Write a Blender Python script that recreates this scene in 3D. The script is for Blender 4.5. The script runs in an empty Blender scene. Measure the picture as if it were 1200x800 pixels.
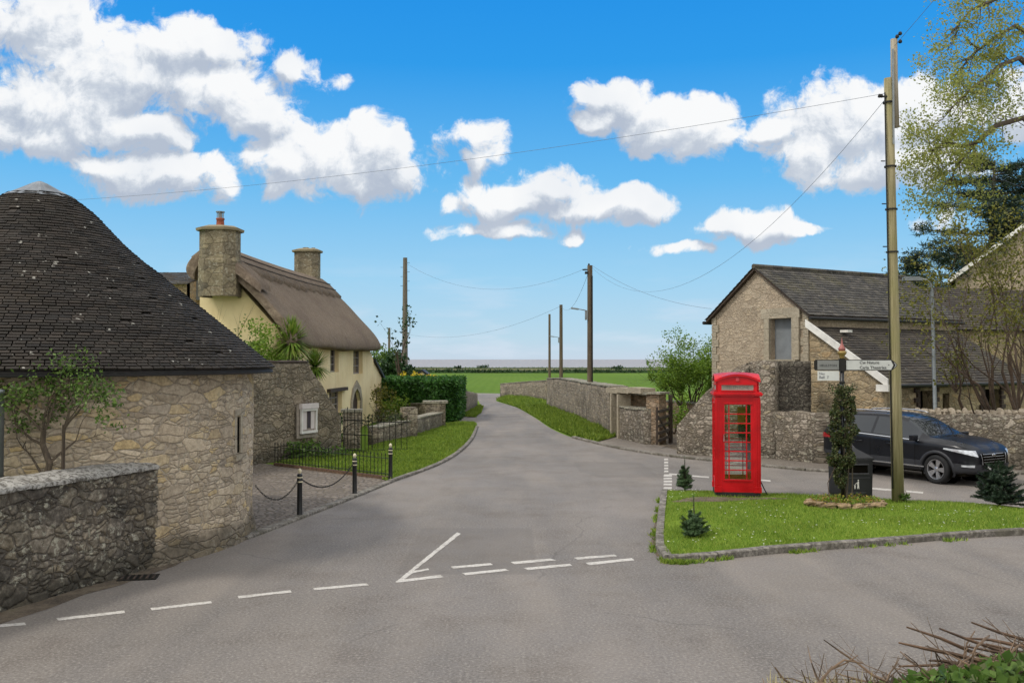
import bpy, bmesh, math, random
from mathutils import Vector, Matrix, noise
from mathutils.geometry import delaunay_2d_cdt
from mathutils.bvhtree import BVHTree
random.seed(11)
R = math.radians
sc = bpy.context.scene
COL = sc.collection
F = 1067.0
H = 2.95
PITCH = math.atan(21.0 / F)
CP, SP = math.cos(PITCH), math.sin(PITCH)

# ---------------------------------------------------------------- measuring: from the photo to metres
def ray(px, py):
    u = (px - 600) / F; v = (400 - py) / F
    return Vector((u, CP - SP * v, SP + CP * v))
def G(px, py, z=0.0):
    d = ray(px, py); t = (z - H) / d.z
    return Vector((d.x * t, d.y * t, z))
def at(px, py, Y):
    d = ray(px, py); t = Y / d.y
    return Vector((d.x * t, Y, H + d.z * t))
def XatY(px, Y): return (px - 600) / F * Y
def ZatY(py, Y): return H + ray(600, py).z / ray(600, py).y * Y

# ---------------------------------------------------------------- nodes
def lin(c):
    return c / 12.92 if c <= 0.04045 else ((c + 0.055) / 1.055) ** 2.4
def hx(s):
    s = s.lstrip('#')
    return tuple(lin(int(s[i:i + 2], 16) / 255) for i in (0, 2, 4)) + (1.0,)
class T:
    def __init__(s, tree): s.t = tree; s.L = tree.links
    def n(s, typ, ins=None, **kw):
        x = s.t.nodes.new(typ)
        for k, v in kw.items(): setattr(x, k, v)
        for k, v in (ins or {}).items(): s.put(x, k, v)
        return x
    def put(s, x, k, v):
        i = x.inputs[k]
        if isinstance(v, bpy.types.NodeSocket): s.L.new(v, i)
        elif isinstance(v, bpy.types.Node): s.L.new(v.outputs[0], i)
        else:
            try: i.default_value = v
            except Exception: i.default_value = (v, v, v)
    def m(s, op, a, b=0.0, c=0.0, clamp=False):
        x = s.n('ShaderNodeMath', {0: a, 1: b, 2: c}, operation=op); x.use_clamp = clamp; return x.outputs[0]
    def v(s, op, a, b=(0, 0, 0)):
        return s.n('ShaderNodeVectorMath', {0: a, 1: b}, operation=op).outputs[0]
    def noise(s, vec, scale, detail=4, rough=.55, dim='3D', dist=0.0):
        x = s.n('ShaderNodeTexNoise', noise_dimensions=dim)
        s.put(x, 'Scale', scale); s.put(x, 'Detail', detail); s.put(x, 'Roughness', rough); s.put(x, 'Distortion', dist)
        if vec is not None: s.put(x, 'Vector', vec)
        return x.outputs['Fac']
    def noisec(s, vec, scale, detail=2, dim='3D'):
        x = s.n('ShaderNodeTexNoise', noise_dimensions=dim)
        s.put(x, 'Scale', scale); s.put(x, 'Detail', detail)
        if vec is not None: s.put(x, 'Vector', vec)
        return x.outputs['Color']
    def ss(s, x, a, b, lo=0.0, hi=1.0):
        y = s.n('ShaderNodeMapRange', interpolation_type='SMOOTHSTEP')
        s.put(y, 'Value', x); y.inputs['From Min'].default_value = a; y.inputs['From Max'].default_value = b
        y.inputs['To Min'].default_value = lo; y.inputs['To Max'].default_value = hi
        return y.outputs[0]
    def ramp(s, fac, stops, mode='LINEAR'):
        x = s.n('ShaderNodeValToRGB'); r = x.color_ramp; r.interpolation = mode
        while len(r.elements) < len(stops): r.elements.new(0.5)
        for e, (p, c) in zip(r.elements, stops): e.position = p; e.color = hx(c) if isinstance(c, str) else c
        s.put(x, 0, fac); return x.outputs[0]
    def mix(s, f, a, b, mode='MIX'):
        x = s.n('ShaderNodeMix', data_type='RGBA', blend_type=mode)
        for k, v in ((0, f), (6, a), (7, b)):
            if isinstance(v, str): v = hx(v)
            s.put(x, k, v)
        return x.outputs[2]
def newmat(name):
    m = bpy.data.materials.new(name); m.use_nodes = True
    t = m.node_tree; t.nodes.clear(); q = T(t)
    out = q.n('ShaderNodeOutputMaterial'); b = q.n('ShaderNodeBsdfPrincipled'); q.L.new(b.outputs[0], out.inputs[0])
    return m, q, b, out
def bump(q, b, height, strength=.6, dist=.02):
    x = q.n('ShaderNodeBump', {'Strength': strength, 'Distance': dist, 'Height': height}); q.L.new(x.outputs[0], b.inputs['Normal']); return x
def uvn(q): return q.n('ShaderNodeUVMap').outputs[0]
def obn(q): return q.n('ShaderNodeTexCoord').outputs['Object']
def gen(q): return q.n('ShaderNodeNewGeometry').outputs['Position']

def plain(name, col, rough=.6, metal=0, var=.12, sc_=6, bmp=.15, spec=.5, coat=0):
    m, q, b, o = newmat(name)
    n = q.noise(gen(q), sc_, 5, .6)
    c = hx(col) if isinstance(col, str) else col
    dk = tuple(x * (1 - var * 2) for x in c[:3]) + (1,); lt = tuple(min(1, x * (1 + var * 2)) for x in c[:3]) + (1,)
    q.put(b, 'Base Color', q.ramp(n, [(.3, dk), (.7, lt)]))
    q.put(b, 'Roughness', q.ss(n, .2, .8, max(0, rough - .08), min(1, rough + .08)))
    b.inputs['Metallic'].default_value = metal; b.inputs['Specular IOR Level'].default_value = spec
    if coat: b.inputs['Coat Weight'].default_value = coat; b.inputs['Coat Roughness'].default_value = .04
    if bmp: bump(q, b, q.noise(gen(q), sc_ * 9, 4), bmp, .01)
    return m

def stone(name, cols, mortar, sx=.3, sy=.15, joint=.06, depth=.03, dirt=.5, dirtcol='3a352e', lichen=0.0, disp=False, seed=0.0, warp=.35, low_dark=0.0, soften=.3, mottle=.3, rnds=.85, gain=1.0, dull=0.0):
    def tune(h):
        r = [int(h[i:i + 2], 16) / 255 for i in (0, 2, 4)]; g_ = sum(r) / 3
        return tuple(lin(min(1, (x * (1 - dull) + g_ * dull) * gain)) for x in r) + (1.0,)
    cols = [tune(c) for c in cols]; mortar = tune(mortar)
    m, q, b, o = newmat(name)
    uv = q.n('ShaderNodeVectorMath', {0: uvn(q), 1: (seed * 3.7, seed * 1.3, 0)}, operation='ADD').outputs[0]
    w = q.v('SUBTRACT', q.noisec(uv, 1.0 / (sx * 1.3), 2, '2D'), (.5, .5, .5))
    w2 = q.v('SUBTRACT', q.noisec(uv, 1.0 / (sx * .3), 2, '2D'), (.5, .5, .5))
    p = q.v('MULTIPLY', uv, (1 / sx, 1 / sy, 0))
    p = q.v('ADD', p, q.v('MULTIPLY', w, (warp * 2, warp * 2.2, 0)))
    p = q.v('ADD', p, q.v('MULTIPLY', w2, (.16, .22, 0)))
    v1 = q.n('ShaderNodeTexVoronoi', {'Vector': p, 'Scale': 1.0, 'Randomness': rnds}, voronoi_dimensions='2D', feature='F1')
    v2 = q.n('ShaderNodeTexVoronoi', {'Vector': p, 'Scale': 1.0, 'Randomness': rnds}, voronoi_dimensions='2D', feature='DISTANCE_TO_EDGE')
    pb = q.v('MULTIPLY', q.v('ADD', p, (7.3, 3.1, 0)), (.55, .6, 0))
    b1 = q.n('ShaderNodeTexVoronoi', {'Vector': pb, 'Scale': 1.0, 'Randomness': rnds}, voronoi_dimensions='2D', feature='F1')
    b2 = q.n('ShaderNodeTexVoronoi', {'Vector': pb, 'Scale': 1.0, 'Randomness': rnds}, voronoi_dimensions='2D', feature='DISTANCE_TO_EDGE')
    sb = q.n('ShaderNodeSeparateColor', {0: b1.outputs['Color']}); bigm = q.ss(sb.outputs[2], .60, .601)
    sep = q.n('ShaderNodeSeparateColor', {0: q.mix(bigm, v1.outputs['Color'], b1.outputs['Color'])})
    cell = sep.outputs[0]; cell2 = sep.outputs[1]
    bd = q.m('MULTIPLY', b2.outputs['Distance'], 1.7); sd_ = q.m('MINIMUM', v2.outputs['Distance'], bd)
    edist = q.m('ADD', q.m('MULTIPLY', bigm, bd), q.m('MULTIPLY', q.m('SUBTRACT', 1.0, bigm), sd_))
    n = len(cols); cm = tuple(sum(c[i] for c in cols) / n for i in range(4))
    base = q.ramp(cell, [((i + .0) / max(1, n - 1) * .9 + .05, c) for i, c in enumerate(cols)])
    base = q.mix(soften, base, cm); fine = q.noise(uv, 26, 6, .65, '2D'); med = q.noise(uv, 5, 5, .6, '2D'); mot = q.noise(uv, 11, 7, .72, '2D')
    base = q.mix(q.ss(fine, .3, .75, 0, .55), base, q.mix(1.0, base, (.45, .43, .4, 1), 'MULTIPLY'))
    base = q.mix(q.m('MULTIPLY', q.ss(cell2, .55, 1), .35), base, (.9, .85, .78, 1), 'SOFT_LIGHT')
    base = q.mix(q.ss(mot, .42, .66, 0, mottle), base, q.mix(1.0, base, (.34, .32, .3, 1), 'MULTIPLY')); base = q.mix(q.ss(mot, .46, .30, 0, mottle * .6), base, 'b8ab98')
    ed = edist
    edn = q.m('ADD', ed, q.m('MULTIPLY', q.m('SUBTRACT', fine, .5), .06))
    face = q.ss(edn, joint * .35, joint * 1.6)
    mort = q.mix(fine, mortar, q.mix(1.0, mortar, (.55, .52, .5, 1), 'MULTIPLY'))
    colr = q.mix(face, mort, base)
    big = q.noise(uv, .9, 5, .62, '2D')
    colr = q.mix(q.ss(big, .42, .72, 0, dirt), colr, dirtcol)
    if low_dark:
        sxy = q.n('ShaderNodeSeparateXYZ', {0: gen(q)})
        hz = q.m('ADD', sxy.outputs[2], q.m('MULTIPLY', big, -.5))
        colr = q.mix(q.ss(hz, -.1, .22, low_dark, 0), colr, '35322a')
    if lichen:
        ln = q.noise(uv, 9, 6, .75, '2D'); l2 = q.noise(uv, 1.7, 3, .5, '2D')
        f = q.m('MULTIPLY', q.ss(ln, .54, .64), q.ss(l2, .38, .6))
        colr = q.mix(q.m('MULTIPLY', f, lichen), colr, 'a8a492')
    q.put(b, 'Base Color', colr); b.inputs['Roughness'].default_value = .9; b.inputs['Specular IOR Level'].default_value = .25
    rnd = q.ss(edn, 0, joint * 4)
    hgt = q.m('ADD', q.m('ADD', q.m('MULTIPLY', face, .45), q.m('MULTIPLY', rnd, .35)), q.m('ADD', q.m('MULTIPLY', cell2, .35), q.m('ADD', q.m('MULTIPLY', fine, .22), q.m('MULTIPLY', med, .25))))
    if disp:
        d = q.n('ShaderNodeDisplacement', {'Height': hgt, 'Midlevel': .6, 'Scale': depth})
        q.L.new(d.outputs[0], o.inputs['Displacement']); m.displacement_method = 'BOTH'
    else: bump(q, b, hgt, 1.0, depth)
    return m

def leafmat(name, cols, trans=.35, rough=.55):
    m, q, b, o = newmat(name)
    rnd = q.n('ShaderNodeNewGeometry').outputs['Random Per Island']
    c = q.ramp(rnd, [(i / max(1, len(cols) - 1), k) for i, k in enumerate(cols)])
    n = q.noise(gen(q), 1.2, 3)
    c = q.mix(q.ss(n, .35, .7, 0, .35), c, q.mix(1.0, c, (.5, .55, .45, 1), 'MULTIPLY'))
    q.put(b, 'Base Color', c); b.inputs['Roughness'].default_value = rough; b.inputs['Specular IOR Level'].default_value = .3
    tr = q.n('ShaderNodeBsdfTranslucent', {'Color': c})
    mx = q.n('ShaderNodeMixShader', {0: trans}); q.L.new(b.outputs[0], mx.inputs[1]); q.L.new(tr.outputs[0], mx.inputs[2]); q.L.new(mx.outputs[0], o.inputs[0])
    return m

def tilemat(name, cols, moss='5a5634', mossamt=.3, spot=0.0, rough=.8):
    m, q, b, o = newmat(name)
    rnd = q.n('ShaderNodeNewGeometry').outputs['Random Per Island']
    c = q.ramp(rnd, [(i / max(1, len(cols) - 1), k) for i, k in enumerate(cols)])
    p = gen(q)
    n1 = q.noise(p, .8, 5, .65); n2 = q.noise(p, 14, 5, .7); n3 = q.noise(p, 7, 3, .5)
    c = q.mix(q.ss(n2, .3, .8, 0, .5), c, q.mix(1.0, c, (.5, .5, .5, 1), 'MULTIPLY'))
    c = q.mix(q.m('MULTIPLY', q.ss(n1, .48, .7), q.ss(n2, .4, .62, 0, mossamt)), c, moss)
    if spot: c = q.mix(q.m('MULTIPLY', q.ss(n3, .69, .73), spot), c, 'b9b6ab')
    q.put(b, 'Base Color', c); b.inputs['Roughness'].default_value = rough; b.inputs['Specular IOR Level'].default_value = .3
    bump(q, b, n2, .5, .008)
    return m

# ---------------------------------------------------------------- mesh builder
class MB:
    def __init__(s): s.V = []; s.Fc = []; s.UV = []
    def face(s, idx, uv=None): s.Fc.append(tuple(idx)); s.UV.append(uv)
    def add(s, pts): k = len(s.V); s.V.extend([tuple(p) for p in pts]); return k
    def quad(s, a, b, c, d, uv=None):
        k = s.add((a, b, c, d)); s.face((k, k + 1, k + 2, k + 3), uv)
    def poly(s, pts, uv=None):
        k = s.add(pts); s.face(range(k, k + len(pts)), uv)
    def box(s, c, size, rz=0.0, M=None, bev=0.0):
        sx, sy, sz = (x / 2 for x in size)
        if M is None: M = Matrix.Translation(Vector(c)) @ Matrix.Rotation(rz, 4, 'Z')
        else: M = Matrix.Translation(Vector(c)) @ M
        P = [Vector((x, y, z)) for z in (-sz, sz) for x, y in ((-sx, -sy), (sx, -sy), (sx, sy), (-sx, sy))]
        k = s.add([M @ p for p in P])
        L = (2 * sx, 2 * sy, 2 * sz)
        for f in ((0, 3, 2, 1), (4, 5, 6, 7), (0, 1, 5, 4), (1, 2, 6, 5), (2, 3, 7, 6), (3, 0, 4, 7)):
            q = [P[i] for i in f]
            dx = max(p.x for p in q) - min(p.x for p in q); dz = max(p.z for p in q) - min(p.z for p in q)
            if dz < 1e-9: uv = [(p.x, p.y) for p in q]
            elif dx < 1e-9: uv = [(p.y, p.z) for p in q]
            else: uv = [(p.x, p.z) for p in q]
            s.face([k + i for i in f], uv)
    def tube(s, pts, rad, seg=6, cap=True):
        pts = [Vector(p) for p in pts]
        if not isinstance(rad, (list, tuple)): rad = [rad] * len(pts)
        k0 = len(s.V); up = Vector((0, 0, 1)); prev = None
        for i, p in enumerate(pts):
            d = (pts[min(i + 1, len(pts) - 1)] - pts[max(i - 1, 0)])
            d = d.normalized() if d.length > 1e-9 else up
            if prev is None: a = d.orthogonal().normalized()
            else:
                a = prev - d * prev.dot(d); a = a.normalized() if a.length > 1e-6 else d.orthogonal().normalized()
            prev = a; b = d.cross(a)
            for j in range(seg):
                t = 2 * math.pi * j / seg
                s.V.append(tuple(p + (a * math.cos(t) + b * math.sin(t)) * rad[i]))
        for i in range(len(pts) - 1):
            for j in range(seg):
                j2 = (j + 1) % seg
                s.face((k0 + i * seg + j, k0 + i * seg + j2, k0 + (i + 1) * seg + j2, k0 + (i + 1) * seg + j),
                       [(j / seg, i), ((j + 1) / seg, i), ((j + 1) / seg, i + 1), (j / seg, i + 1)])
        if cap:
            s.face([k0 + j for j in reversed(range(seg))]); n = k0 + (len(pts) - 1) * seg
            s.face([n + j for j in range(seg)])
    def lathe(s, prof, seg=24, c=(0, 0, 0), a0=0.0, cap=True):
        k0 = len(s.V); c = Vector(c)
        for r, z in prof:
            for j in range(seg):
                t = a0 + 2 * math.pi * j / seg; s.V.append((c.x + r * math.cos(t), c.y + r * math.sin(t), c.z + z))
        for i in range(len(prof) - 1):
            for j in range(seg):
                j2 = (j + 1) % seg; r0 = prof[i][0]
                s.face((k0 + i * seg + j, k0 + i * seg + j2, k0 + (i + 1) * seg + j2, k0 + (i + 1) * seg + j),
                       [(r0 * 6.28 * j / seg, prof[i][1]), (r0 * 6.28 * (j + 1) / seg, prof[i][1]), (r0 * 6.28 * (j + 1) / seg, prof[i + 1][1]), (r0 * 6.28 * j / seg, prof[i + 1][1])])
        if cap and prof[0][0] > 1e-6: s.face([k0 + j for j in reversed(range(seg))])
        n = k0 + (len(prof) - 1) * seg
        if cap and prof[-1][0] > 1e-6: s.face([n + j for j in range(seg)])
    def ball(s, c, r, su=10, sv=7, jit=0.0, sd=0):
        prof = []; k0 = len(s.V); c = Vector(c); r = Vector(r) if not isinstance(r, (int, float)) else Vector((r, r, r))
        for i in range(sv + 1):
            ph = -math.pi / 2 + math.pi * i / sv
            for j in range(su):
                t = 2 * math.pi * j / su
                d = Vector((math.cos(ph) * math.cos(t), math.cos(ph) * math.sin(t), math.sin(ph)))
                f = 1 + (jit * noise.noise(d * 1.7 + Vector((sd, sd * 2, 0))) if jit else 0)
                s.V.append(tuple(c + Vector((d.x * r.x, d.y * r.y, d.z * r.z)) * f))
        for i in range(sv):
            for j in range(su):
                j2 = (j + 1) % su
                s.face((k0 + i * su + j, k0 + i * su + j2, k0 + (i + 1) * su + j2, k0 + (i + 1) * su + j))
    def build(s, name, m, parent=None, smooth=False, weld=False):
        me = bpy.data.meshes.new(name); me.from_pydata(s.V, [], s.Fc); me.update()
        if any(u is not None for u in s.UV):
            l = me.uv_layers.new(name='UVMap'); d = []
            for f, u in zip(s.Fc, s.UV):
                if u is None: d.extend([0.0, 0.0] * len(f))
                else:
                    for a in u: d.extend((a[0], a[1]))
            l.data.foreach_set('uv', d)
        if m: me.materials.append(m)
        if weld:
            bm = bmesh.new(); bm.from_mesh(me); bmesh.ops.remove_doubles(bm, verts=bm.verts, dist=1e-5); bmesh.ops.recalc_face_normals(bm, faces=bm.faces); bm.to_mesh(me); bm.free()
        if smooth: me.polygons.foreach_set('use_smooth', [True] * len(me.polygons))
        o = bpy.data.objects.new(name, me); COL.objects.link(o)
        if parent is not None:
            o.parent = parent; o.matrix_parent_inverse = Matrix.Translation(-parent.location) if parent.type == 'EMPTY' and parent.rotation_euler.z == 0 else parent.matrix_basis.inverted()
            if parent.parent is not None:
                o.matrix_parent_inverse = Matrix.Identity(4)
            if parent.type != 'EMPTY': o.matrix_parent_inverse = Matrix.Identity(4)
        return o
def tag(o, label=None, cat=None, group=None, kind=None):
    if label: o['label'] = label
    if cat: o['category'] = cat
    if group: o['group'] = group
    if kind: o['kind'] = kind
    return o
# parts are built in world metres when the thing's empty is at rest; LOC parts (local=True things) keep local coordinates
def thing(name, label, cat, loc=(0, 0, 0), rz=0.0, group=None):
    o = bpy.data.objects.new(name, None); COL.objects.link(o); o.location = loc; o.rotation_euler = (0, 0, rz); o.empty_display_size = .3
    return tag(o, label, cat, group)
def lb(mb, name, m, parent, smooth=False, weld=False):   # a part modelled in the thing's own local metres
    o = mb.build(name, m, None, smooth, weld); o.parent = parent; return o
def copy_tree(o, parent=None):
    c = o.copy(); COL.objects.link(c); c.parent = parent
    for ch in list(o.children): copy_tree(ch, c)
    return c

def wall(mb, pts, tops, thick, base=-.15, res=.3, rough=.03, vres=None, capup=0.0, seed=0):
    """solid wall along a path; tops: height per path point; UV in metres"""
    pts = [Vector((p[0], p[1], 0)) for p in pts]
    S = [0]
    for a, b in zip(pts, pts[1:]): S.append(S[-1] + (b - a).length)
    n = max(1, round(S[-1] / res)); rows = []
    st = sorted(set([round(S[-1] * i / n, 4) for i in range(n + 1)] + [round(x, 4) for x in S]))
    hmax = max(tops) - base; nv = max(2, round(hmax / (vres or res)))
    tn = max(2, round(thick / (vres or .2)))
    for s_ in st:
        k = 0
        while k < len(S) - 2 and s_ > S[k + 1] + 1e-6: k += 1
        t = (s_ - S[k]) / max(1e-6, S[k + 1] - S[k]); t = min(1, max(0, t))
        p = pts[k].lerp(pts[k + 1], t); d = (pts[k + 1] - pts[k]).normalized()
        nn = Vector((d.y, -d.x, 0))
        if 0 < k and t < 1e-4: nn = (nn + Vector(((pts[k] - pts[k - 1]).normalized().y, -(pts[k] - pts[k - 1]).normalized().x, 0))).normalized()
        zt = tops[k] + (tops[k + 1] - tops[k]) * t + rough * noise.noise(Vector((s_ * 2.1, seed, 3))) * 1.6
        row = []; acc = 0
        for i in range(nv + 1):
            z = base + (zt - base) * i / nv
            o = rough * .8 * noise.noise(Vector((s_ * 1.3, z * 1.3, seed + 7)))
            row.append((p + nn * (thick / 2 + o) + Vector((0, 0, z)), (s_, z)))
        for i in range(1, tn):
            f = i / tn; row.append((p + nn * thick * (.5 - f) + Vector((0, 0, zt + capup * math.sin(math.pi * f) + rough * .6 * noise.noise(Vector((s_ * 3, f * 3, seed))))), (s_, zt + thick * f)))
        for i in range(nv, -1, -1):
            z = base + (zt - base) * i / nv
            row.append((p - nn * thick / 2 + Vector((0, 0, z)), (s_ + 3.3, 2 * zt + thick - z)))
        rows.append(row)
    m = len(rows[0]); k0 = len(mb.V)
    for r in rows: mb.V.extend([tuple(a[0]) for a in r])
    for i in range(len(rows) - 1):
        for j in range(m - 1):
            mb.face((k0 + i * m + j, k0 + (i + 1) * m + j, k0 + (i + 1) * m + j + 1, k0 + i * m + j + 1), [rows[i][j][1], rows[i + 1][j][1], rows[i + 1][j + 1][1], rows[i][j + 1][1]])
    for r, kk in ((rows[0], k0), (rows[-1], k0 + (len(rows) - 1) * m)):
        for j in range(nv):
            a, b_, c, d = j, j + 1, m - 2 - j, m - 1 - j
            mb.face((kk + a, kk + b_, kk + c, kk + d), [(0, r[a][0].z), (0, r[b_][0].z), (thick, r[c][0].z), (thick, r[d][0].z)])
        mb.face([kk + j for j in range(nv, nv + tn + 1)], [(0, 0)] * (tn + 1))

def inpoly(p, P):
    c = False; j = len(P) - 1
    for i in range(len(P)):
        if (P[i][1] > p[1]) != (P[j][1] > p[1]) and p[0] < (P[j][0] - P[i][0]) * (p[1] - P[i][1]) / (P[j][1] - P[i][1]) + P[i][0]: c = not c
        j = i
    return c
def panel(mb, p0, d, out, outline, holes, thick=.35):
    """upright wall slab: outline / holes in (s, z); p0 ground point, d direction, out = outward normal; inner face sits thick behind"""
    p0 = Vector(p0); d = Vector(d).normalized(); n = Vector(out).normalized()
    V = []; E = []
    for poly in [outline] + holes:
        k = len(V); V += [Vector(p) for p in poly]; E += [(k + i, k + (i + 1) % len(poly)) for i in range(len(poly))]
    vs, es, fs, _, _, _ = delaunay_2d_cdt(V, E, [], 0, 1e-5)
    W = lambda p, o: p0 + d * p[0] + Vector((0, 0, p[1])) - n * o
    for f in fs:
        c = sum((vs[i] for i in f), Vector((0, 0))) / len(f)
        if not inpoly(c, outline) or any(inpoly(c, h) for h in holes): continue
        q = [vs[i] for i in f]
        mb.poly([W(p, 0) for p in q], [(p[0], p[1]) for p in q]); mb.poly([W(p, thick) for p in reversed(q)], [(p[0], p[1]) for p in reversed(q)])
    for poly in [outline] + holes:
        for a, b in zip(poly, poly[1:] + poly[:1]):
            L = math.dist(a, b)
            mb.quad(W(a, 0), W(b, 0), W(b, thick), W(a, thick), [(a[0], a[1]), (a[0] + L, a[1]), (a[0] + L, a[1] + thick), (a[0], a[1] + thick)])

def slates(mb, o, u, v, ul, vl, tw, tl, th=.012, jit=1.0, clip=None):
    """courses of separate slates on the plane o + u*s + v*t (v uphill)"""
    o = Vector(o); u = Vector(u).normalized(); v = Vector(v).normalized(); n = u.cross(v).normalized()
    if n.z < 0: n = -n
    rows = int(vl / tl)
    for r in range(rows + 1):
        t0 = r * tl; s = -(r % 2) * tw / 2
        while s < ul:
            w = tw * random.uniform(.92, 1.0); a = max(0, s); b = min(ul, s + w); s += tw
            if b - a < .03: continue
            if clip and not clip((a + b) / 2, t0 + tl / 2): continue
            z0 = th * 2.4 + random.uniform(0, .5) * th * jit; z1 = th * .9
            t1 = min(vl, t0 + tl * 1.25); ta = t0 + random.uniform(-.01, .01) * jit
            P = [(a, ta, z0), (b, ta + random.uniform(-.006, .006), z0), (b, t1, z1), (a, t1, z1)]
            A = [o + u * x + v * y + n * z for x, y, z in P]; B = [q - n * th for q in A]
            k = mb.add(A + B)
            for f in ((0, 1, 2, 3), (4, 5, 1, 0), (5, 6, 2, 1), (7, 4, 0, 3)): mb.face([k + i for i in f])

def leaves(mb, pts, size, tri=False, flat=0.0, rng=random, aspect=.55):
    for p in pts:
        p = Vector(p)
        d = Vector((rng.gauss(0, 1), rng.gauss(0, 1), rng.gauss(0, 1) * (1 - flat))).normalized(); e = d.orthogonal().normalized()
        e = (Matrix.Rotation(rng.uniform(0, 6.28), 3, d) @ e)
        L = size * rng.uniform(.6, 1.3); w = L * aspect
        if tri:
            k = mb.add((p - e * w * .5, p + e * w * .5, p + d * L)); mb.face((k, k + 1, k + 2))
        else:
            k = mb.add((p, p + d * L * .5 + e * w * .5, p + d * L, p + d * L * .5 - e * w * .5)); mb.face((k, k + 1, k + 2, k + 3))

def branch(mb, p, d, L, r, depth, tips, spread=.6, up=.15, kids=(2, 3), seg=4, shrink=.72, wob=.18, sides=6, rng=random, gone=None):
    pts = [Vector(p)]; rad = [r]; d = Vector(d).normalized()
    for i in range(seg):
        d = (d + Vector((rng.gauss(0, wob), rng.gauss(0, wob), rng.gauss(0, wob) + up * .3))).normalized()
        pts.append(pts[-1] + d * L / seg); rad.append(r * (1 - .45 * (i + 1) / seg))
    mb.tube(pts, rad, max(3, sides), cap=False)
    if depth <= 0: tips.append((pts[-1], d)); tips.append((pts[len(pts) // 2], d)); return
    for k in range(rng.randint(*kids)):
        i = rng.randint(max(1, seg - 2), seg) if k else seg
        ax = d.orthogonal().normalized(); ax = Matrix.Rotation(rng.uniform(0, 6.28), 3, d) @ ax
        nd = (d + ax * rng.uniform(.5, 1.3) * spread + Vector((0, 0, up * .5))).normalized()
        branch(mb, pts[i], nd, L * shrink * rng.uniform(.75, 1.15), rad[i] * (.62 if k else .8), depth - 1, tips, spread, up, kids, seg, shrink, wob, sides - 1, rng, gone)
# ================================================================ camera, sky, sun
cam = bpy.data.cameras.new('camera'); co = bpy.data.objects.new('camera', cam); COL.objects.link(co); sc.camera = co
cam.lens = 32.0; cam.sensor_width = 36.0; cam.clip_end = 100000; cam.clip_start = .1
co.location = (0, 0, H); co.rotation_euler = (math.pi / 2 + PITCH, 0, 0)
sc.view_settings.view_transform = 'Standard'; sc.view_settings.look = 'None'; sc.view_settings.exposure = .14; sc.view_settings.gamma = 1
SUN_EL, SUN_AZ = R(50), R(-112)      # azimuth measured from +Y towards +X
sun = bpy.data.lights.new('sun', 'SUN'); sun.energy = 1.9; sun.angle = R(10); sun.color = (1, .95, .87)
so = bpy.data.objects.new('sun', sun); COL.objects.link(so)
sd = Vector((math.sin(SUN_AZ) * math.cos(SUN_EL), math.cos(SUN_AZ) * math.cos(SUN_EL), math.sin(SUN_EL)))
so.rotation_euler = (-sd).to_track_quat('-Z', 'Y').to_euler()

w = bpy.data.worlds.new('World'); sc.world = w; w.cycles.sampling_method = 'MANUAL'; w.cycles.sample_map_resolution = 256; w.use_nodes = True
t = w.node_tree; t.nodes.clear(); q = T(t)
out = q.n('ShaderNodeOutputWorld'); bg = q.n('ShaderNodeBackground'); q.L.new(bg.outputs[0], out.inputs[0]); bg.inputs[1].default_value = .1
sky = q.n('ShaderNodeTexSky', sky_type='NISHITA'); sky.sun_disc = False; sky.sun_elevation = SUN_EL; sky.sun_rotation = SUN_AZ; sky.air_density = 1.0; sky.dust_density = .35; sky.ozone_density = 2.5
gg = q.n('ShaderNodeTexCoord').outputs['Generated']
sx = q.n('ShaderNodeSeparateXYZ', {0: gg})
yy = q.m('MAXIMUM', sx.outputs[1], .05)
u = q.m('DIVIDE', sx.outputs[0], yy); v = q.m('DIVIDE', sx.outputs[2], yy)
# cloud banks: centre and half-size of each lump as directions (x/y, z/y)
BL = [(40, 25, 95, 50), (110, 80, 120, 55), (215, 55, 70, 32), (255, 115, 85, 38), (60, 120, 110, 60), (150, 150, 75, 28), (300, 132, 55, 26), (190, 205, 85, 32), (258, 206, 22, 32), (130, 195, 45, 22), (35, 160, 60, 24),
      (395, 190, 102, 44), (440, 175, 52, 38), (330, 195, 45, 30), (348, 78, 42, 24, .52), (396, 97, 30, 14, .45), (285, 70, 60, 40, .35),
      (550, 158, 46, 20, .62), (572, 182, 28, 26, .68), (575, 268, 84, 12, .85), (520, 243, 14, 12, .7), (665, 272, 26, 12, .85), (640, 222, 52, 28), (605, 236, 70, 24), (730, 240, 52, 20), (690, 246, 90, 16),
      (718, 118, 50, 26), (700, 143, 26, 16), (805, 152, 86, 34), (790, 135, 50, 22), (905, 150, 28, 18),
      (1010, 150, 108, 58), (950, 180, 55, 40), (1095, 135, 65, 45), (1060, 190, 110, 28),
      (885, 262, 68, 20), (945, 270, 28, 10), (800, 291, 58, 10, .62), (1100, 262, 40, 24, .5), (1280, 120, 110, 50), (-120, 120, 130, 80), (1420, 220, 100, 25)]
grp = bpy.data.node_groups.new('cloud_density', 'ShaderNodeTree')
grp.interface.new_socket('P', in_out='INPUT', socket_type='NodeSocketVector'); grp.interface.new_socket('D', in_out='OUTPUT', socket_type='NodeSocketFloat'); grp.interface.new_socket('A', in_out='OUTPUT', socket_type='NodeSocketFloat')
g = T(grp); gi = g.n('NodeGroupInput'); go = g.n('NodeGroupOutput')
P = gi.outputs[0]
wp = g.v('ADD', P, g.v('MULTIPLY', g.v('SUBTRACT', g.noisec(P, 14, 3, '2D'), (.5, .5, .5)), (.05, .035, 0)))
acc = None
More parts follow.
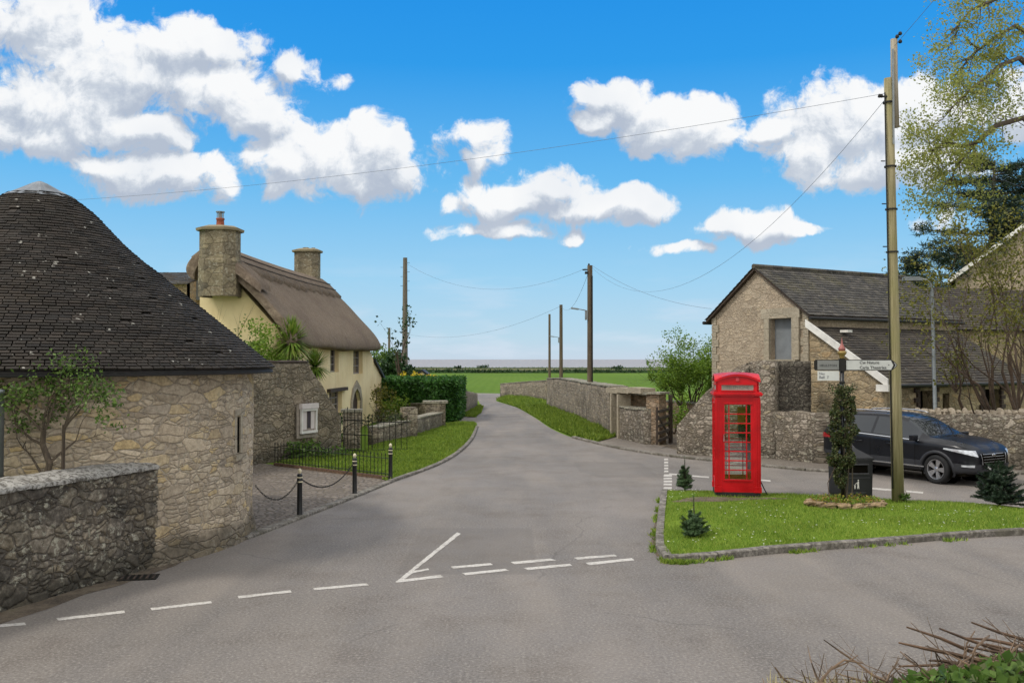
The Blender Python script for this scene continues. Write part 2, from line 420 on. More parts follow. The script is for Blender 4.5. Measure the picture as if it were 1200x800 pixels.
for (px, py, a, b_, *wt) in BL:
    r_ = ray(px, py); c = (r_.x / r_.y, r_.z / r_.y, 0)
    d = g.v('MULTIPLY', g.v('SUBTRACT', wp, c), (F / a / 1.22, F / b_ / 1.22, 0))
    L = g.n('ShaderNodeVectorMath', {0: d, 1: d}, operation='DOT_PRODUCT').outputs['Value']
    e = g.m('SUBTRACT', wt[0] if wt else 1.0, L)
    acc = e if acc is None else g.m('SMOOTH_MAX', acc, e, .35)
nz = g.noise(wp, 17, 10, .66, '2D'); bl = g.n('ShaderNodeTexVoronoi', {'Vector': wp, 'Scale': 30.0}, voronoi_dimensions='2D', feature='F1')
pf = g.m('SUBTRACT', .5, bl.outputs['Distance'])
den = g.m('ADD', acc, g.m('ADD', g.m('MULTIPLY', g.m('SUBTRACT', nz, .5), 2.5), g.m('ADD', g.m('MULTIPLY', pf, .5), g.m('MULTIPLY', g.m('SUBTRACT', g.noise(P, 55, 5, .6, '2D'), .5), .55))))
g.L.new(den, go.inputs[0]); g.L.new(acc, go.inputs[1])
uv = q.n('ShaderNodeCombineXYZ', {0: u, 1: v}).outputs[0]
g1 = q.n('ShaderNodeGroup'); g1.node_tree = grp; q.put(g1, 0, uv)
g2 = q.n('ShaderNodeGroup'); g2.node_tree = grp; q.put(g2, 0, q.v('ADD', uv, (.008, .018, 0)))
D1, D2 = g1.outputs[0], g2.outputs[0]
alpha = q.m('POWER', q.ss(D1, -.02, .62), 1.2)
lit = q.m('ADD', q.m('MULTIPLY', q.m('SUBTRACT', g1.outputs[1], g2.outputs[1]), .9), q.m('MULTIPLY', q.m('SUBTRACT', D1, D2), .62))
lit = q.ss(lit, -.55, .5)
soft = q.noise(uv, 7, 4, .5, '2D')
lit = q.m('MULTIPLY', q.m('ADD', lit, q.m('MULTIPLY', q.m('SUBTRACT', soft, .5), .9)), 1, clamp=True)
ccol = q.ramp(lit, [(0, (.42, .48, .58, 1)), (.42, (.57, .62, .69, 1)), (.75, (.76, .79, .83, 1)), (1, (.86, .87, .88, 1))])

front = q.ss(sx.outputs[1], .06, .2)
alpha = q.m('MULTIPLY', alpha, front)
# clear sky: Nishita, a little more saturated high up
blue = q.n('ShaderNodeHueSaturation', {'Saturation': 1.32, 'Color': sky.outputs[0]}).outputs[0]
el = sx.outputs[2]
hz = q.ramp(q.m('MULTIPLY', el, 2.2, clamp=True), [(0, (.60, .71, .84, 1)), (.05, (.52, .72, .87, 1)), (.2, (.36, .67, .92, 1)), (.42, (.15, .52, .92, 1)), (.68, (.03, .35, .87, 1)), (1, (.006, .26, .82, 1))])
hzs = q.v('MULTIPLY', hz, (8.6, 8.8, 8.9))
clear = q.mix(.93, blue, hzs)
hzn = q.noise(q.v('MULTIPLY', uv, (3, 16, 0)), 2.2, 4, .55, '2D')
clear = q.mix(q.m('MULTIPLY', q.ss(hzn, .45, .75, 0, .45), q.ss(el, .14, .0)), clear, (6.6, 7.2, 8.2, 1))
c1 = q.mix(alpha, clear, q.v('MULTIPLY', ccol, (10, 10, 10)))
# unseen bright cloud sheet added overhead and behind, for diffuse light and soft shadows
hn = q.noise(gg, 2.3, 5, .55)
hi = q.m('MAXIMUM', q.ss(el, .44, .62), q.ss(sx.outputs[1], .22, -.05))
c2 = q.mix(hi, c1, q.mix(hn, (9.2, 9.5, 10.0, 1), (14.0, 13.8, 13.4, 1)))
q.put(bg, 0, c2)

# ================================================================ materials
M = {}
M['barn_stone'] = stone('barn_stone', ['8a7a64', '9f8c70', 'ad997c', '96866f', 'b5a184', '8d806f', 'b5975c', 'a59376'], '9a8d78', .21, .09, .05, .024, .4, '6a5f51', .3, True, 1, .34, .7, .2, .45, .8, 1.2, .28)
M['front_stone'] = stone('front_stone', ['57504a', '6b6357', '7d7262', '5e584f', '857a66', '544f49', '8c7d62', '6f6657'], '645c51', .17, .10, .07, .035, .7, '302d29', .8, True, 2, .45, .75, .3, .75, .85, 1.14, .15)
M['boundary_stone'] = stone('boundary_stone', ['6a5f4e', '7f735e', '908169', '756a58', '9c8d72', '6b6355'], '7c705c', .26, .15, .06, .04, .5, '4a4338', .4, False, 3, .45, .5, .45, .6, .85, 1.12, .15)
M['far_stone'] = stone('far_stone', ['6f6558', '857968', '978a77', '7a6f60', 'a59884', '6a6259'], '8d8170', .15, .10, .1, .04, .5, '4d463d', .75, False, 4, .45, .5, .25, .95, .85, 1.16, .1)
M['brick_stone'] = stone('brick_stone', ['8a6f56', '9a7d60', 'a98b6c', '8c7965', '9c8872', '7f6b57'], '8f8069', .2, .09, .08, .03, .4, '57493c', .4, False, 5, .3, .4, .3, .5, .85, 1.08, .1)
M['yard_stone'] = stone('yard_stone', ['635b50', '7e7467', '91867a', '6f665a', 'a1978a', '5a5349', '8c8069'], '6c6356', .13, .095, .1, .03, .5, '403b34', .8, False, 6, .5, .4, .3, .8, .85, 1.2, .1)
M['shaded_yard_stone'] = stone('shaded_yard_stone', ['4f4a42', '5f584e', '6c6458', '57514a', '787064'], '534d45', .13, .095, .1, .03, .6, '35312b', .45, False, 13, .5, .4, .5, .6, .85, 1.05, .1)  # yard stone again, with the stair block's shade put into its colours
M['gable_stone'] = stone('gable_stone', ['93836e', 'a39279', '8a7b68', 'ab9b84', '988975', '847562'], '9d8d77', .22, .12, .06, .015, .3, '6d604f', .35, False, 7, .4, 0, .5, .5, .85, 1.18, .14)
M['stable_stone'] = stone('stable_stone', ['8d7c60', 'a08e6e', '7a6b54', 'b09d7c', 'a3865c', '6e614d'], '9a8a6d', .22, .11, .07, .025, .35, '564a3a', .3, False, 8, .35, 0, .3, .45, .85, 1.15, .15)
M['dressed'] = stone('dressed', ['8d8270', '9a8f7b', 'a39985'], '958a76', .55, .3, .02, .01, .35, '6b6151', .3, False, 9, .05, 0, .3, .3, .85, 1.12, .1)
M['chimney_stone'] = stone('chimney_stone', ['6d6452', '82765f', '8f8468', '5f584b'], '756b57', .3, .2, .03, .02, .6, '4c473c', .7, False, 10, .35, 0, .3, .5, .85, 1.08, .05)
M['garden_stone'] = stone('garden_stone', ['776d5d', '8b8070', '9d9280', '696152', 'aba08c'], '82776a', .18, .11, .08, .03, .45, '4d4539', .6, False, 11, .45, .4, .3, .75, .85, 1.1, .05)
M['drystone'] = M['yard_stone']

# mortar cap with pale lichen
m, q, b, o = newmat('pale_coping'); n = q.noise(gen(q), 16, 7, .75); n2 = q.noise(gen(q), 2.2, 4)
c = q.mix(q.ss(n, .40, .56), '57524a', 'a5a199'); c = q.mix(q.ss(n2, .5, .75, 0, .5), c, '6c675d'); q.put(b, 'Base Color', c); b.inputs['Roughness'].default_value = .95; bump(q, b, n, .9, .02); M['coping'] = m
m, q, b, o = newmat('lichen_cap'); n = q.noise(gen(q), 9, 6, .7); c = q.mix(q.ss(n, .42, .6), '6f6a5e', '9b9684'); q.put(b, 'Base Color', c); b.inputs['Roughness'].default_value = .95; bump(q, b, n, .6, .02); M['cap'] = m
m, q, b, o = newmat('grimy_kerb'); n = q.noise(gen(q), 12, 7, .75); n2 = q.noise(gen(q), 2.5, 5, .6); c = q.mix(q.ss(n, .4, .62), '55504a', '8a847a'); c = q.mix(q.ss(n2, .42, .65, 0, .7), c, '4a4638'); q.put(b, 'Base Color', c); b.inputs['Roughness'].default_value = .95; bump(q, b, n, .8, .015); M['kerb'] = m

# asphalt
def asphalt(name, base=('625d58', '726c67'), side=False):
    m, q, b, o = newmat(name); p = gen(q)
    big = q.noise(p, .16, 5, .6); mid = q.noise(p, .9, 5, .6); agg = q.noise(p, 30, 5, .8); ag2 = q.noise(p, 160, 2, .7)
    stretch = q.noise(q.v('MULTIPLY', p, (.9, .16, 1)), 1.2, 5, .55)
    c = q.mix(q.ss(big, .34, .66), base[0], base[1])
    c = q.mix(q.ss(stretch, .38, .68, 0, .45), c, '7e766d')
    c = q.mix(q.ss(mid, .5, .75, 0, .45), c, '574f49')
    c = q.mix(q.ss(agg, .5, .66, 0, .6), c, 'a29b92'); c = q.mix(q.ss(agg, .49, .32, 0, .7), c, '443f3b')
    st = q.noise(p, 2.4, 6, .7); c = q.mix(q.ss(st, .55, .72, 0, .35), c, '4f4740'); wr = q.noise(q.v('MULTIPLY', p, (.22, .05, 0)), 2.5, 3, .5); c = q.mix(q.ss(wr, .48, .62, 0, .3), c, '8b8278')
    # repaired seams and hairline cracks
    w = q.v('ADD', p, q.v('MULTIPLY', q.noisec(p, .7, 3), (1.1, 1.1, 0)))
    cr = q.n('ShaderNodeTexVoronoi', {'Vector': w, 'Scale': .16}, voronoi_dimensions='2D', feature='DISTANCE_TO_EDGE').outputs['Distance']
    brk = q.ss(q.noise(p, .5, 2), .44, .56)
    c = q.mix(q.m('MULTIPLY', q.ss(cr, .0045, .0015), q.m('MULTIPLY', brk, .28)), c, '3f3b38')
    # utility patch repairs
    cell = q.n('ShaderNodeTexVoronoi', {'Vector': q.v('MULTIPLY', p, (.30, .17, 0)), 'Scale': 1.0, 'Randomness': .9}, voronoi_dimensions='2D', feature='F1', distance='CHEBYCHEV')
    pt = q.m('MULTIPLY', q.ss(q.n('ShaderNodeSeparateColor', {0: cell.outputs['Color']}).outputs[0], .80, .81), q.ss(cell.outputs['Distance'], .30, .28))
    c = q.mix(q.m('MULTIPLY', pt, .4), c, '5c5752')
    # loose grit and leaf litter
    gr = q.noise(p, 34, 2, .5); g3 = q.noise(p, .35, 4, .6)
    c = q.mix(q.m('MULTIPLY', q.ss(gr, .70, .74), q.ss(g3, .45, .65, .15, .8)), c, '8b7d66')
    q.put(b, 'Base Color', c); q.put(b, 'Roughness', q.ss(mid, .3, .7, .72, .9)); b.inputs['Specular IOR Level'].default_value = .35
    bump(q, b, q.m('ADD', agg, q.m('MULTIPLY', ag2, .5)), .55, .006); return m
M['asphalt'] = asphalt('asphalt'); M['pavement'] = asphalt('pavement_tarmac', ('5f574e', '6d655b'))
# road paint, worn
m, q, b, o = newmat('road_paint'); p = gen(q); n = q.noise(p, 22, 6, .75); n2 = q.noise(p, 90, 3)
c = q.mix(q.ss(n, .5, .64, 0, .85), 'bdb8b0', '7d766e'); c = q.mix(q.ss(n2, .45, .7, 0, .5), c, '8f8981'); c = q.mix(q.ss(q.noise(p, 3, 4, .7), .5, .62, 0, .45), c, '7a736b'); q.put(b, 'Base Color', c); b.inputs['Roughness'].default_value = .75; bump(q, b, n2, .3, .004); M['paint'] = m
m, q, b, o = newmat('roadside_dirt'); p = gen(q); n = q.noise(p, 3, 6, .7); n2 = q.noise(p, 30, 4, .7)
c = q.ramp(n, [(.3, '3f362b'), (.5, '5b4f40'), (.62, '6d6150'), (.75, '4d5229')]); c = q.mix(q.ss(n2, .5, .7, 0, .5), c, '857a68'); q.put(b, 'Base Color', c); b.inputs['Roughness'].default_value = 1; bump(q, b, q.m('ADD', n, n2), .9, .03); M['dirt'] = m
# cobbles
m, q, b, o = newmat('cobbles'); p = gen(q)
vv = q.v('ADD', q.v('MULTIPLY', p, (7, 9, 0)), q.v('MULTIPLY', q.noisec(p, 3, 2), (.8, .8, 0)))
v1 = q.n('ShaderNodeTexVoronoi', {'Vector': vv, 'Scale': 1.0}, voronoi_dimensions='2D', feature='F1'); v2 = q.n('ShaderNodeTexVoronoi', {'Vector': vv, 'Scale': 1.0}, voronoi_dimensions='2D', feature='DISTANCE_TO_EDGE')
cc = q.ramp(q.n('ShaderNodeSeparateColor', {0: v1.outputs['Color']}).outputs[0], [(0, '635a51'), (.4, '74695e'), (.7, '857a6e'), (1, '6b6157')])
f = q.ss(v2.outputs['Distance'], .02, .14); n = q.noise(p, 1.1, 5)
cc = q.mix(f, '51493c', cc); cc = q.mix(q.ss(n, .5, .75, 0, .5), cc, '645a48'); q.put(b, 'Base Color', cc); b.inputs['Roughness'].default_value = .85; bump(q, b, q.ss(v2.outputs['Distance'], 0, .3), 1, .035); M['cobbles'] = m
# soils & grass grounds
def turf(name, cols, fine=18, dirt='5b5034', amt=.25):
    m, q, b, o = newmat(name); p = gen(q); a = q.noise(p, .35, 5, .6); f = q.noise(p, fine, 6, .7)
    c = q.ramp(a, [(.3, cols[0]), (.5, cols[1]), (.7, cols[2])]); c = q.mix(q.ss(f, .3, .7, 0, .55), c, q.mix(1.0, c, (.5, .55, .4, 1), 'MULTIPLY')); c = q.mix(q.ss(q.noise(p, 1.6, 4), .62, .8, 0, amt), c, dirt)
    q.put(b, 'Base Color', c); b.inputs['Roughness'].default_value = 1; b.inputs['Specular IOR Level'].default_value = .1; bump(q, b, f, .8, .03); return m
M['turf'] = turf('turf', ['526a1e', '667d28', '7a8e32']); M['verge_turf'] = turf('verge_turf', ['4e651c', '617a24', '728630'])
m, q, b, o = newmat('crop_field'); p = gen(q); a = q.noise(q.v('MULTIPLY', p, (1, .25, 1)), .05, 5, .6); f = q.noise(q.v('MULTIPLY', p, (1, .3, 1)), 1.4, 5, .7)
rows = q.n('ShaderNodeTexWave', {'Vector': q.v('MULTIPLY', p, (.32, .05, 0)), 'Scale': 1.0, 'Distortion': 1.5, 'Detail': 2.0}).outputs['Fac']
c = q.ramp(a, [(.3, '4b6423'), (.5, '577028'), (.7, '627a30')]); c = q.mix(q.ss(f, .35, .7, 0, .4), c, '455a26'); c = q.mix(q.m('MULTIPLY', rows, .16), c, '677d3a'); q.put(b, 'Base Color', c); b.inputs['Roughness'].default_value = 1; b.inputs['Specular IOR Level'].default_value = .05; M['field'] = m
m, q, b, o = newmat('rough_meadow'); p = gen(q); a = q.noise(q.v('MULTIPLY', p, (1, .6, 1)), .045, 6, .7)
c = q.ramp(a, [(.3, '474e33'), (.45, '585a3d'), (.6, '686646'), (.75, '4d5538')]); q.put(b, 'Base Color', c); b.inputs['Roughness'].default_value = 1; b.inputs['Specular IOR Level'].default_value = .05; M['meadow'] = m
m, q, b, o = newmat('silty_sea'); p = gen(q); a = q.noise(q.v('MULTIPLY', p, (.15, 1, 1)), .004, 5, .6)
sy = q.n('ShaderNodeSeparateXYZ', {0: p}).outputs[1]
c = q.mix(q.ss(a, .3, .7), '88888c', '939294'); q.put(b, 'Base Color', c); b.inputs['Roughness'].default_value = .75; b.inputs['Specular IOR Level'].default_value = .12
bump(q, b, q.noise(p, .3, 3), .3, .3); M['sea'] = m

M['cone_tile'] = tilemat('stone_tiles', ['1f1c19', '29251f', '332d27', '25211d', '3b342d'], '443b2d', .4, .8)
M['slate'] = tilemat('weathered_slate', ['34322f', '45423d', '514d47', '3b3835', '5c574f'], '6b6436', .45, .25)
M['brown_slate'] = tilemat('brown_slate', ['322d28', '3e3831', '484138', '38332d', '554d42'], '5f5a34', .5, .45)
M['deck'] = plain('roof_underlay', '2b2825', .9)
M['lead'] = plain('lead_sheet', '6f7479', .7, .0, .2, 4)
M['cream'] = None
m, q, b, o = newmat('cream_render'); p = gen(q); a = q.noise(p, .7, 5, .6); f = q.noise(p, 11, 5, .6)
st = q.noise(q.v('MULTIPLY', p, (2.4, 2.4, .35)), 1.4, 5, .6)
c = q.mix(q.ss(a, .35, .7), 'e9d6a8', 'dbc493'); c = q.mix(q.ss(st, .52, .74, 0, .18), c, 'a08c65'); q.put(b, 'Base Color', c); b.inputs['Roughness'].default_value = .92; bump(q, b, q.m('ADD', a, q.m('MULTIPLY', f, .4)), .6, .04); M['cream'] = m
m, q, b, o = newmat('thatch'); p = obn(q)
s1 = q.noise(q.v('MULTIPLY', p, (2.5, 34, 3.5)), 1.6, 6, .7); a = q.noise(p, .6, 5, .65); s2 = q.noise(q.v('MULTIPLY', p, (1, 1.2, 1)), 9, 5, .7)
c = q.ramp(s1, [(.25, '50453a'), (.5, '7f7060'), (.75, 'a39480')]); c = q.mix(q.ss(a, .4, .7, 0, .5), c, '67594f'); c = q.mix(q.ss(s2, .5, .75, 0, .45), c, '988c7e'); q.put(b, 'Base Color', c); b.inputs['Roughness'].default_value = 1; b.inputs['Specular IOR Level'].default_value = .1
bump(q, b, q.m('ADD', q.m('MULTIPLY', s1, .8), s2), 1, .05); M['thatch'] = m
M['terracotta'] = plain('terracotta', '8a4a35', .8, 0, .2, 12)
M['black_paint'] = plain('black_paint', '101112', .35, 0, .2, 12, .1, .5)
M['iron'] = plain('wrought_iron', '17150f', .6, .3, .3, 20)
M['rust'] = plain('rusty_rail', '5a4534', .9, 0, .3, 15)
M['gold'] = plain('cream_band', 'c9bfa0', .5, 0, .1, 9)
M['bin_plastic'] = plain('bin_plastic', '17171a', .5, 0, .12, 5, .25)
M['white'] = plain('white_paint', 'cfccc4', .6, 0, .08, 3)
M['sign_white'] = plain('sign_white', 'b9bab4', .5, 0, .05, 3, .05)
M['noticewood'] = plain('weathered_board', '8b8175', .8, 0, .12, 8)
M['paper'] = plain('pinned_paper', 'c6bdb8', .8, 0, .05, 6, .05)
M['paperd'] = plain('dark_notice', '3a3338', .7, 0, .15, 9, .05)
M['grey_steel'] = plain('galvanised_steel', '7d8282', .5, .4, .1, 5)
M['wood_dark'] = plain('old_timber', '3b2f25', .85, 0, .25, 9, .5)
M['grey_door'] = plain('grey_board', '6f7375', .7, 0, .08, 3)
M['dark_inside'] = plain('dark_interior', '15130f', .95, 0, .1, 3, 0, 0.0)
M['slate_gutter'] = plain('dark_gutter', '1e1d1c', .6, 0, .1, 3)
def polemat(name, a, b2, c3):
    m, q, b, o = newmat(name); p = gen(q); g_ = q.noise(q.v('MULTIPLY', p, (22, 22, .7)), 1.5, 5, .65); big = q.noise(p, .8, 3)
    c = q.mix(q.ss(g_, .3, .7), a, b2); c = q.mix(q.ss(big, .4, .7, 0, .6), c, c3); q.put(b, 'Base Color', c); b.inputs['Roughness'].default_value = .9; bump(q, b, g_, .8, .012); return m
M['pole_green'] = polemat('green_stained_pole', '6e6544', '9c9270', '7c7a48'); M['pole_grey'] = polemat('grey_pole', '4a443b', '7b7467', '5c5648'); M['pole_pale'] = polemat('pale_timber', '837a68', '9f9684', '7a705c'); M['pole_brown'] = polemat('brown_pole', '453a2d', '6a5c49', '4c4233')
M['wire'] = plain('cable', '59616b', .6, 0, .05, 2, 0)
M['bark'] = polemat('bark', '3a3026', '5e5243', '46402c'); M['twig'] = plain('twig_bark', '4a3b2e', .9, 0, .25, 12); M['dead_twig'] = plain('dead_twig', '62503f', .9, 0, .42, 9)
M['box_red'] = plain('phone_box_red', (.46, .002, .006, 1), .38, 0, .12, 2.5, .1, .28, .0)
M['red_cap'] = M['box_red']
m, q, b, o = newmat('clear_glass'); b.inputs['Base Color'].default_value = (.85, .88, .88, 1); b.inputs['Roughness'].default_value = .06
tr = q.n('ShaderNodeBsdfTransparent'); lw = q.n('ShaderNodeFresnel', {'IOR': 1.45}); f = q.m('ADD', lw.outputs[0], .09); mx = q.n('ShaderNodeMixShader', {0: f}); gl = q.n('ShaderNodeBsdfGlossy', {'Roughness': .05}); q.L.new(tr.outputs[0], mx.inputs[1]); q.L.new(gl.outputs[0], mx.inputs[2]); q.L.new(mx.outputs[0], o.inputs[0]); M['glass'] = m
m, q, b, o = newmat('window_glass'); b.inputs['Base Color'].default_value = (.05, .055, .06, 1); b.inputs['Roughness'].default_value = .12; b.inputs['Specular IOR Level'].default_value = .8; bump(q, b, q.noise(gen(q), 3, 2), .2, .01); M['pane'] = m
m, q, b, o = newmat('car_glass'); b.inputs['Base Color'].default_value = (.018, .022, .026, 1); b.inputs['Roughness'].default_value = .04; b.inputs['Specular IOR Level'].default_value = .55; M['car_glass'] = m
m, q, b, o = newmat('car_paint'); b.inputs['Base Color'].default_value = (.004, .0045, .007, 1); b.inputs['Roughness'].default_value = .3; b.inputs['Coat Weight'].default_value = .08; b.inputs['Coat Roughness'].default_value = .08; b.inputs['Specular IOR Level'].default_value = .35
q.put(b, 'Roughness', q.ss(q.noise(gen(q), 2.5, 5), .3, .8, .25, .42)); M['car_paint'] = m
M['cladding'] = plain('grey_cladding', '25262a', .6, 0, .1, 4); M['tyre'] = plain('tyre_rubber', '161616', .85, 0, .15, 12, .3); M['alloy'] = plain('alloy', 'a9a9ab', .3, .8, .05, 5); M['chrome'] = plain('chrome', 'c5c8cc', .15, 1, .03, 5, 0)
M['headlight'] = plain('headlight_lens', 'c9cdd2', .1, .3, .15, 12, .1, .8, .6); M['tail_red'] = plain('tail_light_red', '8a0d18', .2, 0, .1, 8, 0, .6, .5); M['plate'] = plain('plate_white', 'c9c9c4', .5, 0, .03, 3, 0)
M['text'] = plain('black_lettering', '161616', .6, 0, .05, 3, 0); M['yellow'] = plain('yellow_notice', 'b98a1e', .6, 0, .1, 8, 0)

M['leaf_fresh'] = leafmat('fresh_leaves', ['7d8840', '969c50', 'a8ab60', '88903f', 'b8b26a'], .5)
M['leaf_mid'] = leafmat('green_leaves', ['3d5422', '4d682b', '5d7833', '70883f', '445a26'])
M['leaf_bright'] = leafmat('bright_leaves', ['5b7a24', '6f8c2c', '829a38', '4c6a20'], .4)
M['leaf_dark'] = leafmat('dark_leaves', ['1b3115', '26401b', '325022', '20381a'], .2)
M['hedge_leaf'] = leafmat('hedge_leaves', ['24441a', '335a22', '44702a', '2c4e1e', '548032'], .25)
M['needle'] = leafmat('conifer_needles', ['33472a', '435a36', '526b42', '384d2e'], .1)
M['needle_dark'] = leafmat('dark_conifer', ['172418', '20301f', '293c27', '30432b'], .1)
M['ivy'] = leafmat('ivy_leaves', ['283219', '3a4823', '4a562a', '646640', '2c361c', '55492f', '3e5026'], .1, .6)
M['palm'] = leafmat('palm_blades', ['4a6a22', '64842c', '7f9a3a', '8c8f48', '3e5a20'], .25)
M['olive_leaf'] = leafmat('olive_leaves', ['55581f', '6b6a28', '7d7830', '4a5020'], .3)
M['yellow_flower'] = leafmat('yellow_flowers', ['d8b716', 'e6cb2d', 'b9b022'], .3)
M['copper_leaf'] = leafmat('reddish_plants', ['a8763a', '9a8a3c', 'b4984a', '7f8a34', '8d5c33'], .3)
M['grass'] = leafmat('grass_blades', ['54701f', '698829', '7f9a36', '93a643', 'a5ab50'], .35, .6)
M['verge_grass'] = leafmat('verge_blades', ['52681c', '667f28', '7c9032', '92a03e'], .35, .6)
M['daisy'] = leafmat('daisies', ['d8d8d0', 'e6e6dc', 'e0dcc0'], .2)
M['berry'] = M['copper_leaf']
# ================================================================ ground
def sheet(name, pts, z, mat, kind='structure', label=None):
    mb = MB(); P = [Vector((p[0], p[1], z)) for p in pts]
    vs, es, fs, _, _, _ = delaunay_2d_cdt([Vector((p.x, p.y)) for p in P], [(i, (i + 1) % len(P)) for i in range(len(P))], [], 1, 1e-5)
    k = mb.add([(v_.x, v_.y, z) for v_ in vs])
    for f in fs: mb.face([k + i for i in f], [(vs[i].x, vs[i].y) for i in f])
    o = mb.build(name, mat)
    for p in o.data.polygons:
        if p.normal.z < 0: p.flip()
    tag(o, label, None, None, kind); return o
def smooth(pts, n=6):
    """Catmull-Rom through 2-D points"""
    out = []
    for i in range(len(pts) - 1):
        p0 = Vector(pts[max(0, i - 1)][:2]); p1 = Vector(pts[i][:2]); p2 = Vector(pts[i + 1][:2]); p3 = Vector(pts[min(len(pts) - 1, i + 2)][:2])
        for j in range(n):
            t = j / n; out.append(.5 * ((2 * p1) + (-p0 + p2) * t + (2 * p0 - 5 * p1 + 4 * p2 - p3) * t * t + (-p0 + 3 * p1 - 3 * p2 + p3) * t ** 3))
    out.append(Vector(pts[-1][:2])); return out
sheet('ground', [(-70, -12), (70, -12), (90, 60), (90, 76), (-90, 76), (-90, 60)], -.012, M['verge_turf'])
sheet('crop_field', [(-400, 75), (400, 75), (400, 198), (-400, 198)], -.008, M['field'])
sheet('field', [(-900, 197), (900, 197), (900, 318), (300, 322), (60, 314), (-80, 319), (-900, 316)], -.02, M['meadow'])
mb = MB()
mb.quad((-900, 313, -.1), (900, 313, -.1), (900, 330, -3.2), (-900, 330, -3.2)); tag(mb.build('cliff', M['meadow']), kind='structure')
sheet('sea', [(-60000, 318), (60000, 318), (60000, 90000), (-60000, 90000)], -3.0, M['sea'])

# road: one tarmac sheet following both kerb lines
left_edge = [G(*p) for p in [(-160, 790), (0, 716), (90, 686), (180, 656), (235, 640), (285, 628), (350, 607), (415, 582), (455, 567), (497, 551), (522, 540), (540, 528), (553, 514), (559, 500), (558, 492), (560, 484), (563, 478), (561, 470), (556, 465)]]
right_edge = [G(*p) for p in [(588, 464.5), (581, 469), (592, 473), (607, 478), (628, 490), (646, 502), (672, 513), (700, 520), (728, 526), (777, 534), (831, 540), (890, 546), (978, 554)]]
right_edge += [Vector((9.4, 24.7, 0)), Vector((11.2, 24.5, 0)), Vector((14.5, 22.6, 0)), Vector((30, 14, 0)), Vector((40, 4, 0)), Vector((40, -10, 0)), Vector((-30, -10, 0))]
road_pts = [(p.x, p.y) for p in smooth(left_edge[:1] + left_edge[1:], 4)] + [(-4.5, 76), (-12, 82), (-12, 84), (1, 78)] + [(p.x, p.y) for p in smooth(right_edge[:13], 4)] + [(p.x, p.y) for p in right_edge[13:]]
sheet('road', road_pts, 0.0, M['asphalt'])
sheet('side_track', [G(533, 488.5).xy, G(559, 489).xy, G(562, 495).xy, G(553, 494).xy, G(530, 493.5).xy, G(500, 490).xy], .004, M['pavement'])
# soil strip at the foot of the near walls, tarmac footway by the field gateway
sheet('wall_foot_soil', [p.xy for p in [G(-160, 800), G(0, 731), G(60, 712), G(100, 696), G(140, 686), G(172, 674), G(205, 663), G(228, 650), G(245, 647), G(270, 636), G(292, 631), G(300, 608), G(200, 620), G(0, 690), G(-160, 760)]], .004, M['dirt'])
sheet('footway', [p.xy for p in [G(672, 512.6), G(728, 525.6), G(777, 533.4), G(831, 539.4), G(890, 545.4), G(978, 553.4)]] + [(9.4, 25.0), (11.2, 24.8), (15, 23), (15, 25), (10.5, 26.3), (8.7, 26), (7.4, 27.6), (6, 28), (5.3, 30), (4.9, 32), (4, 35)], .008, M['pavement'])
sheet('yard_ground', [(5.1, 28.6), (6.2, 28.6), (8, 45), (4.6, 45), (4.9, 33)], .004, M['dirt'])
FC = [G(285, 632), G(350, 607.5), G(415, 582), G(457, 565), G(440, 559), G(400, 553), G(322, 544.5), G(296, 542)]
sheet('cobbled_forecourt', [p.xy for p in FC] + [(-10.5, 24.5), (-10.5, 19), (-6, 16)], .006, M['cobbles'])
# kerbs
def kerb(name, pts, w_=.13, h=.05, mat='kerb', z0=0, seg=.9):
    mb = MB(); pts = [Vector((p[0], p[1], 0)) for p in pts]
    P = smooth([p.xy for p in pts], 4); L = [0]
    for a, b_ in zip(P, P[1:]): L.append(L[-1] + (b_ - a).length)
    s_ = 0
    def pos(s0):
        for i in range(len(P) - 1):
            if L[i + 1] >= s0: return P[i].lerp(P[i + 1], (s0 - L[i]) / max(1e-6, L[i + 1] - L[i]))
        return P[-1]
    while s_ < L[-1] - .05:
        e = min(L[-1], s_ + seg); a = pos(s_ + .004); b_ = pos(e - .004); s_ = e
        d = (b_ - a); l = d.length
        if l < .03: continue
        nrm = Vector((d.y, -d.x)) / l; hh = h + random.uniform(-.006, .006); c_ = .018
        A = []
        for pt in (a, b_):
            for off, z in ((w_ / 2, z0 - .1), (w_ / 2, z0 + hh - c_), (w_ / 2 - c_, z0 + hh), (-w_ / 2, z0 + hh), (-w_ / 2, z0 - .1)):
                A.append((pt.x + nrm.x * off, pt.y + nrm.y * off, z))
        k = mb.add(A)
        for i in range(4): mb.face((k + i, k + i + 1, k + 6 + i, k + 5 + i))
        mb.face((k, k + 1, k + 2, k + 3, k + 4)); mb.face((k + 9, k + 8, k + 7, k + 6, k + 5))
    return tag(mb.build(name, M[mat]), kind='structure')
kerb('forecourt_kerb', [G(285, 632), G(350, 607.5), G(415, 582), G(457, 565)], .16, .05)
kerb('verge_kerb', [G(457, 565), G(497, 551), G(522, 540), G(540, 528), G(553, 514), G(559, 500)], .12, .06)
kerb('footway_kerb', [G(672, 513), G(700, 520), G(728, 526), G(777, 534), G(831, 540), G(890, 546), G(978, 554), (9.4, 24.7), (11.2, 24.5), (14.5, 22.6), (24, 17.5)], .14, .07)
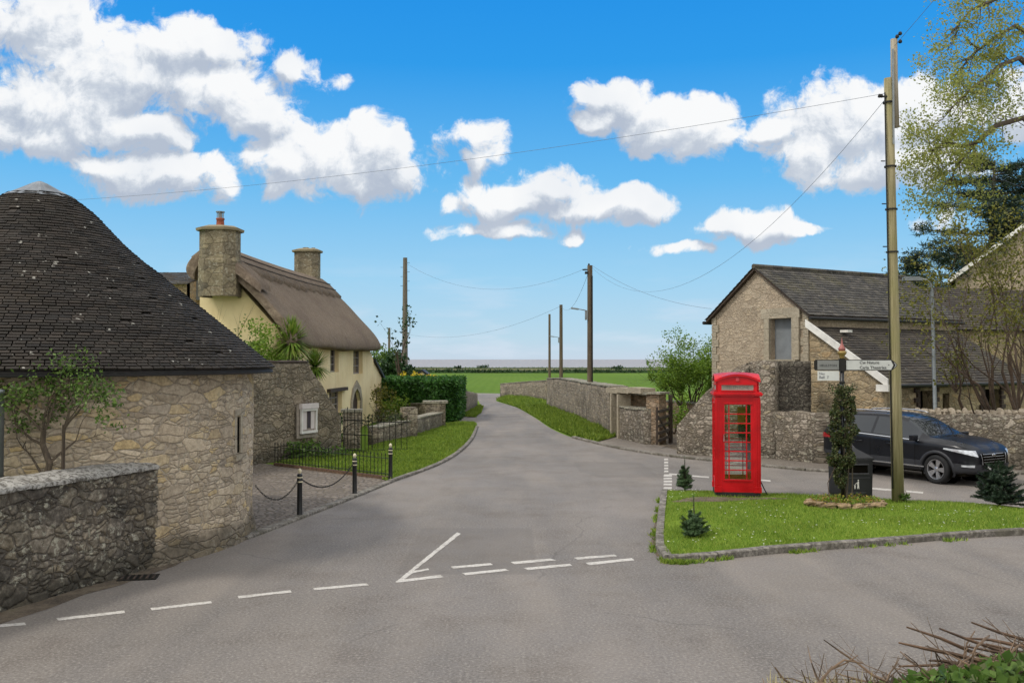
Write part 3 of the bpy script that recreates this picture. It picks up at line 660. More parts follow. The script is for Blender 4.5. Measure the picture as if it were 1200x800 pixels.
# verges with a slight swell
def mound(name, outline, zedge, ztop, mat, step=.35, fall=1.2):
    """grass surface filling the outline, swelling gently away from its edge"""
    O = [Vector(p[:2]) for p in outline]
    xs = [p.x for p in O]; ys = [p.y for p in O]; V = list(O); n0 = len(O)
    y = min(ys)
    while y < max(ys):
        x = min(xs)
        while x < max(xs):
            p = Vector((x + random.uniform(-.1, .1) * step, y + random.uniform(-.1, .1) * step))
            if inpoly(p, O): V.append(p)
            x += step
        y += step
    vs, es, fs, _, _, _ = delaunay_2d_cdt(V, [(i, (i + 1) % n0) for i in range(n0)], [], 1, 1e-5)
    def dist(p):
        d = 9e9
        for a, b_ in zip(O, O[1:] + O[:1]):
            ab = b_ - a; t_ = max(0, min(1, (p - a).dot(ab) / max(1e-9, ab.dot(ab)))); d = min(d, (p - a - ab * t_).length)
        return d
    mb = MB(); Z = []
    for p in vs:
        t_ = min(1, dist(p) / fall); z = zedge + (ztop - zedge) * t_ * (2 - t_) + .02 * noise.noise(Vector((p.x * .9, p.y * .9, 4))) * (t_ > .02)
        Z.append(z)
    k = mb.add([(p.x, p.y, z) for p, z in zip(vs, Z)])
    for f in fs: mb.face([k + i for i in f], [(0, 0)] * len(f))
    o = mb.build(name, mat, None, True)
    for p in o.data.polygons:
        if p.normal.z < 0: p.flip()
    bvh = BVHTree.FromObject(o, bpy.context.evaluated_depsgraph_get()) if False else BVHTree.FromPolygons([tuple(x.co) for x in o.data.vertices], [tuple(p.vertices) for p in o.data.polygons])
    tag(o, kind='structure'); return o, O, bvh
def zon(bvh, x, y):
    h = bvh.ray_cast(Vector((x, y, 9)), Vector((0, 0, -1)))
    return h[0].z if h[0] is not None else 0
def blades(name, O, bvh, n, h, wd, mat, near=None, dens=None, seed=1):
    r_ = random.Random(seed); xs = [p.x for p in O]; ys = [p.y for p in O]; mb = MB(); c = 0; tries = 0
    while c < n and tries < n * 8:
        tries += 1
        x = r_.uniform(min(xs), max(xs)); y = r_.uniform(min(ys), max(ys))
        if not inpoly((x, y), O): continue
        if near and r_.random() > (near / y) ** 2 * 1.0: continue
        if dens and not dens(x, y): continue
        z = zon(bvh, x, y) - .005
        k_ = .6 + .9 * max(0, .5 + noise.noise(Vector((x * 1.3, y * 1.3, 0)))); hh = h * r_.uniform(.5, 1.2) * k_
        a = r_.uniform(0, 6.28); w_ = wd * r_.uniform(.7, 1.3); lx, ly = r_.gauss(0, .4) * hh, r_.gauss(0, .4) * hh
        ca, sa = math.cos(a) * w_ / 2, math.sin(a) * w_ / 2
        k = mb.add(((x - ca, y - sa, z), (x + ca, y + sa, z), (x + lx, y + ly, z + hh))); mb.face((k, k + 1, k + 2)); c += 1
    return tag(mb.build(name, mat), kind='stuff')
# triangular green with the phone box
isl = [G(*p, .1) for p in [(781.5, 573.5), (779, 600), (777.5, 625), (777.5, 640), (783, 648.5), (800, 649.5), (890, 640), (1000, 632), (1200, 618)]] + [Vector((13, 15.6, .1)), Vector((16.5, 14.9, .1)), Vector((16.5, 15.6, 0)), Vector((12.5, 17.6, .1))] + [G(*p, .1) for p in [(1196, 594), (1141, 588.5), (1021, 584), (948, 579.5), (900, 577), (832, 574.5)]]
isl = [p.xy for p in isl]
io, IO, ibvh = mound('grass_island', isl, .085, .15, M['turf'], .3, 1.0)
kerb('island_kerb', [Vector((p[0], p[1], 0)) for p in [isl[0] + Vector((-.05, .03)), isl[1] + Vector((-.06, 0)), isl[2] + Vector((-.06, 0)), isl[3] + Vector((-.05, -.04)), isl[4] + Vector((-.02, -.07)), isl[5] + Vector((0, -.07)), isl[6] + Vector((0, -.07)), isl[7] + Vector((0, -.07)), isl[8] + Vector((0, -.07)), (13, 15.53), (16.5, 14.83)]], .13, .105, 'kerb', 0, .85)
kerb('island_back_kerb', [(isl[0].x - .04, isl[0].y + .07), (isl[-1].x, isl[-1].y + .07), (isl[-3].x, isl[-3].y + .07), (isl[-4].x, isl[-4].y + .07), (isl[-5].x, isl[-5].y + .07), (isl[-6].x, isl[-6].y + .07)], .1, .09, 'kerb', 0, .85)
bare = [(4.1, 18.9, .75), (3.6, 18.85, .6)]
blades('island_grass', IO, ibvh, 60000, .05, .011, M['grass'], 14.2, lambda x, y: all(math.hypot((x - a) / 1.6, (y - b_) / .35) > c_ * .8 or random.random() < .12 for a, b_, c_ in bare), 3)
# tufts along the kerb
def tufts(name, pts, n, h, spread, mat, seed, z=0.0):
    r_ = random.Random(seed); mb = MB()
    for i in range(n):
        k = r_.randrange(len(pts) - 1); t_ = r_.random(); a = Vector(pts[k][:2]).lerp(Vector(pts[k + 1][:2]), t_)
        if noise.noise(Vector((a.x * 1.7, a.y * 1.7, seed))) < -.02: continue
        for j in range(9):
            x = a.x + r_.gauss(0, spread); y = a.y + r_.gauss(0, spread); hh = h * r_.uniform(.4, 1.2); an = r_.uniform(0, 6.28); w_ = .012
            k2 = mb.add(((x - math.cos(an) * w_, y - math.sin(an) * w_, z), (x + math.cos(an) * w_, y + math.sin(an) * w_, z), (x + r_.gauss(0, .5) * hh, y + r_.gauss(0, .5) * hh, z + hh))); mb.face((k2, k2 + 1, k2 + 2))
    return tag(mb.build(name, mat), kind='stuff')
tufts('kerb_weeds', [(p[0], p[1] - .16) for p in [(isl[3].x - .1, isl[3].y + .1), (isl[4].x - .05, isl[4].y), isl[5], isl[6], isl[7], isl[8]]], 260, .07, .035, M['grass'], 5)
tufts('kerb_weeds', [(isl[0].x - .14, isl[0].y), (isl[1].x - .14, isl[1].y), (isl[3].x - .16, isl[3].y)], 120, .06, .035, M['grass'], 6)
tufts('wall_foot_weeds', [G(190, 655).xy, G(250, 640).xy, G(293, 626).xy], 40, .1, .05, M['verge_grass'], 7)
# daisies in the grass
r_ = random.Random(9); mb = MB(); n = 0
while n < 210:
    x = r_.uniform(2.4, 11); y = r_.uniform(13.8, 20)
    if not inpoly((x, y), IO) or noise.noise(Vector((x * .8, y * .8, 2))) < -.08 + r_.random() * .35: continue
    z = zon(ibvh, x, y) + r_.uniform(.035, .065); s_ = r_.uniform(.009, .018); n += 1
    k = mb.add([(x + s_ * math.cos(a * 1.047), y + s_ * math.sin(a * 1.047), z + .004 * math.sin(a * 2 + x)) for a in range(6)]); mb.face(range(k, k + 6))
tag(mb.build('daisies', M['daisy']), kind='stuff')
# left verge
lv = [G(*p) for p in [(455, 565), (497, 550), (522, 539), (540, 527), (552, 513), (558, 500), (556, 495), (535, 494), (516, 499), (472, 514), (442, 520), (425, 530), (385, 536), (330, 541), (322, 544), (400, 552), (440, 558)]]
lo, LO, lbvh = mound('left_verge', [p.xy for p in lv], .03, .12, M['verge_turf'], .8, 1.5)
blades('left_verge_grass', LO, lbvh, 30000, .07, .028, M['verge_grass'], 22, None, 13)
rv = [G(*p) for p in [(589, 466), (582, 469), (592, 472.4), (607, 477.4), (628, 489), (646, 501), (672, 512), (700, 518), (722, 512), (721, 510.5), (688, 493), (646, 478), (643, 471), (600, 464.5)]]
ro, RO, rbvh = mound('right_verge', [p.xy for p in rv], .03, .22, M['verge_turf'], 1.0, 1.6)
blades('right_verge_grass', RO, rbvh, 26000, .16, .045, M['verge_grass'], 31, None, 14)
wv = [G(*p) for p in [(540, 488), (556, 489), (564, 484), (566, 478), (562, 475), (559, 476.5)]]
wo, WO, wbvh = mound('track_corner_verge', [p.xy for p in wv], .03, .1, M['verge_turf'], 1.0, 1.2)
blades('track_corner_grass', WO, wbvh, 4000, .12, .04, M['verge_grass'], None, None, 15)

# road paint: each mark a few mm proud of the tarmac
def mark(name, quads, z=.004):
    mb = MB()
    for qd in quads:
        P = [G(*p, z) for p in qd]; c = []
        for a, b_ in zip(P, P[1:] + P[:1]):
            n_ = max(1, int((b_ - a).length / .07))
            for i in range(n_):
                pt = a.lerp(b_, i / n_); c.append((pt.x + random.uniform(-.006, .006), pt.y + random.uniform(-.008, .008), z))
        nrm = sum(((Vector(c[i]).cross(Vector(c[(i + 1) % len(c)]))).z for i in range(len(c))))
        mb.poly(c if nrm > 0 else c[::-1])
    return tag(mb.build(name, M['paint']), kind='structure')
mark('centre_arrow_marking', [[(535.5, 623.5), (540, 625), (485.5, 668), (492, 667.5), (502, 665.3), (503.5, 667.3), (484, 671), (474, 678.4), (516, 673.2), (520.5, 675.8), (466, 682.3), (463.5, 681.4)]])
for qd in [[(528, 663.5), (575, 659.3), (578, 661.7), (531, 665.7)], [(541, 671), (592, 666), (596, 668.3), (546, 673.5)], [(598, 658), (645, 654), (652, 656.2), (603, 660.7)], [(613, 665), (668, 660), (671, 662.3), (619, 667.5)], [(672, 653), (720, 649.2), (723, 651.3), (677, 655.3)], [(686, 659), (740, 653.6), (744, 656), (691, 661.7)]]: mark('give_way_dash', [qd])
for qd in [[(-45, 735), (-4, 731.6), (28, 729), (31, 731.7), (-44, 738)], [(65, 724), (145, 715), (146, 717.8), (68, 726.8)], [(176, 712), (247, 703.8), (249, 706.3), (178, 714.6)], [(278, 698), (340, 691.2), (342, 693.6), (280, 700.6)], [(367, 688.6), (430, 683), (432, 685.4), (369, 691)]]: mark('edge_dash', [qd])
for y0, y1 in [(537, 539), (540.5, 542.5), (544, 546), (547.5, 549.5), (551, 553)]: mark('junction_dash', [[(778.5, y0), (783, y0), (783.3, y1), (778.3, y1)]])
for y0, y1 in [(555.5, 558), (559.3, 561.3), (562.7, 564.7), (566.2, 568.4), (570, 572.6)]: mark('junction_dash', [[(778, y0), (787.3, y0), (787.6, y1), (777.7, y1)]])
mark('centre_line', [[(784, 554.2), (831, 558.2), (831, 559.8), (784, 555.8)]]); mark('centre_line', [[(892, 561.5), (903, 562.4), (903, 564), (892, 563)]]); mark('centre_line', [[(1021, 571), (1046, 573), (1046, 575), (1021, 573)]])
mark('centre_line', [[(1062, 574.3), (1082, 576), (1082, 578), (1062, 576.3)]])

def patch_on(name, cx_, cy_, rx, ry, mat, dz=.012, sd_=0):
    mb = MB(); k = mb.add([(cx_, cy_, zon(ibvh, cx_, cy_) + dz)]); n_ = 40; R2 = []
    for ring in (.5, 1.0):
        for i in range(n_):
            a = 6.2832 * i / n_; f = ring * (1 + .3 * noise.noise(Vector((math.cos(a) * 1.5, math.sin(a) * 1.5, sd_)))); x = cx_ + rx * f * math.cos(a); y = cy_ + ry * f * math.sin(a); mb.V.append((x, y, zon(ibvh, x, y) + dz * (1 if ring < 1 else .1)))
    for i in range(n_): j = (i + 1) % n_; mb.face((k, k + 1 + i, k + 1 + j)); mb.face((k + 1 + i, k + 1 + n_ + i, k + 1 + n_ + j, k + 1 + j))
    return tag(mb.build(name, mat), kind='structure')
patch_on('bare_soil', 4.0, 18.35, .75, .3, M['dirt'], .02, 1); patch_on('bare_soil', 4.9, 18.35, .7, .14, M['dirt'], .02, 2)
sheet('roadside_grit', [p.xy for p in [G(780.5, 573), G(776, 640), G(780, 650), G(770, 652), G(762, 640), G(768, 610), G(776, 580)]], .003, M['dirt'])
# drain cover by the wall
t_ = thing('drain_cover', 'dark iron drain grating in the gutter at the foot of the pale-capped wall', 'drain cover', G(162, 676.5, .006), R(12))
mb = MB(); mb.box((0, 0, .004), (.5, .3, .01)); lb(mb, 'frame', M['iron'], t_)
mb = MB()
for i in range(6): mb.box((-.2 + i * .08, 0, .013), (.03, .24, .008))
lb(mb, 'grate', M['wood_dark'], t_)

# ================================================================ round barn, left
BC = Vector((-7.85, 15.08, 0)); BR = 3.42
t_ = thing('round_barn', 'round rubble-stone barn with a dark cone-shaped stone-tile roof', 'barn', BC)
def ringpt(px, r=BR):
    d = Vector(((px - 600) / F, 1, 0)).normalized(); b_ = d.dot(BC); disc = b_ * b_ - BC.length_squared + r * r
    return d * (b_ - math.sqrt(max(0, disc)))
wp_ = ringpt(279.5); wa = math.atan2(wp_.y - BC.y, wp_.x - BC.x)
mb = MB(); NS = 1400; ZS = 150; zt = 2.92
a_lo, a_hi = R(-150), R(40)          # finely modelled arc (towards the road), coarse behind
def arc_wall(mb, a0, a1, n, nz, hole=None):
    k = len(mb.V)
    for i in range(n + 1):
        a = a0 + (a1 - a0) * i / n
        for j in range(nz + 1):
            z = -.12 + (zt + .12) * j / nz
            rr = BR + .02 * noise.noise(Vector((a * 3, z * .8, 1))) + (.06 * max(0, 1 - z / .5) ** 2)
            mb.V.append((BC.x + rr * math.cos(a), BC.y + rr * math.sin(a), z))
    for i in range(n):
        am = a0 + (a1 - a0) * (i + .5) / n
        for j in range(nz):
            zm = -.12 + (zt + .12) * (j + .5) / nz
            if hole and abs(am - hole[0]) < hole[1] and hole[2] < zm < hole[3]: continue
            A = lambda ii, jj: (BR * (a0 + (a1 - a0) * ii / n) + 30, -.12 + (zt + .12) * jj / nz)
            mb.face((k + i * (nz + 1) + j, k + (i + 1) * (nz + 1) + j, k + (i + 1) * (nz + 1) + j + 1, k + i * (nz + 1) + j + 1), [A(i, j), A(i + 1, j), A(i + 1, j + 1), A(i, j + 1)])
arc_wall(mb, a_lo, a_hi, 620, 150, (wa, .075 / BR + .01, 1.45, 2.02)); arc_wall(mb, a_hi, a_lo + 2 * math.pi, 60, 8)
mb.build('wall', M['barn_stone'], t_, True, True)
# slit window
mb = MB(); er = Vector((math.cos(wa), math.sin(wa), 0)); Mr = Matrix.Rotation(wa, 4, 'Z')
mb.box(BC + er * (BR - .018) + Vector((0, 0, 1.72)), (.02, .15, .56), M=Mr); win = mb.build('window', M['dark_inside'], t_)
mb = MB()
for dy in (-.105, .105): mb.box(BC + er * (BR - .04) + Mr @ Vector((0, dy * 1.15, 0)) + Vector((0, 0, 1.74)), (.11, .1, .62), M=Mr)
mb.box(BC + er * (BR - .1) + Vector((0, 0, 2.09)), (.27, .4, .1), M=Mr); mb.box(BC + er * (BR - .09) + Vector((0, 0, 1.37)), (.3, .42, .09), M=Mr)
mb.build('frame', M['dressed'], win)
# roof: tile courses following the bellied profile
prof = [(3.78, 2.80), (2.76, 3.64), (2.06, 4.22), (1.375, 4.79), (.84, 5.35), (.45, 5.66)]
fine = []
for i in range(len(prof) - 1):
    p0 = prof[max(0, i - 1)]; p1 = prof[i]; p2 = prof[i + 1]; p3 = prof[min(len(prof) - 1, i + 2)]
    for j in range(20):
        t0 = j / 20; fine.append(tuple(.5 * (2 * p1[k] + (p2[k] - p0[k]) * t0 + (2 * p0[k] - 5 * p1[k] + 4 * p2[k] - p3[k]) * t0 ** 2 + (3 * p1[k] - p0[k] - 3 * p2[k] + p3[k]) * t0 ** 3) for k in (0, 1)))
fine.append(prof[-1])
mb = MB(); mb.lathe([(r0 - .03, z0 - .03) for r0, z0 in fine[::4]] + [(.1, 5.7)], 64, BC); mb.lathe([(3.30, 2.9), (3.74, 2.74), (3.76, 2.79)], 64, BC)
roof = mb.build('roof', M['deck'], t_, True)
L = [0]
for a, b_ in zip(fine, fine[1:]): L.append(L[-1] + math.dist(a, b_))
def pf(s0):
    for i in range(len(fine) - 1):
        if L[i + 1] >= s0:
            f_ = (s0 - L[i]) / (L[i + 1] - L[i]); return [fine[i][k] + (fine[i + 1][k] - fine[i][k]) * f_ for k in (0, 1)]
    return list(fine[-1])
mb = MB(); s0 = 0; row = 0
while s0 < L[-1] - .02:
    a0 = pf(s0); a1 = pf(min(L[-1], s0 + .11)); dn = Vector((a1[0] - a0[0], a1[1] - a0[1])).normalized(); nn = Vector((-dn.y, dn.x)); nn = nn if nn.y > 0 else -nn
    nt = max(10, int(2 * math.pi * a0[0] / .165)); off = random.random()
    wob = [random.uniform(0, 1) for _ in range(nt)]
    for i in range(nt):
        b0 = 2 * math.pi * (i + off) / nt + .004; b1 = 2 * math.pi * (i + off + random.uniform(.965, .992)) / nt
        sag = .012 * noise.noise(Vector((b0 * 4, s0 * 3, 0)))
        lift = .036 + .008 * wob[i] + sag; ds = random.uniform(-.004, .004)
        o0 = (a0[0] - dn.x * ds + nn.x * lift, a0[1] - dn.y * ds + nn.y * lift); o1 = (a1[0] + nn.x * .012, a1[1] + nn.y * .012)
        o2 = (o0[0] - nn.x * .03, o0[1] - nn.y * .03)
        if random.random() < .012: continue
        C3 = lambda p, b: (BC.x + p[0] * math.cos(b), BC.y + p[0] * math.sin(b), p[1])
        k = mb.add([C3(o0, b0), C3(o0, b1), C3(o1, b1), C3(o1, b0), C3(o2, b0), C3(o2, b1)])
        mb.face((k, k + 1, k + 2, k + 3)); mb.face((k + 4, k + 5, k + 1, k)); mb.face((k + 4, k, k + 3)); mb.face((k + 1, k + 5, k + 2))
    s0 += .066; row += 1
mb.build('tile', M['cone_tile'], roof)['kind'] = 'stuff'
# lead cap
mb = MB(); k = []
for i in range(48):
    a = 2 * math.pi * i / 48; f_ = 1.0 if i % 4 else 1.07
    k.append(mb.add([(BC.x + r0 * f_ * math.cos(a), BC.y + r0 * f_ * math.sin(a), z0) for r0, z0 in ((.57, 5.60 + (.02 if i % 4 else .0)), (.42, 5.69), (.27, 5.775), (.12, 5.865), (.03, 5.905))]))
for i in range(48):
    a, b_ = k[i], k[(i + 1) % 48]
    for j in range(4): mb.face((a + j, b_ + j, b_ + j + 1, a + j + 1))
mb.build('lead_cap', M['lead'], t_)
mb = MB(); P = [(BC.x + 3.74 * math.cos(R(a)), BC.y + 3.74 * math.sin(R(a)), 2.745) for a in range(-170, 60, 4)]; mb.tube(P, .028, 6); mb.build('eaves_gutter', M['slate_gutter'], t_)

# ================================================================ low wall with pale mortar cap, front left
t_ = thing('roadside_wall', 'low mossy rubble wall with a pale lichened mortar cap beside the round barn', 'wall', (-5.6, 12, 0))
A = Vector((-7.93, 5.6)); B = Vector((-5.08, 13.02)); d = (B - A).normalized(); n_ = Vector((d.y, -d.x)); off = n_ * -.22
P1 = A + off; P2 = B + off
mb = MB(); wall(mb, [P1, P2], [1.36, 1.40], .44, -.15, .02, .035, .02, 0, 3); mb.build('rubble', M['front_stone'], t_, True, True)
mb = MB()
N_ = 260; k0 = len(mb.V)
for i in range(N_ + 1):
    s_ = i / N_; c_ = P1.lerp(P2, s_); zb = 1.37 + .04 * s_ + .012 * noise.noise(Vector((s_ * 30, 0, 0)))
    for o_, z in ((.275, -.015), (.285, .028), (.22, .055), (.08, .105), (-.08, .12), (-.22, .10), (-.27, .05), (-.265, 0)):
        jz = .012 * noise.noise(Vector((s_ * 90, o_ * 14, 5))); p = c_ + n_ * (o_ + .012 * noise.noise(Vector((s_ * 70, z * 9, 1)))); mb.V.append((p.x, p.y, zb + z + jz))
for i in range(N_):
    for j in range(7): mb.face((k0 + i * 8 + j, k0 + i * 8 + 8 + j, k0 + i * 8 + 9 + j, k0 + i * 8 + j + 1))
mb.face([k0 + N_ * 8 + j for j in range(8)]); mb.build('coping', M['coping'], t_, True)
# grey post at the left edge
t_ = thing('sign_post', 'plain grey steel post behind the low capped wall at the far left', 'post', at(-1, 600, 11.6).xy.to_3d())
mb = MB(); mb.lathe([(.045, 0), (.045, 2.52), (.05, 2.52), (.05, 2.56), (.0, 2.58)], 14); lb(mb, 'pole', M['grey_steel'], t_, True)

# ================================================================ bollards and chains
def make_bollard(label):
    t_ = thing('bollard', label, 'bollard', (0, 0, 0), 0, 'black bollards edging the cobbles')
    mb = MB(); mb.lathe([(.062, 0), (.058, .04), (.05, .08), (.047, .66), (.052, .68), (.052, .71), (.045, .73), (.045, .76), (.05, .775), (.047, .80), (.03, .815)], 20); lb(mb, 'post', M['black_paint'], t_, True)
    mb = MB(); mb.lathe([(.051, .655), (.0535, .66), (.0535, .673), (.051, .678)], 20); lb(mb, 'band', M['gold'], t_, True)
    mb = MB(); mb.lathe([(.048, .735), (.0515, .74), (.0515, .752), (.048, .757)], 20); lb(mb, 'band', M['gold'], t_, True)
    mb = MB(); mb.lathe([(.02, .81), (.022, .83), (.035, .85), (.037, .87), (.028, .895), (.012, .91), (.0, .918)], 16); lb(mb, 'finial', M['gold'], t_, True)
    return t_
bp = [G(351, 606), G(415.5, 580.5), G(457.5, 563.5)]
bl_ = ['black bollard nearest the round barn, standing alone between two sagging chains', 'black bollard in the middle of the forecourt edge, before the tall gate', 'black bollard at the end of the railings where the grass verge starts']
b0 = make_bollard(bl_[0]); b0.location = bp[0]; BOL = [b0]
for i in (1, 2): c = copy_tree(b0); c.location = bp[i]; c['label'] = bl_[i]; BOL.append(c)
def chain(label, a, b_, sag):
    mb = MB(); Ln = (Vector(b_) - Vector(a)).length; n_ = int(Ln / .045)
    for i in range(n_):
        f = (i + .5) / n_; p = Vector(a).lerp(Vector(b_), f); p.z -= sag * 4 * f * (1 - f)
        f2 = f + .01; p2 = Vector(a).lerp(Vector(b_), f2); p2.z -= sag * 4 * f2 * (1 - f2); d = (p2 - p).normalized()
        s_ = d.cross(Vector((0, 0, 1))).normalized() if i % 2 else d.cross(d.cross(Vector((0, 0, 1)))).normalized()
        ring = [p + d * .032 * math.cos(t) + s_ * .014 * math.sin(t) for t in [x * math.pi / 4 for x in range(9)]]
        mb.tube(ring, .0055, 4, False)
    tag(mb.build('chain', M['iron']), label, 'chain', 'chains slung between the bollards')
z_ = Vector((0, 0, .74))
chain('black chain sagging from the first bollard to the round barn wall', ringpt(296, BR) + Vector((0, .2, .74)), bp[0] + z_, .33)
chain('black chain slung between the first and second bollards over the cobbles', bp[0] + z_, bp[1] + z_, .34)

# ================================================================ boundary wall with notice board
W0 = Vector((-7.9, 24.0)); W1 = Vector((-5.55, 29.2)); wd_ = (W1 - W0).normalized(); wn = Vector((wd_.y, -wd_.x))
def wallpt(px, a=W0, d=wd_):
    r0 = (px - 600) / F; return (r0 * a.y - a.x) / (d.x - r0 * d.y)
s1 = wallpt(361); s2 = wallpt(400); Lw = s2
t_ = thing('boundary_wall', 'tall rubble wall with a sloping end carrying the notice board', 'wall', (W0.x, W0.y, 0))
off = wn * -.25; W = lambda s_: W0 + wd_ * s_ + off
zA = ZatY(424.5, 25); zB = ZatY(425, (W0 + wd_ * s1).y); zC = ZatY(489, (W0 + wd_ * s2).y)
mb = MB(); wall(mb, [W(-3.5), W(0), W(s1), W(s2)], [zA, zA, zB, zC], .5, -.1, .12, .04, .12, 0, 5); mb.build('rubble', M['boundary_stone'], t_, True, True)
mb = MB(); wall(mb, [W(-3.5), W(0), W(s1)], [zA + .05] * 2 + [zB + .05], .56, zA - .01, .15, .01, .06, .02, 6); mb.build('coping', M['wood_dark'], t_, True, True)
# notice board fixed to it
sb0, sb1 = wallpt(347.5), wallpt(366.5); sm = (sb0 + sb1) / 2; bw = (sb1 - sb0) * .97; Ym = (W0 + wd_ * sm).y
z0b, z1b = ZatY(508, Ym), ZatY(472.5, Ym); base = (W0 + wd_ * sm + wn * .08)
ang = math.atan2(wd_.y, wd_.x)
t_ = thing('notice_board', 'weathered grey notice board on the rubble wall holding pinned notices', 'notice board', (base.x, base.y, z0b), ang)
hb = z1b - z0b
mb = MB(); mb.box((0, -.03, hb / 2), (bw, .05, hb - .06)); lb(mb, 'backboard', M['noticewood'], t_)
mb = MB(); mb.box((-bw / 2 + .03, -.085, hb / 2 - .06), (.06, .06, hb - .2)); mb.box((bw / 2 - .03, -.085, hb / 2 - .06), (.06, .06, hb - .2)); mb.box((0, -.088, .06), (bw + .02, .07, .07)); mb.box((0, -.088, hb - .19), (bw + .01, .07, .06)); lb(mb, 'frame', M['white'], t_)
mb = MB(); mb.box((0, -.09, hb - .075), (bw + .05, .12, .15)); lb(mb, 'header', M['paper'], t_)
mb = MB(); mb.box((-bw * .24, -.062, hb * .45), (bw * .26, .006, hb * .6)); lb(mb, 'notice', M['paper'], t_)
mb = MB(); mb.box((.03, -.062, hb * .47), (bw * .2, .006, hb * .56)); lb(mb, 'notice', M['paperd'], t_)
mb = MB(); mb.box((bw * .28, -.062, hb * .45), (bw * .22, .006, hb * .58)); lb(mb, 'notice', M['paper'], t_)
mb = MB(); mb.box((.0, -.01, -.06), (bw + .2, .05, .1)); mb.box((-bw / 2 - .07, -.01, hb / 2 - .03), (.1, .05, hb)); lb(mb, 'surround', M['noticewood'], t_)
# railings along the cobbles
RA, RB = G(322, 545.5), G(456, 562); rl = (RB - RA).length; rd = (RB - RA).normalized(); ra_ = math.atan2(rd.y, rd.x)
t_ = thing('railing', 'low black iron railing between the cobbles and the grass', 'railing', RA, ra_)
for zz in (.52, .14): mb = MB(); mb.box((rl / 2, 0, zz), (rl, .03, .012)); lb(mb, 'rail', M['iron'], t_)
mb = MB(); mb.box((rl / 2, 0, .04), (rl, .09, .09)); lb(mb, 'kerb_rail', M['rust'], t_)
bar = None; nb = int(rl / .135)
mb = MB(); mb.tube([(0, 0, .08), (0, 0, .6)], .009, 5); mb.lathe([(.009, .59), (.018, .61), (0, .66)], 5)
for i in range(nb + 1):
    o = (lb(mb, 'baluster', M['iron'], t_) if bar is None else bar.copy())
    if bar is None: bar = o
    else: COL.objects.link(o); o.parent = t_
    o.location = (rl * i / nb, 0, 0)
# tall gate behind, hung by a stone pillar
GA, GB = G(403, 531), G(436, 533); gl_ = (GB - GA).length; gd = (GB - GA).normalized()
t_ = thing('garden_gate', 'tall black iron bar gate in front of the cottage path', 'gate', GA, math.atan2(gd.y, gd.x))
mb = MB(); mb.box((gl_ / 2, 0, 1.05), (gl_, .03, .03)); mb.box((gl_ / 2, 0, .12), (gl_, .03, .03)); mb.box((gl_ / 2, 0, .6), (gl_, .03, .025)); lb(mb, 'frame', M['iron'], t_)
mb = MB(); n_ = 8
for i in range(n_ + 1):
    x = gl_ * i / n_; hh = 1.42 - .28 * (x / gl_) if i % 2 else 1.3 - .25 * x / gl_
    mb.tube([(x, 0, .02), (x, 0, hh)], .016 if i in (0, n_, 4) else .011, 5); mb.lathe([(.011, hh), (.02, hh + .03), (0, hh + .09)], 5, (x, 0, 0))
lb(mb, 'bars', M['iron'], t_)
mb = MB(); mb.tube([(gl_ * .5 + gl_ * .5 * math.cos(a), 0, .62 + .36 * math.sin(a)) for a in [i * math.pi / 10 for i in range(11)]], .011, 5); lb(mb, 'scroll', M['iron'], t_)
t_ = thing('railing', 'tall dark railing panel leaning out beside the open garden gate', 'railing', G(436, 533), R(15))
for zz in (1.0, .15): mb = MB(); mb.box((.55, 0, zz), (1.1, .025, .025)); lb(mb, 'rail', M['iron'], t_)
for i in range(7):
    mb = MB(); mb.tube([(i * .18, 0, 0), (i * .18, 0, 1.15)], .01, 5); mb.lathe([(.01, 1.15), (.02, 1.18), (0, 1.24)], 5, (i * .18, 0, 0)); lb(mb, 'baluster', M['iron'], t_)
P = at(412, 530, 30.5); P.z = 0
t_ = thing('gate_pillar', 'square pale stone pillar with flat cap behind the tall garden gate', 'pillar', P, R(10))
mb = MB(); wall(mb, [(-.29, 0), (.29, 0)], [ZatY(482, 30.5)] * 2, .5, -.1, .15, .02, .15, 0, 9); lb(mb, 'shaft', M['far_stone'], t_)
mb = MB(); mb.box((0, 0, ZatY(482, 30.5) + .04), (.72, .62, .08)); lb(mb, 'cap', M['cap'], t_)
# garden walls right of the gate
def simple_wall(name, label, pts, tops, thick, mat, capmat=None, seed=0, res=.2, rough=.035, base=-.1, caph=.05):
    c = pts[0]; t_ = thing(name, label, 'wall', (c[0], c[1], 0))
    mb = MB(); wall(mb, pts, tops, thick, base, res, rough, res, 0, seed); mb.build('rubble', M[mat], t_, True, True)
    if capmat:
        mb = MB(); k0 = 0
        pv = [Vector((p[0], p[1])) for p in pts]
        S = 0
        for (a, ha), (b_, hb_) in zip(list(zip(pv, tops)), list(zip(pv[1:], tops[1:]))):
            n_ = max(1, int((b_ - a).length / .55)); d = (b_ - a).normalized(); l = (b_ - a).length / n_
            for i in range(n_):
                f = (i + .5) / n_; p = a.lerp(b_, f); z = ha + (hb_ - ha) * f
                Mx = Matrix.Rotation(math.atan2(d.y, d.x), 4, 'Z') @ Matrix.Rotation(-math.atan2(hb_ - ha, (b_ - a).length) + random.uniform(-.02, .02), 4, 'Y') @ Matrix.Rotation(random.uniform(-.03, .03), 4, 'X')
                mb.box((p.x, p.y, z + caph * .4 + random.uniform(-.008, .008)), (l * .985, thick + .08 + random.uniform(-.03, .03), caph * random.uniform(.8, 1.2)), M=Mx)
        mb.build('coping', M[capmat], t_)
    return t_
GW = [G(437, 521), G(470, 515), G(516, 499.5)]
simple_wall('garden_wall', 'low rubble garden wall with pale coping curving along the verge', [(p.x, p.y) for p in GW], [ZatY(501, GW[0].y), ZatY(494, GW[1].y), ZatY(483, GW[2].y)], .4, 'garden_stone', 'cap', 21)
P = G(479, 513)
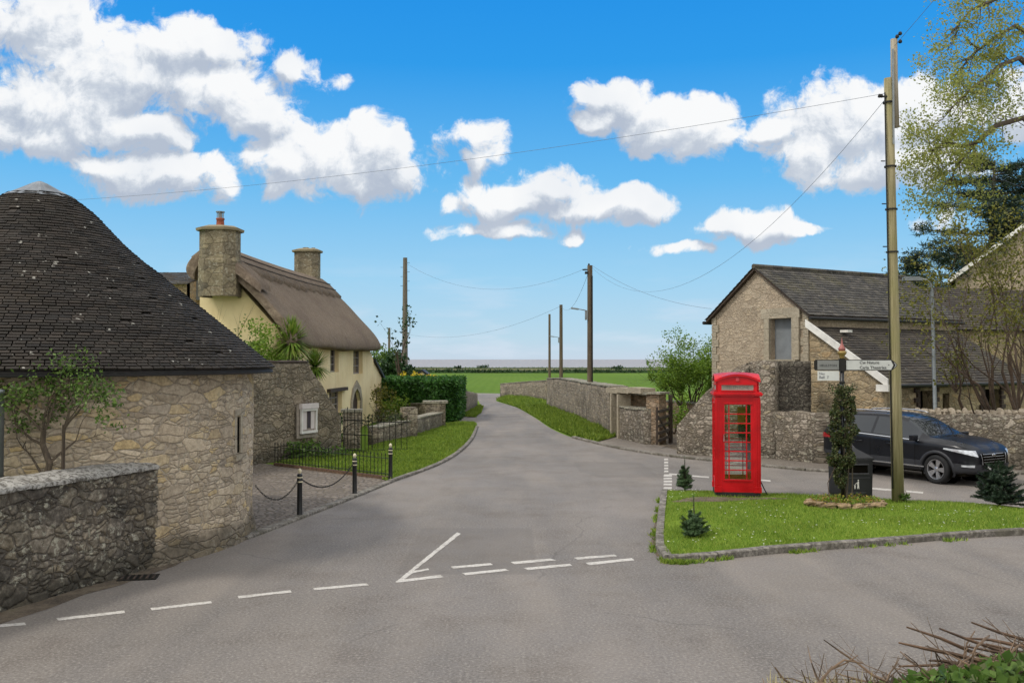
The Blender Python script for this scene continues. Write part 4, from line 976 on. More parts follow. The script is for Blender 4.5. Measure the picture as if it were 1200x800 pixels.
t_ = thing('wall_pier', 'short square stone pier rising in the middle of the low garden wall', 'pier', P, R(20))
mb = MB(); wall(mb, [(-.27, 0), (.27, 0)], [ZatY(477, P.y)] * 2, .52, -.1, .15, .03, .15, 0, 19); lb(mb, 'shaft', M['garden_stone'], t_)
P = G(510, 500)
t_ = thing('wall_pier', 'yellow-lichened end pier with a flat cap where the garden wall meets the hedge', 'pier', P, R(10))
mb = MB(); wall(mb, [(-.42, 0), (.42, 0)], [ZatY(472, P.y)] * 2, .6, -.1, .15, .03, .15, 0, 20); lb(mb, 'shaft', M['garden_stone'], t_)
mb = MB(); mb.box((0, 0, ZatY(472, P.y) + .05), (1.05, .75, .1)); lb(mb, 'cap', M['cap'], t_)
simple_wall('garden_wall', 'straight inner garden wall between the cottage and the clipped hedge', [(XatY(457, 45.5), 45.5), (XatY(512, 41.2), 41.2)], [ZatY(475, 45.5), ZatY(472, 41.2)], .4, 'garden_stone', 'cap', 22)
FW = [G(534, 487.5), G(546, 484.5), G(559.5, 477)]
simple_wall('field_wall', 'short rubble wall with sunlit flat top at the left of the lane end', [(p.x - .35, p.y) for p in FW], [ZatY(455.5, FW[0].y), ZatY(457.5, FW[1].y), ZatY(461, FW[2].y)], .7, 'far_stone', None, 23)
# ================================================================ thatched cottage
fd = Vector((.056, .998, 0)).normalized(); fo = Vector((fd.y, -fd.x, 0)); FY = 29.5
def fx(Y): return -6.43 + .056 * (Y - 44)
def fpt(s_, o=0): return Vector((fx(FY), FY, 0)) + fd * s_ + fo * o     # s along the front, o outward (+) / into the house (-)
def s_at(px): r0 = (px - 600) / F; Y = (-6.43 - .056 * 44) / (r0 - .056); return (Y - FY) / fd.y, Y
t_ = thing('thatched_cottage', 'cream rendered cottage with a steep brown thatched roof and two stone chimneys', 'cottage', fpt(0)); COT = t_
LS, _ = s_at(433.5); LS2, _ = s_at(457)
EZ = 3.55; RZ = 6.35; HW = 2.45; DEP = 2.95
# window / door openings on the front
def rect(px0, px1, y0, y1):
    a, Ya = s_at(px0); b_, Yb = s_at(px1); Y = (Ya + Yb) / 2; return (a, b_, ZatY(y1, Y), ZatY(y0, Y))
OP = {'w1': rect(387, 397, 408.5, 436), 'w2': rect(414, 425, 409.5, 438), 'w3': rect(386, 401, 458.5, 490), 'w4': rect(440.5, 446, 458, 479)}
da, db, dz0, dz1 = rect(412.5, 422, 455, 496)
hole = lambda r0: [(r0[0], r0[2]), (r0[1], r0[2]), (r0[1], r0[3]), (r0[0], r0[3])]
arch = [(da, .05), (db, .05), (db, dz1 - .55), ((da + db) / 2 + (db - da) * .3, dz1 - .2), ((da + db) / 2, dz1), ((da + db) / 2 - (db - da) * .3, dz1 - .2), (da, dz1 - .55)]
sl, Yl = s_at(438)
mb = MB()
panel(mb, fpt(0), fd, fo, [(0, -.1), (LS2, -.1), (LS2, ZatY(459, 46.5)), (sl, ZatY(423, Yl)), (LS, 3.35), (LS, 3.7), (0, 3.7)], [hole(OP[k]) for k in ('w1', 'w2', 'w3', 'w4')] + [arch], .4)
gd_ = -fo
panel(mb, fpt(0) , gd_, -fd, [(.01, -.1), (DEP, -.1), (DEP, 5.75), (HW, 6.1), (HW - .8, 5.35), (.01, EZ)], [], .4)
panel(mb, fpt(LS, -.01), gd_, fd, [(.42, -.1), (DEP, -.1), (DEP, 5.7), (HW, 6.1), (.42, EZ + .3)], [], .4)
panel(mb, fpt(.42, -DEP), fd, -fo, [(0, -.1), (LS - .84, -.1), (LS - .84, 5.7), (0, 5.7)], [], .4)
panel(mb, fpt(LS2, -.42), gd_, fd, [(0, -.1), (3.8, -.1), (3.8, 1.4), (0, 1.4)], [], .3)
mb.build('wall', M['cream'], COT)
def glazing(r0, lintel=False, dep=.22, deep=None, sill=True, cols=2, rows=3):
    a, b_, z0, z1 = r0
    mb = MB(); mb.quad(fpt(a, -dep) + Vector((0, 0, z0)), fpt(b_, -dep) + Vector((0, 0, z0)), fpt(b_, -dep) + Vector((0, 0, z1)), fpt(a, -dep) + Vector((0, 0, z1))); mb.quad(fpt(a, -dep - .02) + Vector((0, 0, z0)), fpt(a, -dep - .02) + Vector((0, 0, z1)), fpt(b_, -dep - .02) + Vector((0, 0, z1)), fpt(b_, -dep - .02) + Vector((0, 0, z0)))
    wnd = mb.build('window', M['pane'], COT)
    mb = MB(); an = math.atan2(fd.y, fd.x)
    for i in range(cols + 1): s_ = a + (b_ - a) * i / cols; e = .035 if i in (0, cols) else 0; mb.box(fpt(s_ + (e if i == 0 else -e), -dep + .03) + Vector((0, 0, (z0 + z1) / 2)), (.07 if e else .04, .05, z1 - z0), an)
    for i in range(rows + 1): z = z0 + (z1 - z0) * i / rows; mb.box(fpt((a + b_) / 2, -dep + .033) + Vector((0, 0, z + (.03 if i == 0 else -.03 if i == rows else 0))), (b_ - a, .05, .06 if i in (0, rows) else .035), an)
    mb.build('frame', M['noticewood'], wnd)
    if sill: mb = MB(); mb.box(fpt((a + b_) / 2, .02) + Vector((0, 0, z0 - .05)), (b_ - a + .15, .2, .1), an); mb.build('sill', M['dressed'], wnd)
    if lintel: mb = MB(); mb.box(fpt((a + b_) / 2 + .05, .03) + Vector((0, 0, z1 + .07)), (b_ - a + .8, .22, .13), an); mb.build('lintel', M['wood_dark'], wnd)
glazing(OP['w1'], sill=False); glazing(OP['w2'], sill=False); glazing(OP['w3'], True, rows=4); glazing(OP['w4'], True)
mb = MB(); mb.poly([fpt(s_, -.12) + Vector((0, 0, z)) for s_, z in arch]); dr = mb.build('door', M['wood_dark'], COT)
cx = (da + db) / 2; wN = (db - da)
mb = MB(); panel(mb, fpt(0, .05), fd, fo, [(da - .28, .02), (db + .28, .02), (db + .28, dz1 - .5), (cx + wN * .42 + .1, dz1 + .02), (cx, dz1 + .35), (cx - wN * .42 - .1, dz1 + .02), (da - .28, dz1 - .5)], [arch], .06); mb.build('surround', M['dressed'], dr)
# thatch
TP = [(-.12, 3.62), (.30, 3.36), (.44, 3.42), (.46, 3.60), (.28, 3.95), (-.1, 4.40), (-.55, 4.88), (-1.0, 5.35), (-1.5, 5.83), (-1.95, 6.23), (-2.3, 6.47), (-HW, 6.52)]
full = TP + [(-2 * HW - o_, z) for o_, z in reversed(TP[:-1])]
full = TP[1:] + [(-2.8, 6.42), (-3.08, 6.2), (-3.25, 5.9), (-3.2, 5.66)]; full = full + [(-HW + (o_ + HW) * (.88 if o_ > -HW else .62), 3.35 + (z - 3.35) * .9) for o_, z in reversed(full)]
def thatch_loop(s_, k=1.0, dz=0.0, shr=0.0):
    c = Vector((-HW, 4.6)); L_ = []
    for o_, z in full:
        p = Vector((o_, z)); p = c + (p - c) * k; nz_ = .05 * noise.noise(Vector((s_ * .6, p.x * .8, p.y * .8)))
        L_.append(fpt(s_, p.x + nz_) + Vector((0, 0, p.y + nz_ + dz)))
    return L_
mb = MB(); NL = 46; loops = [thatch_loop(-.53, .985)]
for i in range(NL + 1):
    s_ = -.5 + (LS + .85) * i / NL; sag = -.07 * math.sin(math.pi * i / NL) + .02 * noise.noise(Vector((s_, 0, 3)))
    loops.append(thatch_loop(s_, 1, sag))
loops.append(thatch_loop(LS + .40, .975)); nP = len(full); k0 = 0
for l in loops: mb.add(l)
for i in range(len(loops) - 1):
    for j in range(nP - 1): mb.face((i * nP + j, (i + 1) * nP + j, (i + 1) * nP + j + 1, i * nP + j + 1))
    mb.face((i * nP + nP - 1, (i + 1) * nP + nP - 1, (i + 1) * nP, i * nP))
for b0_ in (0, (len(loops) - 1) * nP):
    for j in range(nP // 2 - 1): mb.face((b0_ + j, b0_ + j + 1, b0_ + nP - 2 - j, b0_ + nP - 1 - j))
th = mb.build('thatch', M['thatch'], COT, True, True)
md = th.modifiers.new('s', 'SUBSURF'); md.levels = 2; md.render_levels = 2
# raised ridge block with a cut edge
mb = MB(); RP = [(-HW + .82, 6.32 - .42 - .03), (-HW + .86, 6.0), (-HW + .42, 6.42), (-HW + .15, 6.60), (-HW, 6.64)]
RP = [(-HW + .98, 5.72), (-HW + 1.06, 5.90), (-HW + .58, 6.40), (-HW + .2, 6.68), (-HW, 6.74)]
fullr = RP + [(-HW - .3, 6.64), (-HW - .75, 6.3), (-HW - .72, 6.15)]; nP = len(fullr); nl = 80
for i in range(nl + 1):
    s_ = -.1 + (LS + .1) * i / nl; sag = -.07 * math.sin(math.pi * (s_ + .5) / (LS + .85)); sc2 = 1 + .06 * math.sin(s_ * 2 * math.pi / 1.1)
    mb.add([fpt(s_, -HW + (o_ + HW) * (sc2 if j in (0, 1) else 1)) + Vector((0, 0, z + sag - (.05 * (sc2 - 1) / .06 if j in (0, 1) else 0))) for j, (o_, z) in enumerate(fullr)])
for i in range(nl):
    for j in range(nP - 1): mb.face((i * nP + j, (i + 1) * nP + j, (i + 1) * nP + j + 1, i * nP + j + 1))
for b0_ in (0, nl * nP): mb.face([b0_ + j for j in range(nP)])
mb.build('ridge', M['thatch'], th, True, True)
mb = MB()
for zz in (.80, .55):
    mb.tube([fpt(-.1 + (LS + .1) * i / 60, -HW + zz + .03) + Vector((0, 0, 6.42 - (zz - .55) * 1.05 - .07 * math.sin(math.pi * i / 60))) for i in range(61)], .022, 5)
mb.build('ridge_ligger', M['wood_dark'], th)
# little thatched saddle at the near gable shoulder
mb = MB(); S_ = []
for i in range(9):
    s_ = -.72 + i * .13; hump = math.sin(math.pi * min(1, (i + .6) / 5.5 if i < 5 else 1)) if i < 5 else 1
    S_ = [(-HW + 1.75, 5.12), (-HW + 1.72, 5.3), (-HW + 1.3, 5.72), (-HW + .8, 6.12), (-HW + .5, 6.3), (-HW + .45, 6.1)]
    mb.add([fpt(s_, o_) + Vector((0, 0, z + .06 + .02 * noise.noise(Vector((s_ * 3, o_ * 3, 0))) - (.1 if i == 0 else 0))) for o_, z in S_])
for i in range(8):
    for j in range(5): mb.face((i * 6 + j, i * 6 + 6 + j, i * 6 + 7 + j, i * 6 + j + 1))
mb.face(range(6)); mb.face(range(48, 54)); mb.build('gable_saddle', M['thatch'], th, True)
# lean-to verge
mb = MB(); a = fpt(sl - .1, .12) + Vector((0, 0, ZatY(423, Yl) + .12)); b_ = fpt(LS2 + .2, .12) + Vector((0, 0, ZatY(459, 46.5) - .02)); c = b_ + gd_ * 4.2; d = a + gd_ * 4.2; u_ = Vector((0, 0, -.14))
k = mb.add([a, b_, c, d, a + u_, b_ + u_, c + u_, d + u_])
for f in ((0, 1, 2, 3), (7, 6, 5, 4), (0, 4, 5, 1), (1, 5, 6, 2), (2, 6, 7, 3), (3, 7, 4, 0)): mb.face([k + i for i in f])
mb.build('lean_to_roof', M['slate_gutter'], COT)
# chimneys
def chimney(s_, o_, w0, d0, ztop, z0, pot=True, parent=COT, lean=0):
    c = fpt(s_, o_); mb = MB(); ch = min(w0, d0) * .28
    def octa(w_, d_, z): return [c + fo * x + fd * y + Vector((0, 0, z)) for x, y in ((-w_ / 2, -d_ / 2 + ch), (-w_ / 2 + ch, -d_ / 2), (w_ / 2 - ch, -d_ / 2), (w_ / 2, -d_ / 2 + ch), (w_ / 2, d_ / 2 - ch), (w_ / 2 - ch, d_ / 2), (-w_ / 2 + ch, d_ / 2), (-w_ / 2, d_ / 2 - ch))]
    zs = [(w0 + .03, z0), (w0 + .03, ztop - 1.05 if pot else z0 + .3), (w0 - .02, ztop - 1.0 if pot else z0 + .35), (w0 - .02, ztop - .1)]
    R_ = [octa(a, d0 * a / w0, z) for a, z in zs]
    for i in range(len(R_) - 1):
        acc_ = 0
        for j in range(8):
            j2 = (j + 1) % 8; l = (R_[i][j2] - R_[i][j]).length; mb.quad(R_[i][j], R_[i][j2], R_[i + 1][j2], R_[i + 1][j], [(acc_, zs[i][1]), (acc_ + l, zs[i][1]), (acc_ + l, zs[i + 1][1]), (acc_, zs[i + 1][1])]); acc_ += l
    o = mb.build('chimney', M['chimney_stone'], parent)
    mb = MB(); T0 = octa(w0 + .14, d0 + .14, ztop - .1); T1 = octa(w0 + .16, d0 + .16, ztop - .02); T2 = octa(w0 - .2, d0 - .2, ztop + .06)
    for A_, B_ in ((T0, T1), (T1, T2)):
        for j in range(8): mb.quad(A_[j], A_[(j + 1) % 8], B_[(j + 1) % 8], B_[j])
    mb.poly(T2); mb.poly(T0[::-1]); mb.build('capping', M['chimney_stone'], o)
    if pot:
        mb = MB(); mb.lathe([(.15, ztop + .03), (.13, ztop + .08), (.115, ztop + .27), (.135, ztop + .29), (.135, ztop + .33), (.09, ztop + .34)], 16, (c.x, c.y, 0)); mb.build('chimney_pot', M['terracotta'], o, True)
        mb = MB()
        for a in range(4): mb.box((c.x + .1 * math.cos(a * 1.57), c.y + .1 * math.sin(a * 1.57), ztop + .42), (.02, .02, .22))
        mb.lathe([(.14, ztop + .52), (.14, ztop + .55), (0, ztop + .57)], 14, (c.x, c.y, 0)); mb.lathe([(.07, ztop + .34), (.07, ztop + .5)], 12, (c.x, c.y, 0)); mb.build('cowl', M['grey_steel'], o)
    else:
        mb = MB()
        for i in range(7): mb.box(c + Vector((random.uniform(-.3, .3), random.uniform(-.2, .2), ztop + .07)), (.16, .12, .08), random.random())
        mb.build('loose_stones', M['chimney_stone'], o)
    return o
Yn = 29.9; Xn = XatY(257.3, Yn); on = (Vector((Xn, Yn, 0)) - fpt(0)).dot(fo); sn = (Vector((Xn, Yn, 0)) - fpt(0)).dot(fd)
chimney(-.45, on + .27, 1.2, 1.1, ZatY(267, 29.0), 4.95)
Yf = 41.0; Xf = XatY(359.7, Yf); of = (Vector((Xf, Yf, 0)) - fpt(0)).dot(fo); sf = (Vector((Xf, Yf, 0)) - fpt(0)).dot(fd)
chimney(sf, of, 1.12, .85, ZatY(292, Yf - .4), 5.6, False)
# house glimpsed behind the round barn roof
t_ = thing('stone_house', 'slate-roofed stone house just showing behind the round barn roof, left of the cottage', 'house', (-14, 40, 0))
mb = MB(); panel(mb, (-16.5, 38, 0), (1, 0, 0), (0, -1, 0), [(0, -.1), (2.9, -.1), (2.9, 6.15), (0, 6.15)], [], .4); panel(mb, (-13.6, 38.02, 0), (0, 1, 0), (1, 0, 0), [(0, -.1), (5, -.1), (5, 5.1), (2.5, 6.6), (0, 6.1)], [], .4); mb.build('wall', M['stable_stone'], t_)
mb = MB(); slates(mb, (-16.6, 37.7, 6.05), (1, 0, 0), (0, 2.8, .75), 3.1, 2.9, .3, .22); rf = mb.build('roof', M['brown_slate'], t_)
mb = MB(); wall(mb, [(-13.95, 39.5), (-13.3, 39.5)], [ZatY(308.5, 39.5)] * 2, .7, 5.5, .3, .01, .3, 0, 3); mb.build('chimney', M['grey_door'], t_)

# ================================================================ plants and hedges, left
def hedge_mesh(name, label, cat, outline, h, nl, size, mat, seed, core=M['leaf_dark'], bumpy=.12, zb=0, group=None):
    r_ = random.Random(seed); O = [Vector(p[:2]) for p in outline]; c = sum(O, Vector((0, 0))) / len(O)
    t_ = thing(name, label, cat, (c.x, c.y, 0), 0, group)
    mb = MB(); n_ = len(O); k = mb.add([(c.x + (p.x - c.x) * .93, c.y + (p.y - c.y) * .93, z) for z in (zb, h - .12) for p in O])
    for i in range(n_): mb.face((k + i, k + (i + 1) % n_, k + n_ + (i + 1) % n_, k + n_ + i))
    mb.face([k + n_ + i for i in range(n_)]); mb.build('stems', core, t_)
    mb = MB(); P = []; per = [(O[(i + 1) % n_] - O[i]).length for i in range(n_)]; T_ = sum(per)
    area_top = abs(sum(O[i].x * O[(i + 1) % n_].y - O[(i + 1) % n_].x * O[i].y for i in range(n_))) / 2; side = T_ * h
    while len(P) < nl:
        if r_.random() < area_top / (area_top + side):
            x = r_.uniform(min(p.x for p in O), max(p.x for p in O)); y = r_.uniform(min(p.y for p in O), max(p.y for p in O))
            if not inpoly((x, y), O): continue
            z = h + bumpy * noise.noise(Vector((x * 1.1, y * 1.1, seed))) - r_.random() * .12; P.append((x, y, z))
        else:
            s_ = r_.uniform(0, T_); i = 0
            while s_ > per[i]: s_ -= per[i]; i += 1
            p = O[i].lerp(O[(i + 1) % n_], s_ / per[i]); z = zb + r_.random() * (h - zb); q_ = c + (p - c) * (1 + .03 * noise.noise(Vector((p.x * 1.4, p.y * 1.4, z * 1.4))) - .05 * r_.random() ** 2); P.append((q_.x, q_.y, z))
    leaves(mb, P, size, rng=r_); mb.build('foliage', mat, t_); return t_
hz_ = 1.98
hedge_mesh('clipped_hedge', 'dense clipped green hedge beyond the garden wall on the left of the lane', 'hedge', [G(537, 493.5), G(536, 489).xy.to_3d() + Vector((.25, 2.2, 0)), (-6.6, 50.5, 0), (-7.2, 45.4, 0), G(508, 495.5)], hz_, 26000, .16, M['hedge_leaf'], 31)
def bush(name, label, cat, c, r, h, nl, size, mat, seed, group=None, zb=.0, stems=6, lumps=7):
    r_ = random.Random(seed); c = Vector(c); t_ = thing(name, label, cat, (c.x, c.y, c.z), 0, group)
    mb = MB(); tips = []
    for i in range(stems): branch(mb, c, (r_.gauss(0, .45), r_.gauss(0, .45), 1), h * .27, .012 + .008 * h, 2, tips, .6, .2, (2, 3), 3, .7, .15, 5, r_)
    mb.build('stem', M['twig'], t_)
    mb = MB(); B_ = [(Vector((r_.uniform(-.55, .55) * r, r_.uniform(-.55, .55) * r, h * r_.uniform(.3, .78))), r_.uniform(.35, .6)) for _ in range(lumps)]
    P = []
    while len(P) < nl:
        b_, k = B_[r_.randrange(lumps)]; d = Vector((r_.gauss(0, 1), r_.gauss(0, 1), r_.gauss(0, 1))).normalized() * (r_.random() ** .4)
        p = b_ + Vector((d.x * r * k, d.y * r * k, d.z * h * k * .55))
        if p.z < zb: continue
        if noise.noise(p * (2.2 / max(.5, r)) + Vector((seed, 0, 0))) < -.18: continue
        P.append(c + p)
    leaves(mb, P, size, rng=r_); mb.build('crown' if 'tree' in name else 'foliage', mat, t_); return t_
def yucca(name, label, loc, h, L, n_, seed, lean=(0, 0), zc=None):
    r_ = random.Random(seed); t_ = thing(name, label, 'palm', loc, 0, 'cabbage palms behind the boundary wall')
    mb = MB(); mb.tube([(lean[0] * i / 8 * h, lean[1] * i / 8 * h, h * i / 8) for i in range(9)], [.11 - .004 * i + .01 * (i % 2) for i in range(9)], 9); lb(mb, 'trunk', M['bark'], t_)
    mb = MB(); top = Vector((lean[0] * h, lean[1] * h, h))
    for i in range(n_):
        a = r_.uniform(0, 6.28); el_ = r_.uniform(-.5, 1.5); d = Vector((math.cos(a) * math.cos(el_), math.sin(a) * math.cos(el_), math.sin(el_))); s_ = Vector((-math.sin(a), math.cos(a), 0)) * .032; l = L * r_.uniform(.75, 1.1); pts = []
        for j in range(5):
            f = j / 4; p = top + d * l * f + Vector((0, 0, -.25 * l * f * f * (1.2 - math.sin(max(0, el_))))); w_ = (1 - f) ** .6 * (1 if j else .6); pts.append((p - s_ * w_, p + s_ * w_))
        for j in range(4): mb.quad(pts[j][0], pts[j][1], pts[j + 1][1], pts[j + 1][0])
    lb(mb, 'blades', M['palm'], t_); 
    mb = MB()
    for i in range(26):
        a = r_.uniform(0, 6.28); d = Vector((math.cos(a) * .5, math.sin(a) * .5, -1)).normalized(); s_ = Vector((-math.sin(a), math.cos(a), 0)) * .02; l = L * r_.uniform(.5, .9); mb.quad(top - s_, top + s_, top + d * l + s_ * .2, top + d * l - s_ * .2)
    lb(mb, 'dead_blades', M['dead_twig'], t_); return t_
p = at(341, 400, 29.2); yucca('cabbage_palm', 'spiky cabbage palm above the boundary wall, the higher and larger of the two crowns', (p.x, p.y, 0), p.z - .05, .95, 420, 41)
p = at(369, 428, 30.2); yucca('cabbage_palm', 'smaller spiky cabbage palm drooping over the sloping wall end', (p.x, p.y, 0), p.z - .05, .7, 280, 42)
p = at(318, 420, 28.6)
bush('leafy_shrub', 'bright green leafy shrub rising behind the boundary wall below the cream gable', 'shrub', (p.x, p.y, 1.7), 1.25, 2.35, 5200, .1, M['leaf_bright'], 43)
p = at(302, 420, 28.2); bush('leafy_shrub', 'light airy shrub reaching up the cream gable beside the palm', 'shrub', (p.x - .1, p.y, 0), .6, 4.2, 900, .1, M['leaf_mid'], 44)
# bare climber in front of the gable
mb = MB(); tips = []; r_ = random.Random(45)
for px in (250, 262, 272): p = at(px, 400, 28.6); p.z = 2.4; branch(mb, p, ((px - 262) * .01, 0, 1), 1.1, .024, 3, tips, .42, .2, (2, 2), 4, .72, .1, 5, r_)
tag(mb.build('bare_shrub', M['twig']), 'leafless twiggy shrub in front of the cream gable wall', 'shrub')
# small tree before the round barn
p = at(56, 560, 11.85); r_ = random.Random(46)
t_ = thing('small_tree', 'small gnarled tree with thin green crown behind the capped wall, against the round barn', 'tree', (p.x, p.y, 0))
mb = MB(); tips = []
mb.tube([(p.x, p.y, 0), (p.x + .03, p.y, .8), (p.x - .04, p.y, 1.35), (p.x + .02, p.y, 1.6), (p.x - .09, p.y + .03, 1.85), (p.x - .06, p.y, 2.05)], [.06, .05, .045, .045, .038, .035], 8)
mb.tube([(p.x + .16, p.y + .05, 0), (p.x + .17, p.y + .05, 1.4), (p.x + .19, p.y + .02, 2.1)], [.03, .026, .02], 7)
for s_, d in [((-.06, 0, 2.0), (-.7, 0, 1)), ((-.06, 0, 2.05), (.1, .1, 1)), ((.19, .02, 2.05), (.5, 0, 1)), ((.19, .02, 2.0), (.1, -.1, 1)), ((-.04, 0, 1.4), (-.9, .1, .8)), ((.02, 0, 1.6), (.55, 0, .9)), ((-.06, 0, 2.0), (.55, 0, .8)), ((-.09, 0, 1.85), (-1, 0, .6))]:
    branch(mb, p.xy.to_3d() + Vector(s_), d, .42, .02, 3, tips, .75, .12, (2, 3), 3, .72, .2, 5, r_)
mb.build('trunk', M['bark'], t_)
mb = MB(); P = []
for tp, d in tips:
    for j in range(9):
        a = tp + Vector((r_.gauss(0, .07), r_.gauss(0, .07), r_.gauss(0, .06)))
        if a.z > 2.0: P.append(a)
for j in range(1500):
    a = Vector((p.x + r_.gauss(-.05, .33), p.y + r_.gauss(0, .2), 2.55 + r_.gauss(0, .15))); 
    if noise.noise(a * 3.2) > -.05: P.append(a)
leaves(mb, P, .055, rng=r_); mb.build('crown', M['leaf_mid'], t_)
# planting by the railings and cottage garden
p = G(350, 541); bush('garden_shrub', 'grassy green clump growing at the foot of the notice-board wall', 'shrub', (p.x, p.y + .3, 0), .7, .6, 260, .16, M['leaf_mid'], 47)
p = G(378, 541); bush('garden_shrub', 'low leafy plants behind the railings in front of the sloping wall end', 'shrub', (p.x, p.y + .6, 0), .8, .4, 260, .12, M['leaf_mid'], 48)
p = at(398, 500, 31.5); bush('garden_shrub', 'loose shrub left of the tall gate below the lower cottage window', 'shrub', (p.x, p.y, 0), .8, 1.35, 700, .1, M['hedge_leaf'], 49)
p = at(447, 500, 40.5); bush('garden_shrub', 'airy climbing shrub against the right corner of the cream cottage', 'shrub', (p.x, p.y, 0), .9, 1.9, 800, .1, M['olive_leaf'], 50)
p = at(462, 487, 42.5); bush('garden_shrub', 'bright green shrub between the cottage corner and the clipped hedge', 'shrub', (p.x, p.y, 0), .8, 1.3, 900, .12, M['leaf_bright'], 51)
p = at(432, 505, 33.5); bush('garden_shrub', 'trailing shrub hanging over the low garden wall by the gate', 'shrub', (p.x + .6, p.y, .1), .9, .95, 700, .1, M['ivy'], 52)
p = at(455, 430, 54); bush('dense_tree', 'rounded dark evergreen tree behind the cottage end, nearest the thatch', 'tree', (p.x, p.y, 0), 1.5, 3.8, 3200, .22, M['leaf_dark'], 53)
p = at(449, 415, 57); bush('dense_tree', 'green bushy tree topping the greenery between the thatch and the tall pole', 'tree', (p.x, p.y, 0), 1.4, 4.1, 3000, .2, M['leaf_mid'], 54)
p = at(472, 445, 55); bush('garden_bush', 'broad dark green bush behind the hedge at the foot of the tall pole', 'bush', (p.x, p.y, 0), 2.0, 2.9, 3000, .22, M['leaf_dark'], 55)
p = at(478, 440, 52); bush('flowering_bush', 'small yellow flowering bush behind the hedge, left of the white shed', 'bush', (p.x, p.y, 0), .6, 2.25, 500, .13, M['yellow_flower'], 56, None, 1.6)
p = at(502, 440, 53); bush('flowering_bush', 'wide yellow flowering bush behind the hedge, right of the white shed', 'bush', (p.x, p.y, 0), 1.15, 2.15, 900, .13, M['yellow_flower'], 57, None, 1.55)
# white shed
Y = 60; x0, x1 = XatY(489, Y), XatY(500, Y)
t_ = thing('garden_shed', 'tiny white gabled shed with dark roof showing above the hedge', 'shed', ((x0 + x1) / 2, Y, 0))
zE, zP = ZatY(440, Y), ZatY(435.5, Y); hw = (x1 - x0) / 2
mb = MB(); panel(mb, (x0, Y, 0), (1, 0, 0), (0, -1, 0), [(0, 0), (2 * hw, 0), (2 * hw, zE), (hw, zP), (0, zE)], [], 1.6); mb.build('wall', M['cream'], t_)
mb = MB(); panel(mb, (x0, Y - .1, 0), (1, 0, 0), (0, -1, 0), [(-.1, zE - .02), (hw, zP + .03), (2 * hw + .1, zE - .02), (2 * hw + .1, zE + .1), (hw, zP + .16), (-.1, zE + .1)], [], 1.8); mb.build('roof', M['slate_gutter'], t_)
# sparse young tree beside the tall pole
p = at(470, 445, 50); r_ = random.Random(58); t_ = thing('young_tree', 'thin young tree with sparse dark leaves around the tall pole behind the hedge', 'tree', (p.x, p.y, 0))
mb = MB(); tips = []; branch(mb, (p.x, p.y, 0), (0, 0, 1), 3.4, .06, 0, tips, .5, .5, (2, 3), 5, .7, .03, 5, r_)
for z in (1.6, 2.2, 2.8, 3.2): branch(mb, (p.x, p.y, z), (r_.uniform(-.5, .5), r_.uniform(-.3, .3), 1), 1.3, .03, 2, tips, .45, .35, (2, 3), 3, .7, .08, 4, r_)
mb.build('trunk', M['twig'], t_)
mb = MB(); P = [tp + Vector((r_.gauss(0, .12), r_.gauss(0, .12), r_.gauss(0, .15))) for tp, d in tips for _ in range(4)]; leaves(mb, P, .15, rng=r_, aspect=.8); mb.build('crown', M['leaf_dark'], t_)

# far hedge and bushes across the field
def long_hedge(name, label, pts, h, wd, n_, size, mat, seed):
    r_ = random.Random(seed); t_ = thing(name, label, 'hedge', (pts[0][0], pts[0][1], 0)); mb = MB()
    for (a, b_) in zip(pts, pts[1:]):
        for i in range(40):
            f0 = i / 40; f1 = (i + 1) / 40; A_ = Vector(a).lerp(Vector(b_), f0); B_ = Vector(a).lerp(Vector(b_), f1); h0 = h * (.8 + .35 * noise.noise(Vector((A_.x * .11, A_.y * .1, seed)))); h1 = h * (.8 + .35 * noise.noise(Vector((B_.x * .11, B_.y * .1, seed))))
            mb.quad((A_.x, A_.y - wd / 2, -.1), (B_.x, B_.y - wd / 2, -.1), (B_.x, B_.y - wd * .3, h1), (A_.x, A_.y - wd * .3, h0)); mb.quad((A_.x, A_.y - wd * .3, h0), (B_.x, B_.y - wd * .3, h1), (B_.x, B_.y + wd / 2, 0), (A_.x, A_.y + wd / 2, 0))
    mb.build('stems', M['leaf_dark'], t_); mb = MB(); P = []
    for i in range(n_):
        k = r_.randrange(len(pts) - 1); f = r_.random(); A_ = Vector(pts[k]).lerp(Vector(pts[k + 1]), f); hh = h * (.85 + .35 * noise.noise(Vector((A_.x * .11, A_.y * .1, seed)))); P.append((A_.x, A_.y - wd / 2 + r_.random() * wd * .7, r_.random() ** .6 * hh))
    leaves(mb, P, size, rng=r_); mb.build('foliage', mat, t_)
long_hedge('field_hedge', 'long dark hedge line closing the far side of the green field', [(-60, 197), (0, 198), (90, 199)], .7, 2.2, 9000, .45, M['leaf_dark'], 61)
long_hedge('field_hedge', 'fainter hedge line across the rough pasture just before the sea', [(-70, 306), (10, 304), (110, 308)], .3, 2.5, 3000, .35, M['leaf_mid'], 62)
for px, Y, s_, lab in [(565, 285, 2.2, 'small dark bush on the rough pasture left of the lane end, against the sea'), (726, 262, 2.6, 'dark bush on the rough pasture to the right of the poles, against the sea'), (537, 290, 1.6, 'tiny dark bush on the pasture skyline above the field wall'), (480, 280, 2.4, 'low dark thicket on the pasture skyline above the hedge')]:
    bush('scrub_bush', lab, 'bush', (XatY(px, Y), Y, -.3), s_, 1.5, 260, .45, M['leaf_dark'], px, 'bushes on the far pasture', 0, 2, 4)

